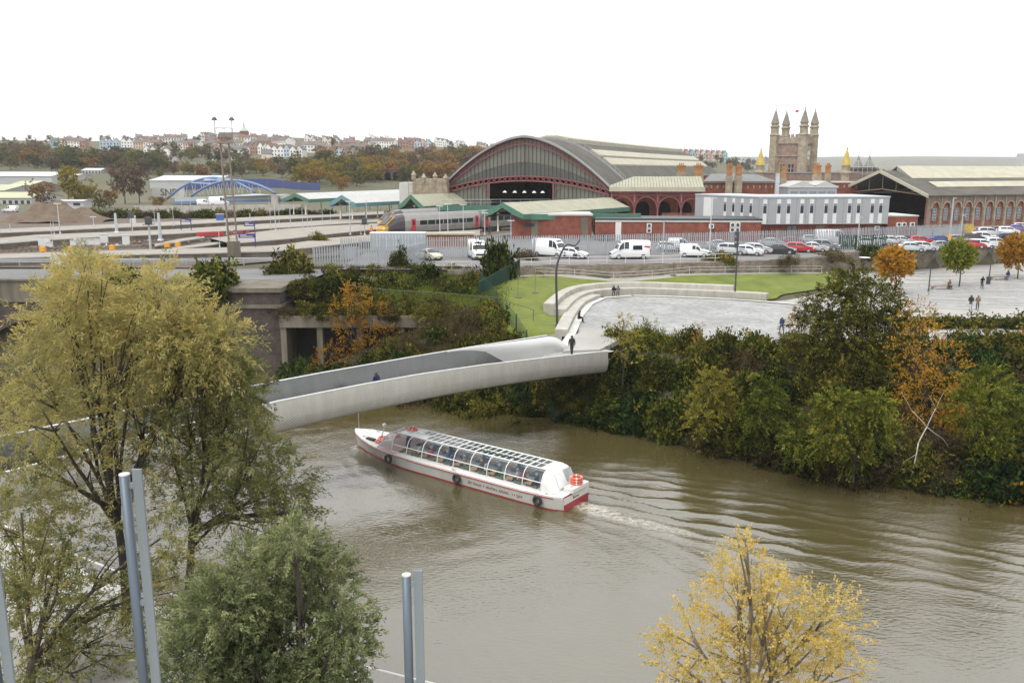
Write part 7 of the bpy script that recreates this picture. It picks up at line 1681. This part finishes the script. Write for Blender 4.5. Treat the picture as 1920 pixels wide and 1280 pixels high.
for px, py, z_, l_ in ((1705,640,5.0,'upper'),(1775,790,3.0,'lower right'),(1700,770,3.2,'lower left')): pxbush('orange_a', px, py, z_, (2.3,1.8,2.6), 'loose orange leaves scattered through the bank scrub, '+l_+' patch')
pxbush('olive_b',765,660,2.5,(2.6,2,3.2),'pale olive bush just behind the footbridge parapet')
# ---- individual bank trees on the right
def px_tree(name, label, px, py, z, blobs, leafm, ns, per, ln_, lw, seed, **kw):
    p = at(px, py, z); return big_tree(name, label, (p.x,p.y,z), blobs, p.y, leafm, ns, per, ln_, lw, seed, **kw)
_p = Vector((-14.6,86.4,.6)); big_tree('maple_tree','rust orange tree growing before the open concrete frame',_p,[(665,550,24),(640,590,26),(700,590,30),(660,620,30),(720,630,24),(690,660,30),(620,660,22),(650,690,24),(600,690,16)],86.0,'orange_leaf',620,9,.7,(.17,.13),38,trunk_r=.1,droop=.3)
for i_,(px_,py_,s_,k_) in enumerate([(560,700,1.5,'olive_b'),(745,690,1.9,'olive_a'),(790,690,2.2,'scrub_a'),(840,680,2.2,'olive_b'),(890,665,2.2,'olive_a'),(930,650,2.0,'scrub_a'),(960,640,1.8,'olive_b')]):
    p_ = aty(px_, py_, 84.5-.055*(px_-560)*.6); p_.z = float(H0(p_.x, p_.y))-.2; shrub(k_, p_, (s_*1.1,s_,s_*1.5), DES[k_.split('_')[0]]+' rising behind the footbridge parapet, '+ORD[i_]+' from the left')
px_tree('acacia_tree','yellowing frond tree low on the bank right of the footbridge',1330,800,2.5,[(1335,715,20),(1320,750,24),(1350,760,20),(1310,785,18)],'acacia',260,30,.9,(.2,.085),39,trunk_r=.08,droop=.7)
px_tree('acacia_tree','pale green frond tree at the right edge of the bank',1850,860,2.0,[(1860,720,30),(1830,760,34),(1885,770,34),(1850,810,34)],'acacia_bright',420,30,1.0,(.21,.09),40,trunk_r=.1,droop=.6)
px_tree('acacia_tree','small bright frond tree between the two larger ones at the water',1505,880,1.0,[(1510,800,18),(1495,830,22),(1525,845,18)],'acacia_bright',230,30,.8,(.2,.085),41,trunk_r=.07,droop=.7)
px_tree('acacia_tree','large olive tree with feathery drooping fronds in the middle of the right bank',1610,735,3.6,[(1600,545,45),(1555,580,48),(1640,570,48),(1530,620,42),(1590,640,60),(1660,630,50),(1550,690,45),(1640,700,55),(1590,740,55),(1510,660,35),(1690,600,30)],'acacia',1700,34,1.15,(.23,.09),31,trunk_r=.2,fork=.45,droop=.75,jit=1.6)
px_tree('acacia_tree','bright yellow green frond tree at the water in mid right bank',1430,850,1.0,[(1440,735,22),(1425,775,26),(1460,765,18),(1405,815,22),(1440,820,18)],'acacia_bright',330,30,.9,(.2,.085),32,trunk_r=.1,droop=.8)
px_tree('acacia_tree','green frond tree with starry tufts by the water left of the dead branch',1600,900,1.0,[(1570,760,26),(1610,775,24),(1640,810,24),(1560,820,22),(1600,850,26),(1650,760,18)],'acacia_bright',480,30,.9,(.2,.09),33,trunk_r=.1,droop=.6)
px_tree('maple_tree','orange leaved tree right of the large olive tree',1745,800,3.0,[(1720,590,30),(1740,640,40),(1710,690,35),(1770,690,45),(1740,740,50),(1790,760,40),(1700,640,25)],'orange_leaf',400,8,.8,(.15,.12),34,trunk_r=.12,droop=.25)
px_tree('sapling','small orange sapling beside the person in blue',1496,672,5.6,[(1494,600,16),(1500,625,18),(1490,645,16),(1494,585,8)],'orange_leaf',110,9,.45,(.13,.10),35,trunk_r=.04)
px_tree('sapling','pale yellow sapling at the right end of the footbridge',1168,720,4.6,[(1170,600,16),(1160,625,24),(1185,640,22),(1165,655,26)],'yellow_leaf',150,14,.5,(.13,.06),36,trunk_r=.05)
px_tree('sapling','thin orange sapling rising above the bank hedge',1310,680,5.2,[(1312,610,7),(1310,635,11),(1318,650,11)],'orange_leaf',50,9,.4,(.1,.07),37,trunk_r=.03)
for i, (px, py) in enumerate([(1270,640),(1340,650),(1210,650),(1400,660),(1250,700),(1350,740),(1200,740)]):
    p = at(px, py, 5.2); p.y = float(crest(np.array([p.x]))[0])-(0 if i < 4 else 3+i*.5); p.z = float(H0(p.x,p.y))-.2; shrub(['olive_b','olive_a','frond_b','bramble_a','olive_b','bramble_b','olive_a'][i], p, (1.6,1.5,2.0), ['upright olive bush left of the thin orange sapling','olive bush right of the thin orange sapling','bush next to the pale yellow sapling','rounded bright hedge bush at the plaza rim','olive bush in the middle of the slope','dark bush low on the slope','olive bush near the bridge abutment'][i])
for i, px in enumerate(np.linspace(1720,1930,9)):
    p = at(px, 625, 5.2); shrub(['bramble_b','olive_a','scrub_a'][i % 3], p, (2.6,2.2,1.8), DES[['bramble','olive','scrub'][i % 3]]+' at the right plaza rim, '+ORD[i]+' from the left')
# dead white branch
db = thing('dead_branch', 'bare bleached branch leaning over the water on the right bank', 'branch', at(1715,890,.2)); b0 = db.location; k = MB()
def q(px, py, dy=0): return aty(px, py, b0.y-2.0+dy)-b0
for a, b, r0, r1 in [((1708,895),(1722,830),.05,.07),((1722,830),(1738,800),.07,.06),((1738,800),(1755,765),.05,.03),((1755,765),(1770,735),.03,.01),((1755,765),(1745,745),.02,.01),((1738,800),(1710,770),.05,.035),((1710,770),(1690,735),.03,.012),((1738,800),(1768,822),.04,.025),((1768,822),(1780,840),.02,.01),((1722,870),(1742,882),.025,.01),((1720,850),(1695,865),.02,.01)]: limb_tube(k, q(*a), q(*b), r0*.65, r1*.65, r_, .06, 5)
k.build('limbs', 'bark_pale', db, True)
# ---- plaza trees and young lawn trees
def lollipop(px, yb, zb, yt, rpx, leafm, label, seed):
    p = at(px, yb, zb); p.z = float(H0(p.x, p.y)); Y = p.y; cy = yt+rpx; big_tree('plaza_tree', label, p, [(px,yt+rpx*.6,rpx*.55),(px-rpx*.45,cy,rpx*.62),(px+rpx*.45,cy,rpx*.62),(px,cy+rpx*.4,rpx*.65),(px-rpx*.2,cy-rpx*.1,rpx*.7),(px+rpx*.6,cy+rpx*.45,rpx*.35),(px-rpx*.55,cy+rpx*.5,rpx*.35)], Y, leafm, 700, 14, .55, (.22,.19), seed, trunk_r=.09, fork=.62, droop=.2, jit=.8)
lollipop(1678,550,6.1,460,31,'plane_orange','orange leaved plaza tree behind the large olive bank tree',51); lollipop(1798,536,6.1,448,29,'plane_green','green plaza tree turning yellow beside the timber bench',52); lollipop(1908,520,6.3,436,33,'plane_orange','orange leaved plaza tree at the right edge',53)
for i, (px, yb, yt) in enumerate([(971,560,505),(1003,554,500),(1019,535,497),(982,537,505),(1262,528,490),(1318,523,488)]):
    p = at(px, yb, 7.0); p.z = float(H0(p.x,p.y)); h = aty(px, yt, p.y).z-p.z; t = thing('young_tree', ['leftmost','third','fourth','second','fifth','rightmost'][i]+' thin bare young tree on the lawn, counting from the left', 'tree', p, 0, 'young trees on the lawn'); k = MB(); k.tube([(0,0,-.1),(.03,0,h*.5),(0,.02,h)], [.035,.025,.008], 5); k.build('trunk', 'bark', t)
    k = MB()
    for j in range(12): z = h*(.45+.045*j); a = j*2.4; k.tube([(0,0,z),(.35*math.cos(a),.35*math.sin(a),z+.35)], [.012,.004], 4)
    k.build('branches', 'bark', t)
    P = rs_(i).normal(size=(26 if i < 3 else 8,3))*np.array([.3,.3,h*.16])+np.array([0,0,h*.75]); link('leaves', leaf_mesh('leaves', P, 'yellow_leaf', .12, .09, seed=i), t)
    MB().lathe([(.45,.0),(.45,.06),(.1,.09)], 10).build('mulch_ring', 'dirt', t)
# ---- floating leaves on the river
r_ = rs_(5); n_ = 420; fx = r_.uniform(0, 45, n_); fy = y_fb(fx)-np.abs(r_.normal(size=n_))*2.4-.8; P = np.stack([fx, fy, np.full(n_, .05)], -1); D = np.stack([r_.normal(size=n_), r_.normal(size=n_), np.zeros(n_)], -1)
o = link('fallen_leaves', leaf_mesh('fallen_leaves', P, 'dry_scrub', .12, .10, unit(D), jitter=.05, seed=3)); tag(o, 'yellow fallen leaves floating along the far bank', 'leaves', kind='stuff')
# rough grass on the bank and lawn rim
def grass(name, label, n, fx, fy, ln_, m_, seed):
    r_ = rs_(seed); x = fx(r_, n); y = fy(r_, x, n); P = np.stack([x, y, H0(x, y)+.0], -1); D = np.stack([.3*r_.normal(size=n), .3*r_.normal(size=n), np.ones(n)], -1)
    tag(link(name, leaf_mesh(name, P, m_, ln_, .06, unit(D), jitter=.2, seed=seed)), label, 'grass', kind='stuff')
leafmat('grass_blade', [(.07,.10,.015),(.13,.17,.02),(.20,.23,.035)])
grass('rough_grass', 'rough green grass on the slope left of the green fence', 16000, lambda r, n: -1.5-12.5*r.rand(n)**1.0+r.normal(size=n)*.8, lambda r, x, n: np.clip(96+r.normal(size=n)*6, 86, y_w(x)-.3), .4, 'grass_blade', 61)
# ================================================================ hillside beyond: trees and houses
def far_tree_mesh(name, leafm, seed, n_clump=120, per=7, tall=1.0, sparse=False):
    r_ = rs_(seed); nb = 9; C = np.stack([r_.normal(size=nb)*.17, r_.normal(size=nb)*.17, .58+.20*r_.normal(size=nb)], -1); C[:, 2] = np.clip(C[:, 2], .35, .82); Rb = .17+.10*r_.rand(nb)
    k = r_.choice(nb, n_clump); d = unit(r_.normal(size=(n_clump, 3))); P0 = C[k]+d*(Rb[k]*(.6+.4*r_.rand(n_clump)))[:, None]; P0[:, 2] *= tall
    P = np.repeat(P0, per, 0)+r_.normal(size=(n_clump*per, 3))*.025; tint = .45+np.repeat(r_.normal(size=n_clump)*.22, per)+.1*r_.normal(size=len(P))
    me = leaf_mesh(name, P, [leafm, 'bark'], .075 if not sparse else .11, .055 if not sparse else .012, np.repeat(d, per, 0), tint, jitter=.7, seed=seed)
    st = MB(); limb_tube(st, (0,0,-.05), (0,0,.5), .022, .012, r_, .02, 4)
    for i in range(7): limb_tube(st, (0,0,.25+.03*i), Vector(C[i]), .010, .004, r_, .08, 4)
    return me, st.mesh('trunk', M['bark'], True)
FT = {k: [far_tree_mesh('crown', m_, 70+10*i+j, sparse=(k == 'bare')) for j in range(2)] for i, (k, m_) in enumerate([('olive','far_olive'),('orange','far_orange'),('dark','far_dark'),('brown','far_brown'),('yellow','far_yellow'),('bare','far_bare')])}
WORD = dict(olive='olive green', orange='orange brown', dark='dark green', brown='dull brown', yellow='yellow green', bare='bare twiggy')
def far_tree(kind, px, py, hpx, where, wide=1.0, loc=None, label=None):
    p = ground_at(px, py) if loc is None else loc; h = hpx*p.y/1600; me, st = FT[kind][rnd.randrange(2)]
    t = thing('hill_tree', label or WORD[kind]+' tree '+where, 'tree', p, rnd.uniform(0,6.28), WORD[kind]+' trees '+where if not label else None); t.scale = (h*wide*1.15, h*wide*1.15, h)
    link('crown', me, t); link('trunk', st, t); return t
r_ = rs_(123)
def wood(n, x0, x1, y0f, y1f, kinds, where, h0, h1):
    for i in range(n):
        px = x0+(x1-x0)*(i+r_.rand())/n; u = r_.rand(); py = y0f(px)*(1-u)+y1f(px)*u; far_tree(kinds[r_.randint(len(kinds))], px, py, r_.uniform(h0, h1), where, r_.uniform(.9,1.35))
ip = lambda xs, ys: (lambda px: float(np.interp(px, xs, ys)))
wood(80, -15, 305, ip([0,150,300],[288,300,308]), ip([0,150,300],[320,326,330]), ['dark','olive','olive','brown','dark','orange','olive'], 'in the wood below the far left houses', 24, 36)
wood(40, 290, 600, ip([290,420,600],[318,322,312]), ip([290,420,600],[334,338,340]), ['olive','orange','brown','olive','yellow','dark'], 'in the belt below the hillside terraces', 18, 28)
wood(62, 560, 830, ip([560,700,830],[318,306,316]), ip([560,700,830],[352,352,352]), ['olive','orange','brown','yellow','orange','olive'], 'in the wood left of the train shed', 26, 40)
wood(26, 815, 960, ip([815,960],[312,306]), ip([815,960],[345,330]), ['orange','orange','olive','orange','brown'], 'in the orange wood behind the train shed', 32, 44)
wood(26, 0, 480, ip([0,480],[262,264]), ip([0,480],[268,270]), ['brown','dark','olive','brown'], 'on the far left skyline', 6, 13)
wood(20, 300, 470, ip([300,470],[285,300]), ip([300,470],[300,312]), ['olive','dark','olive','brown'], 'among the hillside houses', 16, 26)
wood(46, 250, 900, ip([250,900],[268,276]), ip([250,900],[296,296]), ['olive','dark','brown','olive','orange'], 'scattered between the hillside terraces', 8, 18)
wood(26, 1200, 1440, ip([1200,1440],[300,312]), ip([1200,1440],[322,325]), ['olive','brown','dark','brown'], 'below the coloured terrace', 12, 20)
for i in range(34): far_tree(['bare','bare','brown','bare'][i % 4], 1560+i*11.5+r_.uniform(-5,5), 0, r_.uniform(14,26) if i % 5 else 30, 'in the row behind the right hand shed', 1.1, loc=Vector(((1560+i*11.5-960)/1600*520, 520+r_.uniform(-40,60), 12)))
def yard_tree(kind, px, py, hpx, Y, wide, label):
    p = aty(px, py, Y); far_tree(kind, px, py, hpx, '', wide, loc=p, label=label)
yard_tree('yellow',130,392,74,262,.78,'big rounded yellow green tree behind the dirt mound'); yard_tree('yellow',160,394,55,268,.8,'smaller yellow tree overlapping the big rounded one'); yard_tree('orange',78,392,52,265,.9,'orange brown tree left of the big rounded yellow one')
yard_tree('brown',235,382,78,300,.75,'tall brown bare crowned tree right of the yellow one'); yard_tree('brown',262,380,62,305,.75,'second brown tree leaning right of the tall brown one'); yard_tree('orange',205,392,40,275,1.0,'low orange bushy tree under the tall brown one'); yard_tree('olive',185,394,34,262,1.0,'low olive tree behind the site cabin'); yard_tree('orange',640,362,34,330,.9,'bright orange tree above the pale canopies'); yard_tree('orange',300,392,26,262,1.2,'small orange tree before the graffiti wall')
for i in range(22):
    px = 70+i*26; py = 408-.9*i if px > 160 else 424; me_, st_ = SHP[['bramble_a','olive_a','scrub_a'][i % 3]]; p = aty(px, py, 222); shrub(['bramble_a','olive_a','scrub_a'][i % 3], (p.x,p.y,9.3), (3.0,1.6,2.2), DES[['bramble','olive','scrub'][i % 3]]+' in the hedge behind the far platform', 'hedge behind the far platform '+['dark','olive','dry'][i % 3], name='hedge_bush')
# ---- houses
mat('house_wall', (1,1,1), .85, var=.14, vscale=.5, objcolor=True); mat('house_roof', (1,1,1), .85, var=.25, vscale=.6, objcolor=True)
glass('house_pane', (.05,.055,.065), .15)
HWL, HD = 6.0, 8.5
wallm = MB().box(0,HWL-.05,0,HD,-4,6.2).extr([(0,0,6.2),(0,HD,6.2),(0,HD/2,8.9)],(.2,0,0)).extr([(HWL-.25,0,6.2),(HWL-.25,HD,6.2),(HWL-.25,HD/2,8.9)],(.2,0,0)).mesh('wall', M['house_wall'])
wallg = MB().box(0,HWL-.05,0,HD,-4,6.4).extr([(0,0,6.4),(HWL-.05,0,6.4),(HWL/2,0,9.2)],(0,HD,0)).mesh('wall', M['house_wall'])
roofm = MB().extr([(-.1,-.35,6.15),(HWL+.05,-.35,6.15),(HWL+.05,HD/2,9.15),(-.1,HD/2,9.15)],(0,0,.18)).extr([(-.1,HD+.35,6.15),(HWL+.05,HD+.35,6.15),(HWL+.05,HD/2,9.15),(-.1,HD/2,9.15)],(0,0,.18)).mesh('roof', M['house_roof'])
roofg = MB().extr([(-.3,-.3,6.2),(HWL/2,-.3,9.45),(HWL/2,HD,9.45),(-.3,HD,6.2)],(0,0,.18)).extr([(HWL+.25,-.3,6.2),(HWL/2,-.3,9.45),(HWL/2,HD,9.45),(HWL+.25,HD,6.2)],(0,0,.18)).mesh('roof', M['house_roof'])
chm = MB().box(.1,1.0,HD/2-.4,HD/2+.4,8.2,10.3).mesh('chimney', M['house_roof']); winm = MB().box(-.55,.55,-.07,.02,0,1.5).mesh('window', M['house_pane'])
HC = [((.78,.77,.74),'white',13),((.70,.66,.57),'cream',6),((.42,.52,.60),'pale blue',3),((.58,.42,.38),'pink',2),((.34,.20,.15),'red brick',3),((.55,.44,.26),'yellow ochre',1),((.30,.45,.55),'sky blue',1),((.36,.31,.28),'grey stone',3)]
HB = [h for h in HC for _ in range(h[2])]; RC = [(.17,.125,.105),(.15,.14,.138),(.19,.14,.12),(.17,.16,.155)]
def house(p, yaw, sc, colr, word, where, gable=False, tallf=1.0, group=None):
    t = thing('terraced_house', ('gable fronted ' if gable else '')+word+' house '+where, 'house', p, yaw, group or word+' houses '+where); t.scale = (sc,sc,sc*tallf)
    w_ = link('wall', wallg if gable else wallm, t); w_.color = colr+(1,); rf = link('roof', roofg if gable else roofm, t); rf.color = RC[rnd.randrange(4)]+(1,)
    ch = link('chimney', chm, rf); ch.color = (.3,.17,.12,1)
    for x, z in ((1.6,.9),(4.4,.9),(1.6,3.9),(4.4,3.9)): link('window', winm, t, (x,0,z))
    return t
def terrace(x0, x1, y0, y1, where, sc=1.0, skip=.12):
    px = x0
    while px < x1:
        n = r_.randint(2, 7); yaw = r_.normal()*.4; gb = r_.rand() < .3; base = HB[r_.randint(len(HB))]
        py = y0+(y1-y0)*(px-x0)/(x1-x0)+r_.uniform(-4,4); p = ground_at(px, py); d = Vector((math.cos(yaw), math.sin(yaw), 0))
        for i in range(n):
            q_ = p+d*HWL*sc*i; q_.z = float(H0(q_.x, q_.y)); hc = base if r_.rand() < .5 else HB[r_.randint(len(HB))]
            house(q_, yaw, sc*r_.uniform(.95,1.05), hc[0], hc[1], where, gb, r_.uniform(.95,1.15))
        px += (n*HWL*sc+r_.uniform(1,14))*1600/p.y
terrace(95, 235, 277, 281, 'on the far left ridge', .85); terrace(255, 930, 267, 277, 'along the hilltop skyline', .85); terrace(250, 420, 278, 284, 'on the upper slope left of the light tower', .8); terrace(470, 800, 276, 280, 'on the upper slope right of the light tower', .85); terrace(270, 345, 289, 303, 'down the steep street', .8); terrace(455, 690, 287, 288, 'on the middle slope', .8); terrace(390, 640, 296, 298, 'on the lower slope', .78); terrace(400, 540, 305, 308, 'at the foot of the hill', .75)
rc_ = [((.42,.52,.60),'pale blue'),((.62,.60,.56),'cream white'),((.40,.50,.52),'grey blue'),((.65,.64,.62),'white'),((.30,.48,.62),'sky blue'),((.60,.57,.5),'cream'),((.55,.30,.22),'brick orange'),((.25,.52,.58),'turquoise'),((.60,.42,.40),'pink'),((.64,.63,.6),'plain white'),((.55,.36,.3),'terracotta'),((.62,.55,.5),'beige'),((.62,.45,.32),'peach'),((.35,.5,.55),'steel blue'),((.55,.2,.25),'crimson'),((.45,.4,.6),'lilac'),((.6,.6,.5),'ivory'),((.30,.40,.5),'slate blue')]
for i, (c_, wd_) in enumerate(rc_):
    px = 1222+i*10.2; p = ground_at(px, 296+.45*i); house(p, R(6), .92, c_, wd_, 'in the coloured terrace right of the train shed', True, 1.25, 'coloured terrace on the ridge')
p = ground_at(459, 268); ch_ = thing('church', 'brick church with a slim pale green spire on the skyline', 'church', p); k_ = p.y/1600
mat('copper_green', (.33,.45,.38), .7); MB().box(-3.4,3.4,-3.4,3.4,-4,10.5).build('tower', 'red_brick', ch_); MB().lathe([(4.2,10.5),(1.2,14),(.15,20)], 8).build('spire', 'copper_green', ch_); MB().box(-24,-3.45,-4,6,-4,5).build('nave', 'red_brick', ch_); MB().extr([(-24,-4.3,5.02),(-24,6.3,5.02),(-24,1,9.5)], (20.5,0,0)).build('nave_roof', 'slate', ch_, fix=True)
tb_ = thing('tower_block', 'white distant tower block at the right edge', 'building', (1600*(1895-960)/1600, 1600, 0)); zt = aty(1900,288,1600).z; MB().box(0,42,0,18,8,zt).build('wall', 'shed_white', tb_)
for i in range(3): MB().box(8+i*12,12+i*12,-.3,0,12,zt-2).build('window_bay', 'grey_glass', tb_)
va = thing('viaduct', 'brown brick viaduct wall with arches in the wood left of the shed', 'viaduct', (0,0,0)); xa, xb = (688-960)/1600*430, (768-960)/1600*430; z0, z1 = aty(700,332,430).z, aty(700,318,430).z
arch_wall(xa, xb, 430, 434, z0-2, z1, [(xa+1.5+i*4.2, xa+4.6+i*4.2, z0+.8, z0+2.4) for i in range(5)], 8).build('wall', 'dark_brick', va, fix=True); MB().box(xa-.2,xb+.2,429.8,434.2,z1+.01,z1+.6).build('parapet', 'red_brick', va); MB().box(xa,xb,433.5,433.9,z0-2,z1-.1).build('rear_wall', 'dark_interior', va)
st_ = MB()
pa = [ground_at(px, py) for px, py in [(318,316),(324,309),(322,300),(316,293),(311,287),(312,281)]]
for i in range(len(pa)-1):
    a_, b_ = pa[i], pa[i+1]; up_ = Vector((0,0,.5)); wv_ = Vector((4.5,0,0)); st_.quad(a_-wv_+up_, a_+wv_+up_, b_+wv_+up_, b_-wv_+up_)
struct(st_.build('hill_street', 'asphalt'))
# ================================================================ near terrace posts below the window
tr_ = MB().box(-14,14,-3,8.6,14.6,14.9).build('terrace_floor', 'concrete'); struct(tr_)
mat('post_steel', (.10,.125,.15), .45, metal=.5, var=.12, vscale=2, streak=(1,1,.2)); mat('post_flat', (.20,.23,.245), .45, metal=.4, var=.08, vscale=2, streak=(1,1,.2))
def fin(px, py, Y, label):
    p = aty(px, py, Y); t = thing('steel_post', label, 'post', (p.x,p.y,14.9), R(-4), 'steel posts below the window'); h = p.z-14.9
    MB().tube([(0,0,0),(0,0,h)], .046, 14).build('tube', 'post_steel', t, True); MB().lathe([(.047,h),(.047,h+.012),(.0,h+.014)], 14).build('cap', 'pale_felt', t)
    bevel(MB().box(.075,.165,-.012,.012,0,h+.06).build('flat_bar', 'post_flat', t), .004)
    for z in (h-.12,h-1.25,h-2.4):
        if z > .1: MB().box(.04,.09,-.014,.014,z,z+.05).build('bracket', 'post_flat', t)
    MB().box(-.12,.28,-.1,.1,0,.03).build('base_plate', 'post_steel', t)
fin(233,890,7.2,'grey steel post with flat bar left of centre in the foreground'); fin(762,1078,8.0,'grey steel post with flat bar at the bottom centre'); fin(-48,960,6.6,'grey steel post cut by the left edge')
# ================================================================ haze
hz = MB().box(-6500,6500,-40,8500,-4,140).build('haze', 'black'); hz.data.materials.clear()
hm = bpy.data.materials.new('haze'); hm.use_nodes = True; n = hm.node_tree; n.nodes.clear(); o_ = n.nodes.new('ShaderNodeOutputMaterial'); v = n.nodes.new('ShaderNodeVolumePrincipled'); v.inputs['Color'].default_value = (.93,.95,.97,1); v.inputs['Density'].default_value = .00012; n.links.new(v.outputs[0], o_.inputs['Volume'])
hz.data.materials.append(hm); tag(hz, 'pale grey haze in the air over the city', 'haze', kind='stuff')
